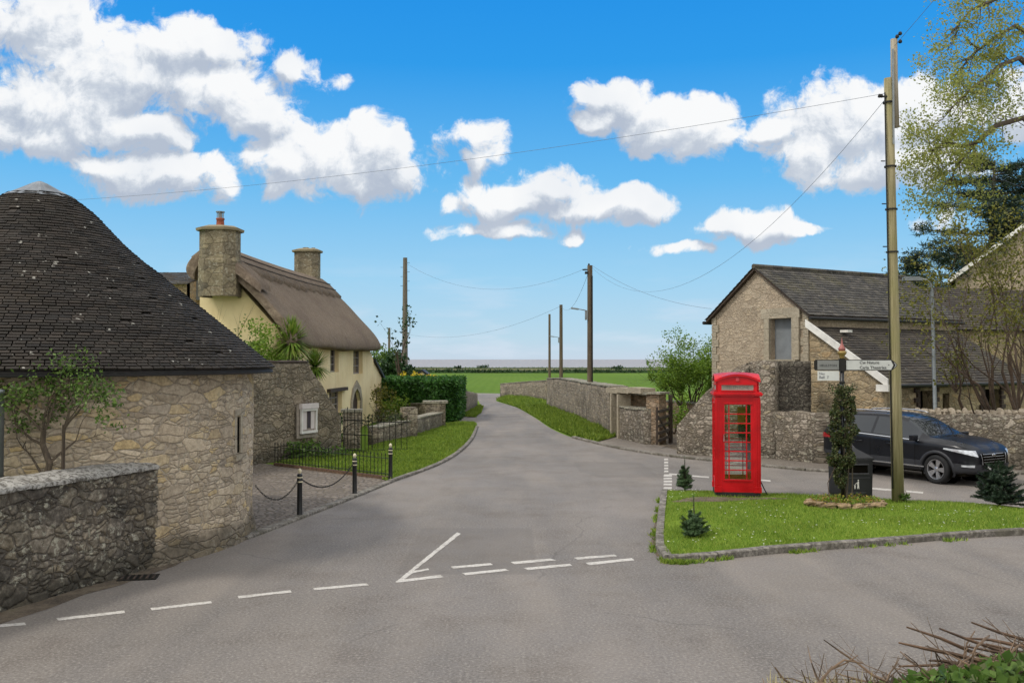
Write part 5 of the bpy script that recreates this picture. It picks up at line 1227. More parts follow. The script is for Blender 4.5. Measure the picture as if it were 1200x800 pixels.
# ================================================================ right-hand field wall, doorway, gate
def P2(p): return (p.x, p.y)
FA = [G(588, 465.2), G(616, 468), G(643, 471.5)]
simple_wall('field_wall', 'far stretch of rubble wall along the lane end, receding toward the field', [P2(p + Vector((.15, .3, 0))) for p in FA], [ZatY(450, FA[0].y), ZatY(447.5, FA[1].y), ZatY(446, FA[2].y)], .6, 'far_stone', 'cap', 24, .4, .06)
FB = [G(644, 478.5), G(660, 483.5), G(688, 495), G(722, 511)]
simple_wall('field_wall', 'tall bulging rubble wall behind the street-lamp pole and grass bank', [P2(p + Vector((.15, .25, 0))) for p in FB], [ZatY(443.5, FB[0].y), ZatY(443.5, FB[1].y), ZatY(448.5, FB[2].y), ZatY(453.5, FB[3].y)], .6, 'far_stone', 'cap', 25, .25, .05)
# doorway between two jambs, lintel above
p0 = G(731, 514) ; dY = p0.y; t_ = thing('wall_doorway', 'narrow stone doorway with a long lintel set in the field wall', 'doorway', (p0.x, p0.y, 0))
dd = (G(763, 521) - G(722, 511)).normalized(); an = math.atan2(dd.y, dd.x)
mb = MB(); c = G(723.5, 511.7) + dd * .0; mb.box((c.x, c.y + .15, .82), (.14, .5, 1.66), an); mb.box((p0.x + .02, p0.y + .15, .82), (.16, .5, 1.66), an); mb.build('jamb', M['dressed'], t_)
a_ = G(719, 510); b_ = G(760, 521); mb = MB()
for i in range(3):
    c = a_.lerp(b_, (i + .5) / 3); l = (b_ - a_).length / 3; mb.box((c.x, c.y + .2, ZatY(457.5, c.y) ), (l * .985, .55, .2), an)
mb.build('lintel', M['dressed'], t_)
mb = MB(); mb.box(((G(727, 512).x), G(727, 512).y + .32, .8), (.3, .05, 1.55), an); mb.build('door', M['wood_dark'], t_)
c0 = G(732.5, 514.3); c1 = G(763, 521.5)
simple_wall('field_wall', 'lower rubble wall with ferny top between the doorway and the gate pier', [P2(c0 + Vector((.05, .25, 0))), P2(c1 + Vector((.05, .25, 0)))], [ZatY(477, c0.y), ZatY(481, c1.y)], .5, 'yard_stone', 'cap', 26, .15, .04)
c0 = G(734, 513); c1 = G(762, 519); 
simple_wall('raised_wall', 'upper course of brown stone blocks just behind the low wall by the gate pier', [P2(c0 + Vector((.2, .75, 0))), P2(c1 + Vector((.25, .75, 0)))], [ZatY(462, c0.y), ZatY(465, c1.y)], .3, 'brick_stone', 'cap', 27, .2, .03)
p = G(770.5, 521); t_ = thing('gate_pier', 'square brown stone gate pier with flat pale cap beside the farm gate', 'pier', (p.x, p.y + .25, 0), R(-38))
mb = MB(); wall(mb, [(-.25, 0), (.25, 0)], [ZatY(461.5, p.y)] * 2, .5, -.1, .12, .012, .12, 0, 28); lb(mb, 'shaft', M['brick_stone'], t_)
mb = MB(); mb.box((0, 0, ZatY(461.5, p.y) + .03), (.72, .72, .07)); lb(mb, 'cap', M['cap'], t_)
p = at(786, 520, 32.2); t_ = thing('farm_gate', 'dark timber farm gate standing open behind the gate pier', 'gate', (p.x, p.y, 0), R(68))
mb = MB(); mb.box((0, 0, .85), (.13, .13, 1.7)); lb(mb, 'gate_post', M['wood_dark'], t_)
for i in range(5): mb = MB(); mb.box((-1.1, .0, .25 + i * .24), (2.1, .035, .09)); lb(mb, 'bar', M['wood_dark'], t_)
mb = MB(); mb.box((-1.1, .03, .72), (2.2, .03, .07), M=Matrix.Rotation(R(24), 4, 'Y')); mb.box((-2.12, 0, .75), (.08, .06, 1.25)); mb.box((-.12, 0, .8), (.08, .06, 1.3)); lb(mb, 'brace', M['wood_dark'], t_)
# rough wall seen through the gateway
simple_wall('field_wall', 'rough low wall seen through the farm gateway under the leafy tree', [(XatY(781, 40), 40), (XatY(835, 38), 38)], [ZatY(470, 40), ZatY(474, 38)], .5, 'brick_stone', 'cap', 29)
# yard wall: raking up to the stair block
YA = [G(794, 532), G(831, 534.5), G(864, 536), G(878, 536.3), G(909, 538)]
def top(py, p): return ZatY(py, p.y)
simple_wall('yard_wall', 'rubble wall raking steeply up to a flat top behind the phone box', [P2(p + Vector((.12, .22, 0))) for p in YA], [top(499, YA[0]), top(456, YA[1]), top(429, YA[2]), top(423.5, YA[3]), top(423.5, YA[4])], .45, 'yard_stone', None, 30, .2, .05)
c0 = G(909, 538) + Vector((.1, .5, 0)); c1 = at(948, 500, c0.y + .1)
simple_wall('stair_block', 'dark weathered stone block with a flat top against the barn gable', [P2(c0 + Vector((.05, .35, 0))), (c1.x, c1.y + .35)], [top(423, c0)] * 2, .9, 'shaded_yard_stone', None, 31, .2, .02)
YB = [G(909.6, 538), G(934, 540.5), G(962, 543.5)]
wb = [P2(p + Vector((.12, .22, 0))) for p in YB] + [(9.7, 26.0), (10.8, 26.15), (13.8, 24.5), (24, 17.5)]
hts = [top(481.5, YB[0]), top(482.5, YB[1]), top(484, YB[2])] + [1.38, 1.42, 1.48, 1.5]
YW = simple_wall('yard_wall', 'lower rubble wall running behind the black car to the right edge', wb, hts, .45, 'yard_stone', None, 32, .2, .035)
# upright pale cap stones on it
mb = MB(); r_ = random.Random(64)
for k in range(3, 6):
    a = Vector(wb[k]); b_ = Vector(wb[k + 1]); n_ = int((b_ - a).length / .17)
    for i in range(n_):
        c = a.lerp(b_, (i + .5) / n_); z = hts[k] + (hts[k + 1] - hts[k]) * (i + .5) / n_
        if c.x > 20: break
        s_ = r_.uniform(.7, 1.25); mb.ball((c.x, c.y, z + .02), (.08 * s_, .21, .12 * s_), 8, 5, .6, i + k * 50)
mb.build('coping', M['far_stone'], YW)
# ================================================================ stone barn, right
gl = Vector((-.515, .857, 0)).normalized(); ll = Vector((.857, .515, 0)).normalized()
BRc = Vector((9.46, 29, 0)); GW_ = 4.35; EZ = 4.42; AZ = 6.0; LB = 7.7
t_ = thing('stone_barn', 'two-storey rubble-stone barn with a slate roof and grey loft door in its gable', 'barn', BRc); BARN = t_
def gs(px): r0 = (px - 600) / F; return (r0 * BRc.y - BRc.x) / (gl.x - r0 * gl.y)
l0, l1 = gs(930), gs(904); Yd = (BRc + gl * ((l0 + l1) / 2)).y; dz0, dz1 = ZatY(421, Yd), ZatY(373, Yd)
mb = MB()
panel(mb, BRc, gl, -ll, [(0, -.1), (GW_, -.1), (GW_, EZ), (GW_ / 2, AZ), (0, EZ)], [[(l0, dz0), (l1, dz0), (l1, dz1), (l0, dz1)]], .45)
panel(mb, BRc + gl * .0, ll, -gl, [(.46, -.1), (LB, -.1), (LB, EZ), (.46, EZ)], [], .45)
panel(mb, BRc + gl * GW_, ll, gl, [(.46, -.1), (LB, -.1), (LB, EZ), (.46, EZ)], [], .45)
panel(mb, BRc + ll * (LB - .01), gl, ll, [(.46, -.1), (GW_ - .46, -.1), (GW_ - .46, EZ + .3), (GW_ / 2, AZ), (.46, EZ + .3)], [], .45)
mb.build('wall', M['gable_stone'], t_)
mb = MB(); ga = math.atan2(gl.y, gl.x)
def gbox(mb, s_, z, w_, h_, out_, d_): mb.box(BRc + gl * s_ - ll * out_ + Vector((0, 0, z)), (w_, d_, h_), ga)
gbox(mb, (l0 + l1) / 2, (dz0 + dz1) / 2, l1 - l0, dz1 - dz0, -.2, .05); dr = mb.build('loft_door', M['grey_door'], t_)
mb = MB(); gbox(mb, l0 - .16, (dz0 + dz1) / 2, .3, dz1 - dz0 + .02, .03, .16); gbox(mb, l1 + .12, (dz0 + dz1) / 2, .22, dz1 - dz0 + .02, .03, .16); gbox(mb, (l0 + l1) / 2, dz1 + .17, l1 - l0 + .7, .33, .035, .16); gbox(mb, (l0 + l1) / 2, dz0 - .06, l1 - l0 + .4, .12, .06, .2)
mb.build('surround', M['dressed'], dr)
for side in (0, 1):
    mb = MB()   # corner stones
    for i in range(17): w_ = .34 if i % 2 else .22; gbox(mb, (GW_ - w_ / 2 + .012) if side else (w_ / 2 - .012), .15 + i * .26, w_, .245, .008, .06)
    mb.build('quoins', M['dressed'], t_)
half = math.hypot(GW_ / 2, AZ - EZ); ov = .22
up1 = (gl * (GW_ / 2) + Vector((0, 0, AZ - EZ))).normalized(); up2 = (-gl * (GW_ / 2) + Vector((0, 0, AZ - EZ))).normalized()
mb = MB()
for base, up in ((BRc, up1), (BRc + gl * GW_, up2)):
    a = base - ll * .16 - up * ov + Vector((0, 0, EZ + .06)); b_ = a + ll * (LB + .34); c = b_ + up * (half + ov); d = a + up * (half + ov); n_ = Vector((0, 0, -.09))
    k = mb.add([a, b_, c, d, a + n_, b_ + n_, c + n_, d + n_])
    for f in ((0, 1, 2, 3), (7, 6, 5, 4), (0, 4, 5, 1), (2, 6, 7, 3), (3, 7, 4, 0), (1, 5, 6, 2)): mb.face([k + i for i in f])
rf = mb.build('roof', M['wood_dark'], t_)
mb = MB(); slates(mb, BRc - ll * .2 - up1 * (ov + .03) + Vector((0, 0, EZ + .07)), ll, up1, LB + .4, half + ov, .2, .165, .012)
slates(mb, BRc + gl * GW_ - ll * .2 - up2 * (ov + .03) + Vector((0, 0, EZ + .07)), ll, up2, LB + .4, half + ov, .3, .22, .012); mb.build('slates', M['slate'], rf)
mb = MB(); rp = BRc + gl * (GW_ / 2) + Vector((0, 0, AZ + .1))
for i in range(18): a = rp - ll * .2 + ll * (i * (LB + .4) / 18); mb.tube([a, a + ll * ((LB + .4) / 18 - .015)], .085, 8)
mb.build('ridge_tiles', M['slate'], rf)
mb = MB(); a = BRc - ll * .2 - up1 * (ov + .05) + Vector((0, 0, EZ + .0)); mb.tube([a, a + ll * (LB + .4)], .05, 6); a = BRc + gl * GW_ - ll * .25 - up2 * (ov + .05) + Vector((0, 0, EZ)); mb.tube([a, a + ll * LB], .06, 6); mb.build('gutter', M['slate_gutter'], t_)
# lean-to stable along the barn side
LS_ = 2.75; ZT = 3.98; ZE = 2.28; LL = 7.3
t_ = thing('stable', 'low stone stable with long slate lean-to roof and white barge board against the barn', 'stable', BRc - gl * LS_)
sb = BRc - gl * LS_ + ll * .012
def sl_s(px, base=BRc - gl * (LS_ - .0)): r0 = (px - 600) / F; return (r0 * base.y - base.x) / (ll.x - r0 * ll.y)
mb = MB(); panel(mb, BRc - gl * .01 + ll * .01, -gl, -ll, [(0, -.1), (LS_ - .01, -.1), (LS_ - .01, ZE), (0, ZT)], [], .4)
ops = []
for p0_, p1_ in ((1076, 1093), (1152, 1171)): a, b_ = sl_s(p0_), sl_s(p1_); ops.append([(a, .0), (b_, .0), (b_, 2.0), (a, 2.0)])
wa_, wb_ = sl_s(1104), sl_s(1112); 
panel(mb, sb, ll, -gl, [(.41, -.1), (LL, -.1), (LL, ZE - .02), (.41, ZE - .02)], ops + [[(wa_, 1.15), (wb_, 1.15), (wb_, 1.9), (wa_, 1.9)]], .4)
panel(mb, sb + ll * (LL - .01), gl, ll, [(.41, -.1), (LS_, -.1), (LS_, ZT - .1), (.41, ZE + .15)], [], .4); mb.build('wall', M['stable_stone'], t_)
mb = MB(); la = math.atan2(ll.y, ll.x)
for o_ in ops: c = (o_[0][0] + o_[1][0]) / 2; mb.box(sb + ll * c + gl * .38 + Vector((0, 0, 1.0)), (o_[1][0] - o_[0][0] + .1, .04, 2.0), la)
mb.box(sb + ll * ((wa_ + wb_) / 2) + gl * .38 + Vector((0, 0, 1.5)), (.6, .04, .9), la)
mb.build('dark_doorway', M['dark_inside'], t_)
bm_ = plain('dark_brick', '3d302a', .9, 0, .3, 12, .4)
for o_ in ops:
    for s_, sg in ((o_[0][0], -1), (o_[1][0], 1)):
        mb = MB()
        for i in range(14): w_ = .23 if i % 2 else .12; mb.box(sb + ll * (s_ + sg * w_ / 2) - gl * .012 + Vector((0, 0, .1 + i * .148)), (w_, .1, .135), la)
        mb.build('brick_jamb', bm_, t_)
ups = (gl * LS_ + Vector((0, 0, ZT - ZE))).normalized(); sll = math.hypot(LS_, ZT - ZE)
mb = MB(); a = sb - ll * .1 - ups * .25 + Vector((0, 0, ZE + .03)); b_ = a + ll * (LL + .3); c = b_ + ups * (sll + .2); d = a + ups * (sll + .2); n_ = Vector((0, 0, -.07))
k = mb.add([a, b_, c, d, a + n_, b_ + n_, c + n_, d + n_])
for f in ((0, 1, 2, 3), (7, 6, 5, 4), (0, 4, 5, 1), (2, 6, 7, 3), (3, 7, 4, 0), (1, 5, 6, 2)): mb.face([k + i for i in f])
rf = mb.build('roof', M['wood_dark'], t_)
mb = MB(); slates(mb, sb - ll * .1 - ups * .28 + Vector((0, 0, ZE + .045)), ll, ups, LL + .3, sll + .2, .22, .15, .013, 1.3); mb.build('slates', M['brown_slate'], rf)
mb = MB(); Mx = Matrix(((-gl.x, 0, 0), (-gl.y, 0, 0), (0, 0, 0)))
a = BRc - ll * .17 + Vector((0, 0, ZT + .0)); b_ = sb - ll * .18 - gl * .25 + Vector((0, 0, ZE - .14))
h_ = Vector((0, 0, .24)); o_ = ll * .05
k = mb.add([a, b_, b_ + h_, a + h_, a + o_, b_ + o_, b_ + h_ + o_, a + h_ + o_])
for f in ((0, 1, 2, 3), (7, 6, 5, 4), (0, 4, 5, 1), (1, 5, 6, 2), (2, 6, 7, 3), (3, 7, 4, 0)): mb.face([k + i for i in f])
c = sb - ll * .2 - gl * .1 + Vector((0, 0, ZE - .16)); mb.box(c, (.06, .42, .2), la)
mb.build('barge_board', M['white'], rf)
mb = MB(); a = sb - ll * .1 - gl * .3 + Vector((0, 0, ZE - .1)); mb.tube([a, a + ll * (LL + .2)], .05, 6); mb.build('gutter', M['slate_gutter'], t_)
mb = MB(); p = BRc - gl * .55 + ll * 1.1 + Vector((0, 0, 3.85)); mb.box(p, (.22, .3, .08), la, M=None); mb.build('roof_vent', M['white'], rf)
# next buildings to the right
t_ = thing('slate_outbuilding', 'brown slate-roofed outbuilding right of the barn behind the bare branches', 'outbuilding', (17, 34, 0))
o0 = Vector((15.75, 33.9, 0)); u1 = Vector((.93, .37, 0)).normalized(); v1 = Vector((-.37, .93, 0)).normalized()
mb = MB(); panel(mb, o0, u1, -v1, [(0, -.1), (8, -.1), (8, 4.2), (0, 4.2)], [[(1.2, 1.2), (1.9, 1.2), (1.9, 2.6), (1.2, 2.6)]], .4); panel(mb, o0 + u1 * .01, v1, -u1, [(.41, -.1), (5, -.1), (5, 4.2), (2.5, 5.7), (.41, 4.2)], [], .4); mb.build('wall', M['stable_stone'], t_)
upv = (v1 * 2.5 + Vector((0, 0, 1.7))).normalized(); mb = MB(); slates(mb, o0 - u1 * .2 - upv * .25 + Vector((0, 0, 4.2)), u1, upv, 8.3, 3.25, .24, .17, .013)
a = o0 - u1 * .2 - upv * .25 + Vector((0, 0, 4.17)); mb.quad(a, a + u1 * 8.3, a + u1 * 8.3 + upv * 3.25, a + upv * 3.25); rf = mb.build('roof', M['brown_slate'], t_)
mb = MB(); a = o0 - u1 * .24 - upv * .3 + Vector((0, 0, 4.15)); b_ = a + upv * 3.3; k = mb.add([a, b_, b_ + Vector((0, 0, .16)), a + Vector((0, 0, .16))]); mb.face((k, k + 1, k + 2, k + 3)); k = mb.add([x + u1 * .05 for x in (a, b_, b_ + Vector((0, 0, .16)), a + Vector((0, 0, .16)))]); mb.face((k, k + 1, k + 2, k + 3)); mb.build('barge_board', M['noticewood'], rf)
mb = MB(); a = o0 + u1 * 4.6 - v1 * .09; mb.tube([a + Vector((0, 0, 4.1)), a + Vector((0, 0, .1))], .05, 7); mb.build('downpipe', M['white'], t_)
# tall house gable at the right edge
t_ = thing('gabled_house', 'tall stone house at the right edge with a white barge board on its rising gable', 'house', (20, 39, 0))
h0 = Vector((XatY(1121, 44), 44, 0)); hu = Vector((.87, -.5, 0)).normalized(); hv = Vector((.5, .87, 0)).normalized()
zE = ZatY(324, 44)
mb = MB(); panel(mb, h0, hu, -hv, [(0, -.1), (8.4, -.1), (8.4, zE), (4.2, zE + 3.2), (0, zE)], [[(3.6, 4.2), (4.6, 4.2), (4.6, 5.6), (3.6, 5.6)]], .4); panel(mb, h0 + hv * .41, hv, -hu, [(0, -.1), (7, -.1), (7, zE), (0, zE)], [], .4); mb.build('wall', M['gable_stone'], t_)
mb = MB()
for sgn, x0 in ((1, 0), (-1, 8.4)):
    upd = (hu * 4.2 * sgn + Vector((0, 0, 3.2))).normalized(); a = h0 + hu * x0 - upd * .4 - hv * .25 + Vector((0, 0, zE + .03)); l = math.hypot(4.2, 3.2) + .4
    k = mb.add([a, a + hv * 8, a + hv * 8 + upd * l, a + upd * l] + [x - Vector((0, 0, .1)) for x in (a, a + hv * 8, a + hv * 8 + upd * l, a + upd * l)])
    for f in ((0, 1, 2, 3), (7, 6, 5, 4), (0, 4, 5, 1), (1, 5, 6, 2), (2, 6, 7, 3), (3, 7, 4, 0)): mb.face([k + i for i in f])
rf = mb.build('roof', M['brown_slate'], t_)
mb = MB(); upd = (hu * 4.2 + Vector((0, 0, 3.2))).normalized(); a = h0 - upd * .42 - hv * .27 + Vector((0, 0, zE - .12)); l = 5.7; b_ = a + upd * l; o_ = Vector((0, 0, .24)); k = mb.add([a, b_, b_ + o_, a + o_, a - hv * .04, b_ - hv * .04, b_ + o_ - hv * .04, a + o_ - hv * .04])
for f in ((0, 1, 2, 3), (7, 6, 5, 4), (0, 4, 5, 1), (1, 5, 6, 2), (2, 6, 7, 3), (3, 7, 4, 0)): mb.face([k + i for i in f])
mb.build('barge_board', M['white'], rf)
mb = MB(); mb.box(h0 - upd * .3 + hv * 2 + Vector((0, 0, zE - .35)), (.1, 4, .12), math.atan2(hu.y, hu.x)); mb.build('gutter', M['slate_gutter'], t_)

# ================================================================ trees, right
# big broadleaf tree, its limbs reaching in from the right
r_ = random.Random(71); t_ = thing('spreading_tree', 'large spring tree reaching in from the upper right with fine yellow-green leaves', 'tree', (13.4, 20.6, 0))
mb = MB(); tips = []
trk = [(13.4, 20.6, -.1), (13.3, 20.6, 2), (13.1, 20.5, 4.5), (12.75, 20.4, 7), (12.6, 20.3, 9.3), (12.5, 20.2, 12)]
mb.tube(trk, [.42, .36, .31, .25, .18, .08], 12)
def limb(path, r0, r1):
    n_ = len(path); mb.tube(path, [r0 + (r1 - r0) * i / (n_ - 1) for i in range(n_)], 7, False)
    for i in range(1, n_):
        for k in range(5 if i < n_ - 1 else 5):
            a = Vector(path[i - 1]).lerp(Vector(path[i]), r_.uniform(.2, 1)); d = (Vector(path[i]) - Vector(path[i - 1])).normalized(); ax = Matrix.Rotation(r_.uniform(0, 6.28), 3, d) @ d.orthogonal()
            branch(mb, a, (d + ax.normalized() * r_.uniform(.5, 1.1) + Vector((0, 0, -.05))).normalized(), r_.uniform(.36, .56), .013, 3, tips, .7, .0, (2, 3), 3, .74, .16, 4, r_)
def Q(px, py, Y): p = at(px, py, Y); return tuple(p)
limb([(12.75, 20.4, 7.2), Q(1200, 138, 20), Q(1168, 147, 19.6), Q(1146, 166, 19.4), Q(1130, 172, 19.2), Q(1108, 166, 19), Q(1092, 178, 18.8)], .08, .018)
limb([Q(1146, 166, 19.4), Q(1128, 186, 19.2), Q(1118, 200, 19.1), Q(1115, 215, 19)], .035, .012)
limb([(12.6, 20.3, 8.6), Q(1195, 68, 19.8), Q(1172, 77, 19.4), Q(1152, 94, 19.1), Q(1130, 112, 18.8), Q(1110, 132, 18.6)], .07, .015)
limb([(12.55, 20.3, 9.6), Q(1190, 30, 20), Q(1165, 45, 19.7), Q(1142, 62, 19.4), Q(1118, 90, 19.2)], .06, .015)
limb([(12.5, 20.2, 10.4), Q(1195, -10, 20), Q(1165, 0, 19.7), Q(1138, 12, 19.4), Q(1115, 38, 19.2)], .06, .015)
limb([(12.5, 20.2, 11), (13.8, 20, 12.6), (14.8, 20, 13.8)], .1, .02); limb([(12.6, 20.3, 9), (14.2, 20.6, 10), (15.6, 21, 10.8)], .1, .02)
mb.build('trunk', M['bark'], t_, True)
mb = MB(); P = []
for tp, d in tips:
    for j in range(6): P.append(tp + Vector((r_.gauss(0, .08), r_.gauss(0, .08), r_.gauss(0, .07))))
leaves(mb, P, .055, rng=r_, aspect=.7); mb.build('crown', M['leaf_fresh'], t_)
# dark pine behind the roofs
def pine(name, label, x, y, h, r, seed, lean=0, lo=.35, dens=1.0):
    rr = random.Random(seed); t_ = thing(name, label, 'tree', (x, y, 0)); mb = MB(); mb.tube([(x, y, 0), (x + lean * .4, y, h * .5), (x + lean, y, h)], [.35, .22, .05], 9)
    mf = MB(); P = []
    n_ = int(26 * dens)
    for i in range(n_):
        f = lo + (1 - lo) * (i / n_); z = h * f; a = rr.uniform(0, 6.28); l = r * (1.15 - f) * rr.uniform(.6, 1.1) / (1.15 - lo) + .5; s_ = Vector((x + lean * f, y, z)); d = Vector((math.cos(a), math.sin(a), rr.uniform(-.05, .3)))
        pts = [s_ + d * l * t0 + Vector((0, 0, .12 * l * t0 * t0)) for t0 in (0, .35, .7, 1)]; mb.tube(pts, [.06, .04, .025, .01], 5, False)
        for j in range(int(9 * l / 1.5) + 4):
            t0 = rr.uniform(.25, 1.05); c = s_ + d * l * t0 + Vector((rr.gauss(0, .16 * l), rr.gauss(0, .16 * l), .12 * l * t0 * t0 + rr.gauss(.05, .06)))
            for m_ in range(36): P.append(c + Vector((rr.gauss(0, .2), rr.gauss(0, .2), rr.gauss(0, .07))))
    leaves(mf, P, .26, True, .3, rr, .2); mb.build('trunk', M['bark'], t_); mf.build('crown', M['needle_dark'], t_)
pp = at(1142, 300, 47); pine('pine_tree', 'dark wide-branched pine rising behind the tall gabled house', pp.x + .6, 47, ZatY(188, 47), 5.0, 81, .5, .4, 2.0)
pp = at(1062, 320, 52); pine('pine_tree', 'lower dark pine showing just above the barn ridge beside the tall timber pole', pp.x, 52, ZatY(302, 52), 2.2, 82, 0, .5, .8)
pp = at(1210, 200, 50); pine('pine_tree', 'dark pine at the right edge behind the spreading tree', pp.x + 1.5, 50, ZatY(195, 50), 5, 83, 0, .4, 1.3)
# olive-leaved tree and bare thicket in front of the houses at the right edge
r_ = random.Random(73); p = at(1190, 500, 25.5); p.z = 0
t_ = thing('ivied_tree', 'bare-branched tree with olive young leaves in front of the gabled house', 'tree', p)
mb = MB(); tips = []
for dx, dy, l in ((-.9, .1, 2.4), (-.5, -.2, 2.7), (-.2, .2, 3.1), (.2, -.2, 3.1), (-1.1, -.2, 2.0), (.6, .1, 2.6), (-.75, .3, 2.5), (-1.3, .2, 2.6), (-.1, .4, 2.9), (.1, -.4, 2.4), (-1.0, .4, 2.9)):
    branch(mb, (p.x + dx * .3 + .4, p.y + dy, 0), (dx * .45, dy * .3, 1), l, .07, 4, tips, .6, .16, (2, 3), 4, .72, .12, 6, r_)
mb.build('trunk', M['twig'], t_)
mb = MB(); P = []
for tp, d in tips:
    n_ = (12 if tp.z < 7.6 else 4) if tp.z > 5.0 else (7 if noise.noise(tp * .8) > .0 else 1)
    for j in range(n_): P.append(tp + Vector((r_.gauss(0, .16), r_.gauss(0, .16), r_.gauss(0, .14))))
leaves(mb, P, .085, rng=r_, aspect=.75); mb.build('crown', M['olive_leaf'], t_)
p = at(1120, 440, 26.2); bush('climbing_shrub', 'yellow-green climbing shrub sprawling over the stable eaves beside the street lamp', 'shrub', (p.x, p.y, 2.0), .9, 1.6, 500, .09, M['olive_leaf'], 74, None, 0, 5, 5)
# green tree left of the barn
r_ = random.Random(75); p = at(808, 500, 39); p.z = 0; t_ = thing('leafy_tree', 'light green spring tree left of the barn gable beyond the farm gate', 'tree', p)
mb = MB(); tips = []
for dx, l in ((-.7, 1.3), (-.35, 1.5), (.1, 1.55), (.5, 1.45), (.9, 1.3), (-.9, 1.1), (1.2, 1.1), (0, 1.5), (-.2, 1.3), (.3, 1.2)): branch(mb, (p.x + dx * .15, p.y, .3), (dx * .34, r_.uniform(-.3, .3), 1), l * .92, .055, 4, tips, .45, .14, (2, 3), 4, .73, .13, 6, r_)
mb.tube([(p.x, p.y, -.1), (p.x, p.y, .5)], [.2, .16], 9); mb.build('trunk', M['bark'], t_)
mb = MB(); P = []
for tp, d in tips:
    n_ = 26 if tp.z < 2.9 else 11
    for j in range(n_): P.append(tp + Vector((r_.gauss(0, .13), r_.gauss(0, .13), r_.gauss(0, .12))))
P = [a for a in P if a.z > .6 and a.x > XatY(763, 39) + .25 * noise.noise(a * 1.5)]; leaves(mb, P, .085, rng=r_, aspect=.7); mb.build('crown', M['leaf_bright'], t_)
p = at(790, 470, 36); bush('roadside_shrub', 'light green shrub growing in the farm gateway behind the pier', 'shrub', (p.x, p.y, 0), .6, 1.6, 700, .1, M['leaf_bright'], 76)
p = at(820, 460, 42); bush('leafy_bush', 'thick green bush under the spring tree beside the barn corner', 'bush', (p.x + .2, p.y, 0), 1.2, 2.3, 3000, .13, M['leaf_bright'], 77)

# ================================================================ poles, lamps, cables
def upole(name, label, px, pyb, pyt, rad0, rad1, mat, Y=None, bottom=-.2, group='timber utility poles'):
    if Y is None: g_ = G(px, pyb); Y = g_.y
    x = XatY(px, Y); h = ZatY(pyt, Y); t_ = thing(name, label, 'pole', (x, Y, 0), 0, group)
    mb = MB(); mb.tube([(0, 0, bottom), (0, 0, h * .5), (0, 0, h)], [rad0, (rad0 + rad1) / 2, rad1], 14); lb(mb, 'shaft', M[mat], t_, False)
    return t_, Vector((x, Y, h))
def lamp_arm(t_, z, l, sgn=-1):
    mb = MB(); mb.tube([(0, 0, z), (sgn * l * .4, -.05, z + .08), (sgn * l * .7, -.08, z + .12)], .022, 6); lb(mb, 'arm', M['grey_steel'], t_)
    mb = MB(); mb.box((sgn * l * .85, -.1, z + .13), (l * .42, .16, .07), M=Matrix.Rotation(R(8), 4, 'Y')); lb(mb, 'lamp_head', M['grey_steel'], t_)
    mb = MB(); mb.box((sgn * .17, -.02, z - .18), (.13, .18, .42)); lb(mb, 'control_box', M['grey_steel'], t_)
pA, topA = upole('utility_pole', 'dark timber pole with a street lamp and fittings rising from the grass bank', 691.5, 495, 311, .14, .12, 'pole_brown')
lamp_arm(pA, ZatY(365, topA.y), .85)
mb = MB(); h = topA.z; mb.box((-.16, -.05, h - .35), (.16, .1, .12)); mb.box((-.2, 0, h - .2), (.3, .06, .06)); mb.lathe([(.035, h - .02), (.045, h + .05), (.02, h + .1)], 8, (-.05, 0, 0)); mb.tube([(.09, -.12, .6), (.09, -.12, h - .5)], .035, 6); lb(mb, 'fittings', M['iron'], pA)
pB, topB = upole('utility_pole', 'timber pole with a small lamp standing behind the bulging field wall', 657.5, 446, 357, .16, .13, 'pole_brown', 75)
lamp_arm(pB, ZatY(396, 75), .9)
pC, topC = upole('utility_pole', 'thin bare timber pole farthest of the three behind the field wall', 644, 446, 368, .13, .11, 'pole_brown', 91)
pD, topD = upole('utility_pole', 'tall weathered timber pole with steps on its side behind the clipped hedge', 474.5, 446, 302, .2, .13, 'pole_grey', 55)
mb = MB()
for i in range(7): z = topD.z - .3 - i * .28; mb.tube([(-.28 if i % 2 else .12, 0, z), (-.12 if i % 2 else .28, 0, z)], .015, 4)
lb(mb, 'step', M['iron'], pD)
pE, topE = upole('utility_pole', 'small distant timber pole just left of the tall pole, above the hedge trees', 456, 446, 384, .16, .13, 'pole_grey', 100)
# near spliced pole on the green
g_ = G(1052.5, 586.5, .15); x, Y = g_.x, g_.y; zT = ZatY(92, Y); zTop = ZatY(47, Y); lean = XatY(1038.5, Y) - x + .09
t_ = thing('spliced_pole', 'tall green-stained timber pole on the grass island, lengthened at its top with paler timber', 'pole', (x, Y, .1)); NP = t_
mb = MB(); mb.tube([(lean * f, 0, (zT - .1) * f) for f in (0, .25, .5, .75, 1)], [.118, .110, .10, .092, .085], 18); lb(mb, 'shaft', M['pole_green'], t_, True)
mb = MB(); zl = ZatY(150, Y); mb.tube([(lean * .75 + .09, -.04, zl - .1), (lean + .10, -.04, zT - .1), (lean + .10, -.04, zTop - .1)], [.07, .068, .066], 14); lb(mb, 'extension', M['pole_pale'], t_, True)
mb = MB(); mb.box((lean * .8 + .02, -.12, zl + .5), (.035, .02, 1.9)); lb(mb, 'strap', M['grey_steel'], t_)
mb = MB()
for zz in (ZatY(195, Y), ZatY(245, Y), ZatY(295, Y), ZatY(120, Y)): xx = lean * zz / zT; mb.lathe([(.118, zz - .12), (.118, zz - .09)], 14, (xx, 0, 0)); mb.tube([(xx - .12, -.03, zz), (xx - .2, -.03, zz)], .012, 5)
mb.tube([(-.13, -.06, .3), (lean * .5 - .12, -.06, zT * .5), (lean - .1, -.06, zT - .4)], .014, 5); lb(mb, 'band', M['iron'], t_)
mb = MB(); zz = zTop - .1
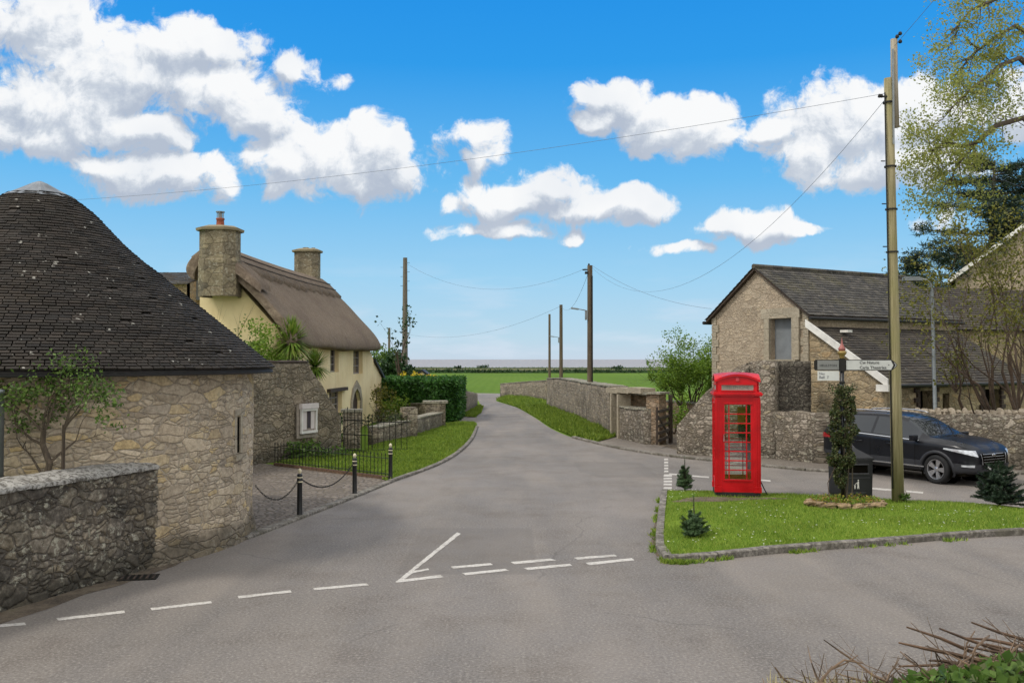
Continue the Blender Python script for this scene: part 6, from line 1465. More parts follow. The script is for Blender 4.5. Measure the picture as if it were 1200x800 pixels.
for dx, dz in ((.14, .0), (.2, -.1), (.2, .06)): mb.lathe([(.02, dz), (.04, dz + .02), (.035, dz + .05), (.02, dz + .07)], 8, (lean + dx, -.1, zz))
for dx in (-.16, -.2): mb.lathe([(.02, 0), (.035, .03), (.02, .07)], 8, (lean + dx, -.05, zT - .5))
mb.box((lean - .08, -.05, zT - .48), (.3, .03, .03)); lb(mb, 'insulator', M['iron'], t_)
tN = Vector((x + lean - .05, Y, zT - .3)); tN2 = Vector((x + lean + .1, Y, zTop - .15))
p = at(1046, 587, Y - .15); bush('weed_clump', 'weeds growing round the foot of the green-stained pole', 'weeds', (g_.x + .08, g_.y - .1, .13), .16, .2, 120, .07, M['leaf_mid'], 78, None, 0, 2, 3)
# galvanised street lamp behind the yard wall
Y = 25.7; x = XatY(1095.5, Y); h = ZatY(327, Y); t_ = thing('street_lamp', 'slim grey steel street lamp behind the yard wall with curved arm to the left', 'street lamp', (x, Y, 0))
mb = MB(); mb.tube([(0, 0, 0), (0, 0, 1.2), (0, 0, 1.25), (-.06, 0, h - .35), (-.1, 0, h - .15), (-.2, 0, h - .03), (-.4, 0, h)], [.075, .075, .055, .045, .04, .038, .034], 12); lb(mb, 'column', M['grey_steel'], t_, True)
mb = MB(); mb.box((-.62, 0, h + .0), (.5, .17, .09)); mb.box((-.62, 0, h + .055), (.4, .12, .03)); lb(mb, 'lamp_head', M['grey_steel'], t_)
def cable(label, a, b_, sag, r0=.012):
    a, b_ = Vector(a), Vector(b_); n_ = 28; P = []
    for i in range(n_ + 1): f = i / n_; p = a.lerp(b_, f); p.z -= sag * 4 * f * (1 - f); P.append(p)
    mb = MB(); mb.tube(P, r0, 4); tag(mb.build('overhead_cable', M['wire']), label, 'cable', 'overhead cables')
cable('overhead cable crossing the whole sky from the spliced pole to behind the round barn', tN, at(60, 236, 27) + Vector((0, 0, 0)), .3, .0045)
cable('overhead cable falling from the spliced pole to the dark lamp pole', tN + Vector((0, 0, -.1)), topA + Vector((.1, 0, -.1)), 2.3, .0045)
cable('overhead cable hanging between the tall left pole and the dark lamp pole', topD + Vector((0, 0, -.3)), topA + Vector((-.1, 0, -.1)), 1.3, .006)
cable('overhead cable from the dark lamp pole back to the pole behind the wall', topA + Vector((-.1, 0, -.4)), topB + Vector((0, 0, -.1)), .9, .008)
cable('overhead cable from the pole behind the wall to the small distant pole at left', topB + Vector((0, 0, -.1)), topE + Vector((0, 0, -.2)), 1.6, .009)
cable('overhead cable from the dark lamp pole to the barn gable', topA + Vector((.1, 0, 0)), BRc + gl * (GW_ + .05) + Vector((0, 0, EZ + .35)), .35, .006)
cable('overhead cable rising steeply from the top of the spliced pole out of the picture', tN2, Vector((tN2.x - 1.4, 2.5, 10.5)), .2, .004)
cable('overhead cable running right from the spliced pole into the spreading tree', tN2 + Vector((0, 0, -1.5)), Vector((16, 24, 6.8)), .3, .005)

# ================================================================ telephone box
kp = G(861, 581, .14); ck = Vector((XatY(862, 19.1), 19.1, .13)); KZ = R(-9)
t_ = thing('telephone_box', 'old red telephone box with many small panes standing on the grass island', 'telephone box', ck, KZ)
W_ = .90; HB = 2.52
def tbox(mb, c, s_): mb.box(c, s_)
mb = MB(); mb.box((0, 0, .04), (W_ + .0, W_ + .0, .13)); lb(mb, 'plinth', plain('black_plinth', '15120f', .7, 0, .2, 9, .3), t_)
mb = MB(); cp = .13
for sx_ in (-1, 1):
    for sy_ in (-1, 1):
        c = ((W_ / 2 - cp / 2) * sx_, (W_ / 2 - cp / 2) * sy_); mb.box((c[0], c[1], 1.06), (cp, cp, 1.91))
        mb.box((c[0] + .012 * sx_, c[1] + .012 * sy_, .16), (cp + .014, cp + .014, .11))
# fluting lines on the posts
for sx_ in (-1, 1):
    for k in range(4):
        a = k * math.pi / 2; Mr = Matrix.Rotation(a, 4, 'Z'); p = Mr @ Vector((sx_ * (W_ / 2 - .035), -W_ / 2 - .004, 1.08)); mb.box(p, (.02, .012, 1.75), a)
        p = Mr @ Vector((sx_ * (W_ / 2 - .075), -W_ / 2 - .003, 1.08)); mb.box(p, (.012, .01, 1.75), a)
for k in range(4):
    a = k * math.pi / 2; Mr = Matrix.Rotation(a, 4, 'Z')
    mb.box(Mr @ Vector((0, -W_ / 2 + .045, 1.995)), (W_ - 2 * cp + .02, .08, .11), a); mb.box(Mr @ Vector((0, -W_ / 2 + .05, .15)), (W_ - 2 * cp + .02, .08, .1), a)
lb(mb, 'frame', M['box_red'], t_)
# cornice
mb = MB()
for z, w2, hh in ((2.045, .965, .03), (2.072, 1.0, .028), (2.1, .95, .03)): mb.box((0, 0, z), (w2, w2, hh))
lb(mb, 'cornice', M['box_red'], t_)
# top stage with four sign slots and curved pediments
mb = MB(); e = .425; zs, zc = 2.115, 2.50
for k in range(4):
    a = k * math.pi / 2; Mr = Matrix.Rotation(a, 4, 'Z')
    N_ = 16; outl = [(-e, zs), (e, zs), (e, 2.345)] + [(e * math.cos(math.pi * i / N_ ) , 2.345 + (zc - 2.345 - .02) * math.sin(math.pi * i / N_)) for i in range(1, N_)] + [(-e, 2.345)]
    outl = [(-e, zs), (e, zs), (e, 2.335)] + [(e - 2 * e * i / N_, 2.335 + .115 * (1 - (1 - 2 * i / N_) ** 2)) for i in range(1, N_)] + [(-e, 2.335)]
    panel(mb, Mr @ Vector((0, -e - .001 * k, 0)), Mr @ Vector((1, 0, 0)), Mr @ Vector((0, -1, 0)), outl, [[(-.32, 2.15), (.32, 2.15), (.32, 2.255), (-.32, 2.255)]], .04)
    mb.box(Mr @ Vector((0, -e - .012, 2.14)), (.68, .02, .02), a); mb.box(Mr @ Vector((0, -e - .012, 2.265)), (.68, .02, .02), a)
lb(mb, 'pediment', M['box_red'], t_)
mb = MB(); N_ = 18; g2 = .455   # cross-vaulted domed roof
for i in range(N_ + 1):
    for j in range(N_ + 1):
        x = -g2 + 2 * g2 * i / N_; y = -g2 + 2 * g2 * j / N_; fx_ = 1 - (x / g2) ** 2; fy_ = 1 - (y / g2) ** 2
        z = 2.355 + .135 * max(fx_ if abs(y) > abs(x) * 1.0 else fy_, 0) if False else 2.350 + .125 * max(fx_, fy_) + .035 * fx_ * fy_
        mb.V.append((x, y, z))
for i in range(N_):
    for j in range(N_): a = i * (N_ + 1) + j; mb.face((a, a + N_ + 1, a + N_ + 2, a + 1))
b0_ = len(mb.V); rim = [i * (N_ + 1) for i in range(N_ + 1)] + [N_ * (N_ + 1) + j for j in range(1, N_ + 1)] + [i * (N_ + 1) + N_ for i in range(N_ - 1, -1, -1)] + [j for j in range(N_ - 1, 0, -1)]
for i in rim: v0 = mb.V[i]; mb.V.append((v0[0], v0[1], v0[2] - .045))
for i in range(len(rim)): j = (i + 1) % len(rim); mb.face((rim[i], b0_ + i, b0_ + j, rim[j]))
for i in range(len(rim)): pass
lb(mb, 'roof', M['box_red'], t_, False)
mt = plain('sign_opal', '8f8378', .4, 0, .12, 6, 0)
for k in range(4):
    a = k * math.pi / 2; Mr = Matrix.Rotation(a, 4, 'Z'); mb = MB(); mb.box(Mr @ Vector((0, -e + .012, 2.203)), (.64, .015, .11), a); sp_ = lb(mb, 'sign_panel', mt, t_)
    if k == 0: SP_ = sp_
    mb = MB(); c = Mr @ Vector((0, -e - .006, 2.365)); mb.lathe([(.038, 0), (.036, .012), (.0, .014)], 14, (0, 0, 0))
    mb.V = [tuple(c + Mr @ Vector((x, -z, y * .8 - .008))) for x, y, z in mb.V]; n0 = len(mb.V)
    for dx in (-.024, -.008, .008, .024): mb.box(c + Mr @ Vector((dx, -.008, .034)), (.01, .014, .022), a)
    mb.ball(c + Mr @ Vector((0, -.008, .052)), .008, 6, 5)
    lb(mb, 'crown_emblem', plain('crown_paint', 'b8343a', .45, 0, .1, 9, 0) if k == 0 else bpy.data.materials['crown_paint'], t_)
# glazed sides: door at front, matching panels round
GZ0, GZ1 = .36, 1.86; gw = W_ - 2 * cp - .1
for k in range(4):
    a = k * math.pi / 2; Mr = Matrix.Rotation(a, 4, 'Z'); yf = -W_ / 2 + .035
    mb = MB(); ww = W_ - 2 * cp
    mb.box(Mr @ Vector((0, yf, (.2 + GZ0) / 2)), (ww, .045, GZ0 - .2), a); mb.box(Mr @ Vector((0, yf, (GZ1 + 1.94) / 2)), (ww, .045, 1.94 - GZ1), a)
    for s_ in (-1, 1): mb.box(Mr @ Vector((s_ * (ww / 2 - .03), yf, (GZ0 + GZ1) / 2)), (.06, .045, GZ1 - GZ0), a)
    mb.box(Mr @ Vector((0, yf - .03, GZ0 - .02)), (ww - .06, .02, .02), a); mb.box(Mr @ Vector((0, yf - .03, GZ1 + .02)), (ww - .06, .02, .02), a)
    if k == 0:
        pn = lb(mb, 'door', M['box_red'], t_)
    else: pn = lb(mb, 'side_panel', M['box_red'], t_)
    mb = MB(); w3 = ww - .12
    for i in range(1, 8): z = GZ0 + (GZ1 - GZ0) * i / 8; mb.box(Mr @ Vector((0, yf - .001, z)), (w3, .03, .022), a)
    for s_ in (-1, 1): mb.box(Mr @ Vector((s_ * (w3 / 2 - .085), yf - .003, (GZ0 + GZ1) / 2)), (.022, .034, GZ1 - GZ0), a)
    lb(mb, 'glazing_bars', M['box_red'], pn)
    mb = MB(); mb.box(Mr @ Vector((0, yf + .006, (GZ0 + GZ1) / 2)), (w3, .003, GZ1 - GZ0), a); lb(mb, 'glass', M['glass'], pn)
    if k == 0: mb = MB(); mb.tube([Mr @ Vector((-ww / 2 + .04, yf - .03, 1.1)), Mr @ Vector((-ww / 2 + .04, yf - .06, 1.12)), Mr @ Vector((-ww / 2 + .04, yf - .06, 1.24)), Mr @ Vector((-ww / 2 + .04, yf - .03, 1.26))], .009, 6); lb(mb, 'handle', M['chrome'], pn)
mb = MB(); mb.box((.17, .33, 1.52), (.22, .03, .52)); lb(mb, 'notice', M['yellow'], t_)
mb = MB(); mb.box((.3, .28, 1.15), (.1, .12, 1.3)); lb(mb, 'backboard', M['wood_dark'], t_)
mb = MB(); mb.box((0, 0, .11), (.8, .8, .02)); lb(mb, 'floor', M['pavement'], t_)
mb = MB(); mb.box((.17, .25, 1.28), (.2, .1, .26)); mb.box((.17, .19, 1.36), (.05, .05, .03)); mb.tube([(.10, .17, 1.42), (.12, .15, 1.4), (.22, .15, 1.4), (.24, .17, 1.42)], .02, 8); lb(mb, 'telephone', M['black_paint'], t_)
mb = MB(); mb.box((.0, .3, .86), (.5, .2, .02)); lb(mb, 'shelf', M['wood_dark'], t_)
# "TELEPHONE" lettering
def lettering(txt, size, mat, parent, loc, rot, name='lettering', align='CENTER', ext=.001):
    cu = bpy.data.curves.new('t', 'FONT'); cu.body = txt; cu.size = size; cu.align_x = align; cu.align_y = 'CENTER'; cu.extrude = ext
    o = bpy.data.objects.new('t', cu); COL.objects.link(o); bpy.context.view_layer.update()
    me = bpy.data.meshes.new_from_object(o.evaluated_get(bpy.context.evaluated_depsgraph_get())); bpy.data.objects.remove(o)
    me.materials.clear(); me.materials.append(mat); n_ = bpy.data.objects.new(name, me); COL.objects.link(n_); n_.location = loc; n_.rotation_euler = rot; n_.parent = parent; return n_
lettering('TELEPHONE', .085, plain('faded_lettering', '6a6058', .6, 0, .1, 6, 0), SP_, (0, -e + .002, 2.203), (R(90), 0, 0))
mb = MB(); P = [ck + Vector((.5, -.2, .1)), ck + Vector((.62, -.25, .06)), ck + Vector((.72, -.2, .02))]
mb.tube([(.46, -.1, .35), (.55, -.12, .15), (.62, -.12, .02)], .012, 5); lb(mb, 'cable', M['iron'], t_)

# ================================================================ finger post
sp = G(988, 592, .15); z2 = lambda py: ZatY(py, sp.y) - .15
t_ = thing('finger_post', 'black signpost with white direction arms and a red and gold finial, wrapped in ivy', 'signpost', (sp.x, sp.y, .15)); FP = t_
mb = MB(); mb.tube([(0, 0, -.1), (0, 0, z2(419))], .036, 12); lb(mb, 'post', M['black_paint'], t_, True)
mb = MB()
zz = z2(448); mb.lathe([(.036, zz - .03), (.055, zz - .01), (.055, zz + .01), (.036, zz + .03)], 14); lb(mb, 'collar', M['iron'], t_); mb = MB()
mb.box((0, 0, z2(427.5)), (.1, .09, .24)); lb(mb, 'collar', M['iron'], t_)
mb = MB(); zb = z2(419); mb.lathe([(.04, zb - .02), (.05, zb + .0), (.045, zb + .03), (.06, zb + .05), (.085, zb + .085), (.09, zb + .1), (.075, zb + .13)], 20); lb(mb, 'finial_base', plain('gold_paint', '8a7440', .45, .3, .15, 9, .1), t_, True)
mb = MB(); mb.lathe([(.055, zb + .13), (.07, zb + .165), (.06, zb + .19), (.04, zb + .22), (.022, zb + .27), (.012, zb + .33), (0, zb + .4)], 18); lb(mb, 'finial', plain('dull_red_paint', '8a5048', .5, 0, .15, 9, .1), t_, True)
# right arm with pointed end
al = 1.06; z0, z1 = z2(434), z2(421.3); zm = (z0 + z1) / 2; hh = (z1 - z0)
mb = MB(); outl = [(.05, z0), (al - .1, z0), (al - .02, zm), (al - .1, z1), (.05, z1)]; outl = [(.05, z0), (al - .11, z0), (al - .045, z0 + .05), (al - .0, zm), (al - .045, z1 - .05), (al - .11, z1), (.05, z1)]
arm = None
panel(mb, (0, -.018, 0), (1, 0, 0), (0, -1, 0), outl, [], .03); arm = lb(mb, 'direction_arm', M['iron'], t_)
ins = .014; inn = [(.075, z0 + ins), (al - .115, z0 + ins), (al - .058, z0 + .054), (al - .018, zm), (al - .058, z1 - .054), (al - .115, z1 - ins), (.075, z1 - ins)]
mb = MB(); panel(mb, (0, -.022, 0), (1, 0, 0), (0, -1, 0), inn, [], .003); lb(mb, 'face', M['sign_white'], arm)
mb = MB(); x0 = al - .125
panel(mb, (0, -.026, 0), (1, 0, 0), (0, -1, 0), [(x0, z0 + .018), (x0 + .035, z0 + .018), (x0 + .09, zm), (x0 + .035, z1 - .018), (x0, z1 - .018), (x0 + .045, zm)], [], .003); lb(mb, 'arrow', M['text'], arm)
lettering('Cw Nature', .082, M['text'], arm, (.33, -.0265, zm + .048), (R(90), 0, 0), align='LEFT'); lettering('Caria Theatrles', .082, M['text'], arm, (.33, -.0265, zm - .048), (R(90), 0, 0), align='LEFT'); lettering('\u2022', .08, M['text'], arm, (al - .17, -.0265, zm), (R(90), 0, 0))
# left arm, turned slightly away
t2 = math.radians(24)
mb = MB(); panel(mb, (0, 0, 0), (1, 0, 0), (0, -1, 0), [(-.52, z0 + .03), (-.5, z0), (-.05, z0), (-.05, z1), (-.5, z1), (-.52, z1 - .03)], [], .03); arm = lb(mb, 'direction_arm', M['iron'], t_); arm.rotation_euler = (0, 0, -t2); arm.location = (0, -.018, 0)
mb = MB(); panel(mb, (0, -.0, 0), (1, 0, 0), (0, -1, 0), [(-.455, z0 + ins), (-.06, z0 + ins), (-.06, z1 - ins), (-.455, z1 - ins)], [], .003); f_ = lb(mb, 'face', plain('shaded_sign', '6f706c', .5, 0, .05, 3, 0), arm); f_.location = (0, -.005, 0)
lettering('HEULSTON', .062, M['text'], arm, (-.415, -.0075, zm - .01), (R(90), 0, 0), align='LEFT')
z3, z4 = z2(446), z2(434.6)
mb = MB(); panel(mb, (0, -.01, 0), (1, 0, 0), (0, -1, 0), [(-.45, z3), (-.05, z3), (-.05, z4), (-.45, z4)], [], .02); pl_ = lb(mb, 'lower_plate', M['sign_white'], t_); pl_.rotation_euler = (0, 0, -t2)
lettering('Neu', .06, plain('faint_lettering', '55565e', .6, 0, .05, 4, 0), pl_, (-.42, -.0145, (z3 + z4) / 2 + .04), (R(90), 0, 0), align='LEFT'); lettering('Bell  7', .07, bpy.data.materials['faint_lettering'], pl_, (-.42, -.0145, (z3 + z4) / 2 - .03), (R(90), 0, 0), align='LEFT')
# ivy growing up it
r_ = random.Random(91); P = []; t_ = thing('ivy', 'bushy ivy climbing the black signpost from the stone ring up to its arms', 'ivy', (sp.x, sp.y, .15))
mb = MB()
for i in range(5):
    a = i * 1.3; mb.tube([(sp.x + .06 * math.cos(a + z * 1.2) + .03 * i, sp.y + .06 * math.sin(a + z * 1.2), .15 + z) for z in [j * .22 for j in range(9)]], .012, 5)
mb.build('stem', M['bark'], t_)
z_lo, z_hi = ZatY(580, sp.y), ZatY(455, sp.y)
while len(P) < 10000:
    z = r_.uniform(z_lo + .15, z_hi); f = (z - z_lo) / (z_hi - z_lo)
    w_ = (.05 + .185 * min(1, max(0, (f - .04) * 3.2))) * (1 - .35 * max(0, f - .85) / .15) * (1 + .75 * noise.noise(Vector((z * 3.5, 0, 3))))
    a = r_.uniform(0, 6.28); rr = w_ * r_.random() ** .35; x = sp.x + .0 + rr * math.cos(a) + .05 * noise.noise(Vector((z * 2, 7, 0))) - .05 + .08 * f; y = sp.y + rr * .8 * math.sin(a)
    if noise.noise(Vector((x * 8, y * 8, z * 8))) < -.02: continue
    P.append((x, y, z))
for j in range(250):
    a = r_.uniform(0, 6.28); P.append((sp.x + .3 * math.cos(a) * r_.random(), sp.y + .2 * math.sin(a), z_hi - .1 + r_.random() * .18))
mb = MB(); leaves(mb, P, .042, rng=r_, aspect=.85); mb.build('foliage', M['ivy'], t_)
mb = MB(); mb.tube([(sp.x - .18, sp.y - .1, .9), (sp.x - .33, sp.y - .12, .6), (sp.x - .3, sp.y - .12, .3), (sp.x - .2, sp.y - .12, .2)], .008, 4, False); mb.build('tendril', M['twig'], t_)

# ================================================================ litter bin
bb = G(1001, 583.5, .15); t_ = thing('litter_bin', 'black square litter bin with a sloping lid and white emblem behind the signpost', 'litter bin', (bb.x + .03, bb.y + .28, .14), R(4))
bw_ = .66; bh = .80
mb = MB(); k = mb.add([(sx_ * w2, sy_ * w2 * .85, z) for z, w2 in ((0, bw_ / 2 - .02), (.06, bw_ / 2), (bh, bw_ / 2 + .01)) for sx_, sy_ in ((-1, -1), (1, -1), (1, 1), (-1, 1))])
for l in range(2):
    for i in range(4): mb.face((k + l * 4 + i, k + l * 4 + (i + 1) % 4, k + l * 4 + 4 + (i + 1) % 4, k + l * 4 + 4 + i))
mb.face((k + 3, k + 2, k + 1, k)); bd = lb(mb, 'body', M['bin_plastic'], t_)
mb = MB(); w2 = bw_ / 2 + .03; w3 = .08; k = mb.add([(sx_ * a, sy_ * a * .87, z) for z, a in ((bh - .03, w2), (bh + .02, w2), (bh + .2, w3), (bh + .21, w3 - .02)) for sx_, sy_ in ((-1, -1), (1, -1), (1, 1), (-1, 1))])
for l in range(3):
    for i in range(4): mb.face((k + l * 4 + i, k + l * 4 + (i + 1) % 4, k + l * 4 + 4 + (i + 1) % 4, k + l * 4 + 4 + i))
mb.face((k + 12, k + 13, k + 14, k + 15)); lb(mb, 'lid', M['bin_plastic'], t_)
mb = MB(); yb = -bw_ / 2 * .85 - .008; mb.box((0, yb - .0, .6), (.46, .02, .16)); lb(mb, 'opening', M['dark_inside'], t_)
mb = MB(); mb.box((0, yb - .012, .505), (.5, .05, .025)); mb.box((0, yb - .01, .69), (.5, .04, .02)); mb.box((0, yb, .12), (.4, .02, .015)); mb.box((0, yb, .42), (.56, .02, .012)); lb(mb, 'trim', plain('grey_trim', '3a3a3d', .4, 0, .1, 5, 0), t_)
mb = MB(); mb.ball((.03, yb - .012, .37), (.014, .004, .016), 8, 5)       # stooping figure dropping litter
mb.poly([(.045, yb - .012, .345), (.02, yb - .012, .35), (-.0, yb - .012, .31), (.012, yb - .012, .27), (.045, yb - .012, .27)]); mb.poly([(.012, yb - .012, .27), (.045, yb - .012, .27), (.05, yb - .012, .2), (.035, yb - .012, .2), (.028, yb - .012, .24), (.018, yb - .012, .2), (.004, yb - .012, .2)]); mb.poly([(-.0, yb - .012, .335), (-.035, yb - .012, .30), (-.03, yb - .012, .29), (.0, yb - .012, .315)]); mb.poly([(-.055, yb - .012, .27), (-.025, yb - .012, .27), (-.03, yb - .012, .2), (-.05, yb - .012, .2)])
mb.poly([(-.065, yb - .012, .285), (-.015, yb - .012, .285), (-.015, yb - .012, .278), (-.065, yb - .012, .278)]); lb(mb, 'litter_emblem', M['white'], t_)

# ================================================================ stone planting ring
rc = G(991, 592, .15); t_ = thing('planting_ring', 'low ring of rough brown stones round the signpost foot, filled with yellow-green plants', 'planting ring', (rc.x, rc.y, .13))
r_ = random.Random(92); RX, RY = .66, .42; rs = plain('ring_stone', '8a7558', .9, 0, .3, 8, .8)
for i in range(17):
    a = 2 * math.pi * i / 17; mb = MB(); mb.ball((RX * math.cos(a), RY * math.sin(a), .06 + .02 * r_.random()), (.125 * r_.uniform(.8, 1.2), .08, .075 * r_.uniform(.8, 1.2)), 10, 7, .75, i * 3.3)
    for q_ in range(len(mb.V)): x, y, z = mb.V[q_]; mb.V[q_] = (x, y, min(z, .125))
    lb(mb, 'stone', rs, t_)
mb = MB(); k = mb.add([(RX * .95 * math.cos(a * .3927), RY * .95 * math.sin(a * .3927), .08) for a in range(16)]); mb.face(range(k, k + 16)); lb(mb, 'soil', M['dirt'], t_)
mb = MB(); P = []
for j in range(1500):
    a = r_.uniform(0, 6.28); q_ = r_.random() ** .5; P.append((RX * q_ * math.cos(a), RY * q_ * math.sin(a), .09 + .10 * r_.random() * (1.2 - .4 * q_) * (1 + noise.noise(Vector((math.cos(a) * 2, q_ * 3, 0))))))
leaves(mb, P[:800], .045, rng=r_, aspect=.7); lb(mb, 'plants', M['leaf_bright'], t_); mb = MB(); leaves(mb, P[800:], .045, rng=r_, aspect=.7); lb(mb, 'flowers', M['copper_leaf'], t_)

# ================================================================ little conifers
def conifer(label, loc, h, w_, seed, skirt=.35, leader=.45, whorls=7, mat='needle', cat='conifer', name='young_conifer', nn=16):
    rr = random.Random(seed); t_ = thing(name, label, cat, loc); mb = MB(); mb.tube([(0, 0, -.03), (.01, 0, h * .5), (0, .01, h)], [.018, .011, .004], 6); mf = MB()
    def needles(a, b_, n_):
        for i in range(n_):
            f = rr.random(); p = a.lerp(b_, f); d = (b_ - a).normalized(); ax = Matrix.Rotation(rr.uniform(0, 6.28), 3, d) @ d.orthogonal().normalized(); q_ = (d * .6 + ax).normalized(); s_ = q_.cross(d).normalized() * .0045; e_ = p + q_ * .04; k = mf.add((p - s_, p + s_, e_)); mf.face((k, k + 1, k + 2))
    needles(Vector((0, 0, h * .35)), Vector((0, 0, h)), 130)
    for w2 in range(whorls):
        f = w2 / (whorls - 1); z = h * (.04 + (1 - leader) * .9 * f)
        for j in range(rr.randint(nn // 2, nn) if w2 < 3 else nn // 3):
            a = rr.uniform(0, 6.28); l = w_ / 2 * (1 - .6 * f) * rr.uniform(.6, 1.1); up = (rr.uniform(-.05, .5) + .5 * f) if nn > 30 else (rr.uniform(.1, .8) + .8 * f)
            p0_ = Vector((0, 0, z)); p1_ = p0_ + Vector((math.cos(a) * l, math.sin(a) * l, up * l)); mb.tube([p0_, p1_], [.006, .002], 4, False); needles(p0_, p1_, int(60 + 420 * l))
            for s2 in range(3):
                q0 = p0_.lerp(p1_, rr.uniform(.3, .8)); a2 = a + rr.choice((-.7, .7)); q1 = q0 + Vector((math.cos(a2), math.sin(a2), up * .8)) * l * .4; needles(q0, q1, int(30 + 180 * l))
    lb(mb, 'trunk', M['bark'], t_); lb(mf, 'crown', M[mat], t_)
conifer('small spruce seedling left of the phone box by the white junction bars', G(802.5, 573, .12), .72, .42, 101)
conifer('spindly spruce seedling near the corner of the green, in front of the phone box', G(813, 629, .12), .66, .46, 102, .3, .55, 6)
pj = G(1171, 592, .12); conifer('broad dark low conifer shrub on the green in front of the black car', pj, .78, 1.05, 103, 1, .15, 9, 'needle_dark', 'conifer shrub', 'conifer_shrub', 34)

for o in sc.objects:
    if o.name == 'telephone_box': o.scale = (1, 1, 1.018)
# ================================================================ black SUV
CA = R(-60)      # heading measured from +X
fwd = Vector((math.cos(CA), math.sin(CA), 0)); lft = Vector((-fwd.y, fwd.x, 0))
FWX = 3.50; TRK = .80; Lc = 4.36
contact = G(1100, 566.5)
org = contact.xy.to_3d() - fwd * FWX + lft * TRK
CAR = thing('parked_car', 'black SUV parked on the side road against the rubble wall behind the timber pole', 'car', (org.x, org.y, 0), CA)
def ip(x, T):
    if x <= T[0][0]: return T[0][1]
    for (a, va), (b_, vb) in zip(T, T[1:]):
        if x <= b_: f = (x - a) / (b_ - a); return va + (vb - va) * f
    return T[-1][1]
HWt = [(0, .72), (.07, .82), (.25, .89), (.8, .92), (3.2, .92), (3.7, .90), (4.0, .86), (4.2, .79), (4.32, .68), (4.37, .55)]
ZB = [(0, .42), (.3, .30), (.8, .24), (3.4, .24), (4.0, .24), (4.37, .30)]
BELT = [(0, 1.02), (.3, 1.08), (1.0, 1.07), (2.9, .985), (3.1, .98), (3.6, .97), (4.0, .93), (4.2, .86), (4.32, .77), (4.37, .64)]
TOP = [(0, 1.06), (.04, 1.12), (.22, 1.40), (.36, 1.53), (.6, 1.57), (1.2, 1.60), (1.9, 1.60), (2.3, 1.57), (2.55, 1.48), (2.85, 1.31), (3.15, 1.13), (3.24, 1.085), (3.6, 1.07), (3.9, 1.03), (4.1, .98), (4.25, .90), (4.32, .82), (4.37, .68)]
RW = [(0, .66), (.36, .56), (1.2, .58), (2.3, .56), (2.85, .62), (3.24, .72), (3.6, .70), (4.0, .62), (4.2, .52), (4.37, .3)]
XS = [0, .03, .10, .22, .36, .5, .75, 1.0, 1.3, 1.55, 1.62, 1.7, 1.78, 2.1, 2.35, 2.55, 2.7, 2.85, 3.0, 3.15, 3.24, 3.4, 3.6, 3.8, 3.95, 4.08, 4.2, 4.28, 4.33, 4.37]
bm = bmesh.new(); rowsv = []
for x in XS:
    hw = ip(x, HWt); zb = ip(x, ZB); be = ip(x, BELT); tp = ip(x, TOP); rw = ip(x, RW); cab = max(0, min(1, (tp - be - .09) / .4))
    half = [(0, zb), (hw * .8, zb), (hw * .965, zb + .05), (hw * .985, zb + .16), (hw * 1.0, .52 if x < 4.2 else .5), (hw * .982, .70 if x < 4.2 else .58), (hw * .995, be - .10 if be > .85 else be - .06), (hw * .975, be - .02), (hw * .945 * (1 - .02 * cab), be + .015)]
    if cab > 0: gt = tp - .075 * cab; half += [(rw + (hw * .93 - rw) * .52, be + (gt - be) * .5), (rw, gt), (rw * .9, tp - .018), (rw * .5, tp), (0, tp + .01)]
    else: half += [(hw * .9, be + (tp - be) * .45), (rw, tp - (tp - be) * .12), (rw * .82, tp + .0), (rw * .5, tp - .012), (0, tp + .005)]
    full_ = [(-y, z) for y, z in half[::-1]][:-1] + half if False else half + [(-y, z) for y, z in half[-2:0:-1]]
    rowsv.append([bm.verts.new((x, y, z)) for y, z in full_])
nP = len(rowsv[0]); NH = 14
glass_i, wind_i, rear_i = 1, 1, 1
for i in range(len(XS) - 1):
    xm = (XS[i] + XS[i + 1]) / 2
    for j in range(nP):
        j2 = (j + 1) % nP; f = bm.faces.new((rowsv[i][j], rowsv[i + 1][j], rowsv[i + 1][j2], rowsv[i][j2])); f.smooth = True
        jj = j if j < NH - 1 else nP - 1 - j
        if jj in (8, 9) and .62 < xm < 2.98 and not (1.62 < xm < 1.72) : f.material_index = 1
        if jj in (11, 12) and 2.40 < xm < 3.20: f.material_index = 2
        if jj in (10,) and 2.55 < xm < 3.15: f.material_index = 2
        if jj in (10, 11, 12) and .04 < xm < .34: f.material_index = 3
        if jj in (1, 2, 3, 0): f.material_index = 4 if jj != 0 else 4
for r0_, rv_ in ((rowsv[0], False), (rowsv[-1], True)):
    f = bm.faces.new(r0_ if not rv_ else r0_[::-1]); f.smooth = True
bmesh.ops.recalc_face_normals(bm, faces=bm.faces)
me = bpy.data.meshes.new('cartmp'); bm.to_mesh(me); bm.free()
tmp = bpy.data.objects.new('cartmp', me); COL.objects.link(tmp)
for _ in range(5): me.materials.append(M['car_paint'])
md = tmp.modifiers.new('s', 'SUBSURF'); md.levels = 3
bpy.context.view_layer.update(); dg = bpy.context.evaluated_depsgraph_get(); me2 = bpy.data.meshes.new_from_object(tmp.evaluated_get(dg)); bpy.data.objects.remove(tmp)
carbvh = BVHTree.FromPolygons([tuple(v.co) for v in me2.vertices], [tuple(p.vertices) for p in me2.polygons])
WR = .345
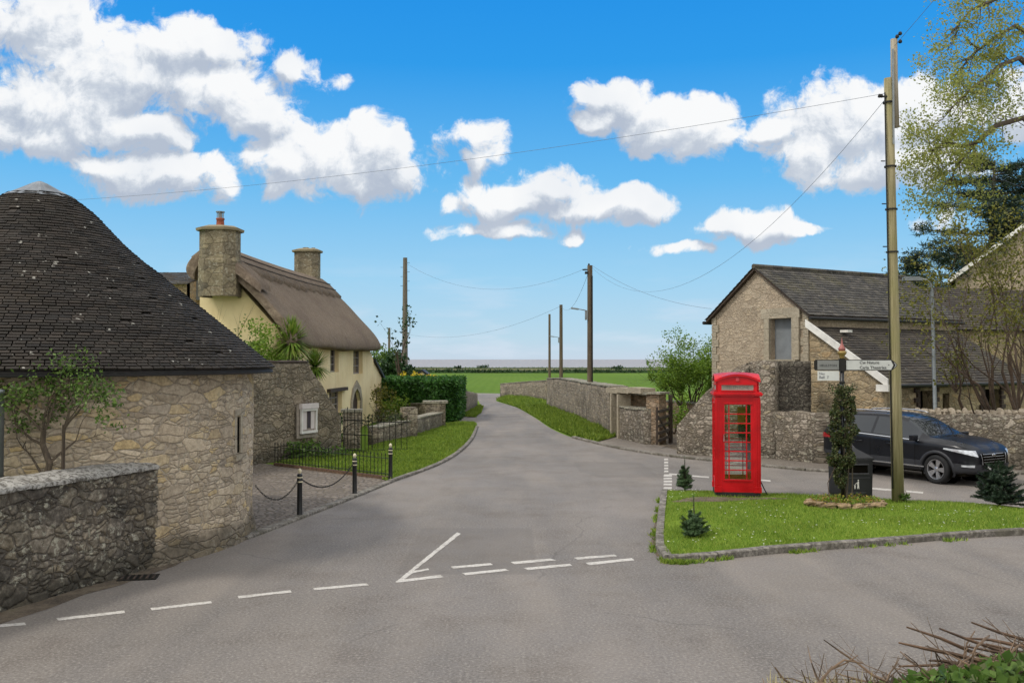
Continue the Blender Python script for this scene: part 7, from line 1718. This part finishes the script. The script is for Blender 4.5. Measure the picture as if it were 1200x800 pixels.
def split(idx, name, mat, keepfn=None, off=0):
    b2 = bmesh.new(); b2.from_mesh(me2); dele = []
    for f in b2.faces:
        c = f.calc_center_median(); k = f.material_index in idx
        if k and abs(c.y) > .5 and c.z < .8 and any(math.hypot(c.x - wx, c.z - .345) < .395 for wx in (.88, FWX)): k = False
        if not k: dele.append(f)
    bmesh.ops.delete(b2, geom=dele, context='FACES')
    for f in b2.faces: f.material_index = 0; f.smooth = True
    m3 = bpy.data.meshes.new(name); b2.to_mesh(m3); b2.free(); m3.materials.append(mat); o = bpy.data.objects.new(name, m3); COL.objects.link(o); o.parent = CAR; return o
split((0,), 'body', M['car_paint']); split((4,), 'cladding', M['cladding']); split((1,), 'side_window', M['car_glass']); split((2,), 'windscreen', M['car_glass']); split((3,), 'rear_window', M['car_glass'])
def patch(mb, corners, d, nu=14, nv=8, off=.006, thick=False):
    """small skin pressed on to the bodywork: bilinear corners projected along d"""
    d = Vector(d).normalized(); k = len(mb.V); ok = True
    for i in range(nu + 1):
        for j in range(nv + 1):
            u_ = i / nu; v_ = j / nv; p = Vector(corners[0]) * (1 - u_) * (1 - v_) + Vector(corners[1]) * u_ * (1 - v_) + Vector(corners[2]) * u_ * v_ + Vector(corners[3]) * (1 - u_) * v_
            h = carbvh.ray_cast(p - d * 3, d)
            q_ = h[0] - d * off + h[1] * off * .6 if h[0] is not None else p
            mb.V.append(tuple(q_))
    for i in range(nu):
        for j in range(nv): a = k + i * (nv + 1) + j; mb.face((a, a + nv + 1, a + nv + 2, a + 1))
def cpart(mb, name, mat, parent=CAR, smooth=True): return lb(mb, name, mat, parent, smooth)
for sg in (-1, 1):
    mb = MB(); dd_ = (-1, -sg * .75, 0); patch(mb, [(4.3, sg * .52, .69), (3.74, sg * .93, .84), (3.76, sg * .93, .87), (4.2, sg * .50, .83)], dd_, 18, 6, .008); cpart(mb, 'headlight', M['headlight'])
    mb = MB(); patch(mb, [(4.25, sg * .60, .45), (4.02, sg * .76, .46), (4.02, sg * .76, .50), (4.27, sg * .61, .51)], dd_, 8, 4, .01); cpart(mb, 'fog_light', M['headlight'])
    mb = MB(); patch(mb, [(.0, sg * .45, .86), (.35, sg * .93, .88), (.32, sg * .93, 1.0), (.0, sg * .45, .98)], (1, -sg * .8, 0), 12, 5, .012); cpart(mb, 'tail_light', M['tail_red'])
    mb = MB(); mb.box((2.98, sg * 1.0, 1.06), (.12, .2, .14)); mb.box((2.94, sg * .92, 1.02), (.08, .14, .04)); o = cpart(mb, 'wing_mirror', M['car_paint'], smooth=False); bv = o.modifiers.new('b', 'BEVEL'); bv.width = .03; bv.segments = 3
    mb = MB(); mb.tube([(.5, sg * .55, 1.56), (.6, sg * .57, 1.62), (1.2, sg * .585, 1.645), (1.9, sg * .575, 1.64), (2.2, sg * .56, 1.61), (2.28, sg * .55, 1.58)], .017, 8); cpart(mb, 'roof_rail', M['alloy'])
    for hx_ in (1.25, 2.15): mb = MB(); mb.tube([(hx_, sg * .925, .86), (hx_ + .03, sg * .95, .865), (hx_ + .17, sg * .95, .87), (hx_ + .2, sg * .925, .87)], .013, 6); cpart(mb, 'door_handle', M['car_paint'])
    mb = MB(); mb.box((2.2, sg * .918, .385), (2.0, .02, .03)); cpart(mb, 'sill_trim', M['chrome'], smooth=False)
    for sx2 in (1.66, 2.95, .92):    # door shut lines
        mb = MB(); z0_, z1_ = (.36, 1.0) if sx2 != .92 else (.72, 1.02); patch(mb, [(sx2 - .004, sg * 1.0, z0_), (sx2 + .004, sg * 1.0, z0_), (sx2 + .004, sg * 1.0, z1_), (sx2 - .004, sg * 1.0, z1_)], (0, -sg, 0), 1, 10, .0015); cpart(mb, 'shut_line', M['dark_inside'])
    mb = MB(); patch(mb, [(.62, sg * 1, 1.075), (3.02, sg * 1, .985), (3.02, sg * 1, 1.0), (.62, sg * 1, 1.09)], (0, -sg, 0), 30, 1, .006); cpart(mb, 'window_trim', M['chrome'])
# grille and plate
mb = MB(); patch(mb, [(4.5, -.40, .50), (4.5, .40, .50), (4.5, .47, .76), (4.5, -.47, .76)], (-1, 0, 0), 16, 8, .008); g_ = cpart(mb, 'grille', M['dark_inside'])
mb = MB()
for z in (.56, .62, .68, .74): patch(mb, [(4.5, -.40, z), (4.5, .40, z), (4.5, .40, z + .012), (4.5, -.40, z + .012)], (-1, 0, 0), 16, 1, .014)
for sg in (-1, 1): patch(mb, [(4.5, sg * .42, .51), (4.5, sg * .45, .51), (4.5, sg * .48, .76), (4.5, sg * .46, .76)], (-1, 0, 0), 2, 8, .016)
cpart(mb, 'grille_bar', M['alloy'], g_)
mb = MB(); mb.ball((4.385, 0, .72), (.012, .075, .038), 14, 8); cpart(mb, 'badge', M['chrome'], g_)
mb = MB(); mb.box((4.40, 0, .44), (.015, .52, .115)); cpart(mb, 'number_plate', M['plate'], smooth=False)
mb = MB(); mb.box((-.01, 0, .86), (.015, .52, .11)); cpart(mb, 'number_plate', M['yellow'], smooth=False)
mb = MB(); patch(mb, [(4.5, -.62, .30), (4.5, .62, .30), (4.5, .55, .40), (4.5, -.55, .40)], (-1, 0, 0), 16, 4, .008); cpart(mb, 'lower_grille', M['cladding'])
for a, b_ in (((3.2, -.2), (2.75, .28)), ((3.2, .25), (2.78, .6))):
    mb = MB(); P = []
    for i in range(9):
        x = a[0] + (b_[0] - a[0]) * i / 8; y = a[1] + (b_[1] - a[1]) * i / 8; h = carbvh.ray_cast(Vector((x, y, 3)), Vector((0, 0, -1))); P.append((x, y, h[0].z + .02))
    mb.tube(P, .008, 5); cpart(mb, 'wiper', M['iron'])
# arches, wells and wheels
for wx in (.88, FWX):
    for sg in (-1, 1):
        mb = MB(); k = []; N_ = 28
        for i in range(N_ + 1):
            a = R(-38) + R(256) * i / N_; x0, z0_ = math.cos(a), math.sin(a); row = []
            for rr, oy in ((.375, .0), (.385, .018), (.44, .018), (.452, .0)):
                px_, pz_ = wx + rr * x0, .345 + rr * z0_
                h = carbvh.ray_cast(Vector((px_, sg * 3, max(.27, pz_))), Vector((0, -sg, 0))); yb_ = abs(h[0].y) if h[0] is not None else .88
                row.append((px_, sg * (max(.80, yb_) + oy), max(.2, pz_)))
            row.append((row[0][0], sg * .72, row[0][2])); row = [row[-1]] + row[:-1]
            k.append(mb.add(row))
        for i in range(N_):
            for j in range(4): mb.face((k[i] + j, k[i + 1] + j, k[i + 1] + j + 1, k[i] + j + 1))
        cpart(mb, 'arch_trim', M['cladding'])
        mb = MB(); mb.V = []; prof_ = [(.40, 0), (.40, .36), (0, .36)]
        for i in range(25):
            a = 2 * math.pi * i / 24; mb.V += [(wx + .40 * math.cos(a), sg * .90, .36 + .40 * math.sin(a)), (wx + .40 * math.cos(a), sg * .45, .36 + .40 * math.sin(a)), (wx, sg * .45, .36)]
        for i in range(24):
            if math.sin(2 * math.pi * (i + .5) / 24) > -.5: mb.face((i * 3, i * 3 + 3, i * 3 + 4, i * 3 + 1))
            mb.face((i * 3 + 1, i * 3 + 4, i * 3 + 5))
        cpart(mb, 'wheel_well', M['dark_inside'])
        w_ = bpy.data.objects.new('wheel', None); COL.objects.link(w_); w_.parent = CAR; w_.location = (wx, sg * .80, WR)
        w_.rotation_euler = (R(90) if sg < 0 else R(-90), 0, R(-4) if wx > 2 else 0)     # axle outwards = local +z
        mb = MB(); mb.lathe([(.235, -.11), (.30, -.115), (.335, -.09), (.345, -.05), (.345, .05), (.335, .09), (.30, .112), (.25, .105), (.232, .09)], 40, cap=False); lb(mb, 'tyre', M['tyre'], w_, True)
        mb = MB(); mb.lathe([(.232, .09), (.236, .10), (.222, .098), (.212, .06), (.205, -.1)], 40, cap=False)
        for s5 in range(5):
            for off_ in (-.16, .16):
                a = s5 * 2 * math.pi / 5 + off_ * 1.0; a2 = s5 * 2 * math.pi / 5 + off_ * .55
                p0_ = Vector((math.cos(a2) * .04, math.sin(a2) * .04, .072)); p1_ = Vector((math.cos(a) * .215, math.sin(a) * .215, .085)); s_ = (p1_ - p0_).cross(Vector((0, 0, 1))).normalized() * .026; dz_ = Vector((0, 0, -.035))
                k = mb.add([p0_ - s_, p0_ + s_, p1_ + s_ * 1.1, p1_ - s_ * 1.1, p0_ - s_ + dz_, p0_ + s_ + dz_, p1_ + s_ * 1.1 + dz_, p1_ - s_ * 1.1 + dz_])
                for f in ((0, 1, 2, 3), (0, 4, 5, 1), (1, 5, 6, 2), (2, 6, 7, 3), (3, 7, 4, 0)): mb.face([k + i for i in f])
        mb.lathe([(.055, .04), (.055, .078), (.03, .088), (0, .09)], 16); lb(mb, 'rim', M['alloy'], w_)
        mb = MB(); mb.lathe([(.205, -.02), (0, -.02)], 24); lb(mb, 'brake_disc', M['dark_inside'], w_)
mb = MB(); mb.box((2.2, 0, .3), (3.9, 1.5, .14)); cpart(mb, 'underbody', M['dark_inside'], smooth=False)

# ================================================================ cut brush on the bank in front of the camera (bottom right)
r_ = random.Random(111)
mb = MB(); V0 = []; NX, NY = 40, 14
for i in range(NX + 1):
    for j in range(NY + 1):
        x = .45 + 5.7 * i / NX; y = 2.0 + 2.4 * j / NY; f = math.sin(math.pi * min(1, max(0, j / NY))) ** .35; g2 = min(1, (x - .45) / .5) ** .5
        V0.append((x, y, max(-.05, (1.66 * g2 * f) + .05 * noise.noise(Vector((x * 2, y * 2, 0)))) if 0 < j < NY and i > 0 else -.05))
mb.V = V0
for i in range(NX):
    for j in range(NY): a = i * (NY + 1) + j; mb.face((a, a + NY + 1, a + NY + 2, a + 1))
tag(mb.build('bank', M['turf'], None, True), kind='structure')
def hump(px): return 0
t_ = thing('brushwood_pile', 'heap of pale dead cut twigs lying on the bank in the bottom right corner', 'brushwood', (2.0, 3.6, 1.3))
mb = MB()
for i in range(950):
    px = 900 + 335 * r_.random() ** .7; Y = r_.uniform(3.3, 4.0); ytop = 812 - (px - 905) * .14
    p = at(px, ytop + r_.uniform(2, 55) + 45 * r_.random() ** 3, Y); a = r_.choice((0, math.pi)) + r_.gauss(0, .5); d = Vector((math.cos(a), math.sin(a) * .6, r_.gauss(.05, .28))).normalized()
    if r_.random() < .12: d = Vector((r_.gauss(0, .5), r_.gauss(0, .3), 1)).normalized()
    l = r_.uniform(.08, .34); P = [p]
    up_ = d.z > .5
    if up_: l *= .35
    for s_ in range(4): d = (d + Vector((r_.gauss(0, .28), r_.gauss(0, .28), r_.gauss(0, .25)))).normalized(); P.append(P[-1] + d * l / 4)
    r1 = r_.choice((.002, .003, .004, .006)); mb.tube(P, [r1, r1, r1 * .8, r1 * .7, r1 * .4], 5, False)
    if r_.random() < .5: q0 = P[2]; d2 = (d + Vector((r_.gauss(0, .6), r_.gauss(0, .4), .4))).normalized(); mb.tube([q0, q0 + d2 * l * .25, q0 + d2 * l * .45 + Vector((0, 0, .01))], [r1 * .6, r1 * .5, r1 * .3], 4, False)
mb.build('twigs', M['dead_twig'], t_)
mb = MB()
for i in range(26):
    px = r_.uniform(1110, 1230); Y = r_.uniform(3.5, 4.1); p = at(px, 762 + (1230 - px) * .16 + r_.uniform(0, 30), Y); a = math.pi + r_.gauss(.1, .35); d = Vector((math.cos(a), .3 * math.sin(a), r_.gauss(.02, .16))).normalized(); l = r_.uniform(.3, .75); P = [p + Vector((l / 2, 0, 0))]
    for s_ in range(5): d = (d + Vector((r_.gauss(0, .08), r_.gauss(0, .08), r_.gauss(-.02, .08)))).normalized(); P.append(P[-1] + d * l / 5)
    mb.tube(P, [.011, .011, .01, .009, .007, .004], 6)
mb.build('branches', plain('cut_branch', '54402f', .85, 0, .35, 9, .3), t_)
t_ = thing('ivy_clump', 'green bramble and ivy leaves growing through the cut twigs at the bottom right corner', 'undergrowth', (2.2, 3.6, 1.3)); mb = MB(); P = []
for i in range(2600):
    px = 1000 + 240 * r_.random() ** .6; Y = r_.uniform(3.2, 4.0); yt = 808 - max(0, (px - 1000)) * .2; P.append(at(px, yt + r_.uniform(0, 95) * r_.random(), Y) - Vector((0, 0, .01)))
leaves(mb, P, .042, rng=r_, aspect=.8); mb.build('leaves', M['leaf_mid'], t_); mb = MB(); leaves(mb, [p + Vector((.05, .05, -.03)) for p in P[:500]], .05, rng=r_, aspect=.8); mb.build('dark_leaves', M['ivy'], t_)
t_ = thing('grass_tuft', 'dry grass tuft growing at the lower left end of the cut brushwood', 'grass tuft', at(930, 800, 3.6)); mb = MB()
for i in range(900):
    px = r_.uniform(900, 1130); p = at(px, 812 + r_.uniform(-6, 40), r_.uniform(3.4, 4.0)); h = r_.uniform(.03, .09); s_ = .0025; d = Vector((r_.gauss(0, .5), r_.gauss(0, .4), 1)).normalized(); k = mb.add((p - Vector((s_, 0, 0)), p + Vector((s_, 0, 0)), p + d * h)); mb.face((k, k + 1, k + 2))
mb.build('blades', plain('dry_grass', '9b8f5e', .9, 0, .3, 12, 0), t_)
r_ = random.Random(113); mb = MB(); bb_ = BVHTree.FromObject(sc.objects['bank'], bpy.context.evaluated_depsgraph_get())
for i in range(15000):
    x = r_.uniform(.5, 6); y = r_.uniform(2.05, 4.35); h = bb_.ray_cast(Vector((x, y, 5)), Vector((0, 0, -1)))
    if h[0] is None: continue
    z = h[0].z - .01; hh = r_.uniform(.03, .075) ; a = r_.uniform(0, 6.28); k = mb.add(((x - .006 * math.cos(a), y - .006 * math.sin(a), z), (x + .006 * math.cos(a), y + .006 * math.sin(a), z), (x + r_.gauss(0, .03), y + r_.gauss(0, .03), z + hh))); mb.face((k, k + 1, k + 2))
tag(mb.build('bank_grass', M['verge_grass']), kind='stuff')
sc.cycles.use_adaptive_sampling = True; sc.cycles.adaptive_threshold = .02
sc.cycles.max_bounces = 6; sc.cycles.diffuse_bounces = 3; sc.cycles.glossy_bounces = 3; sc.cycles.transmission_bounces = 4; sc.cycles.transparent_max_bounces = 10; sc.cycles.use_denoising = True
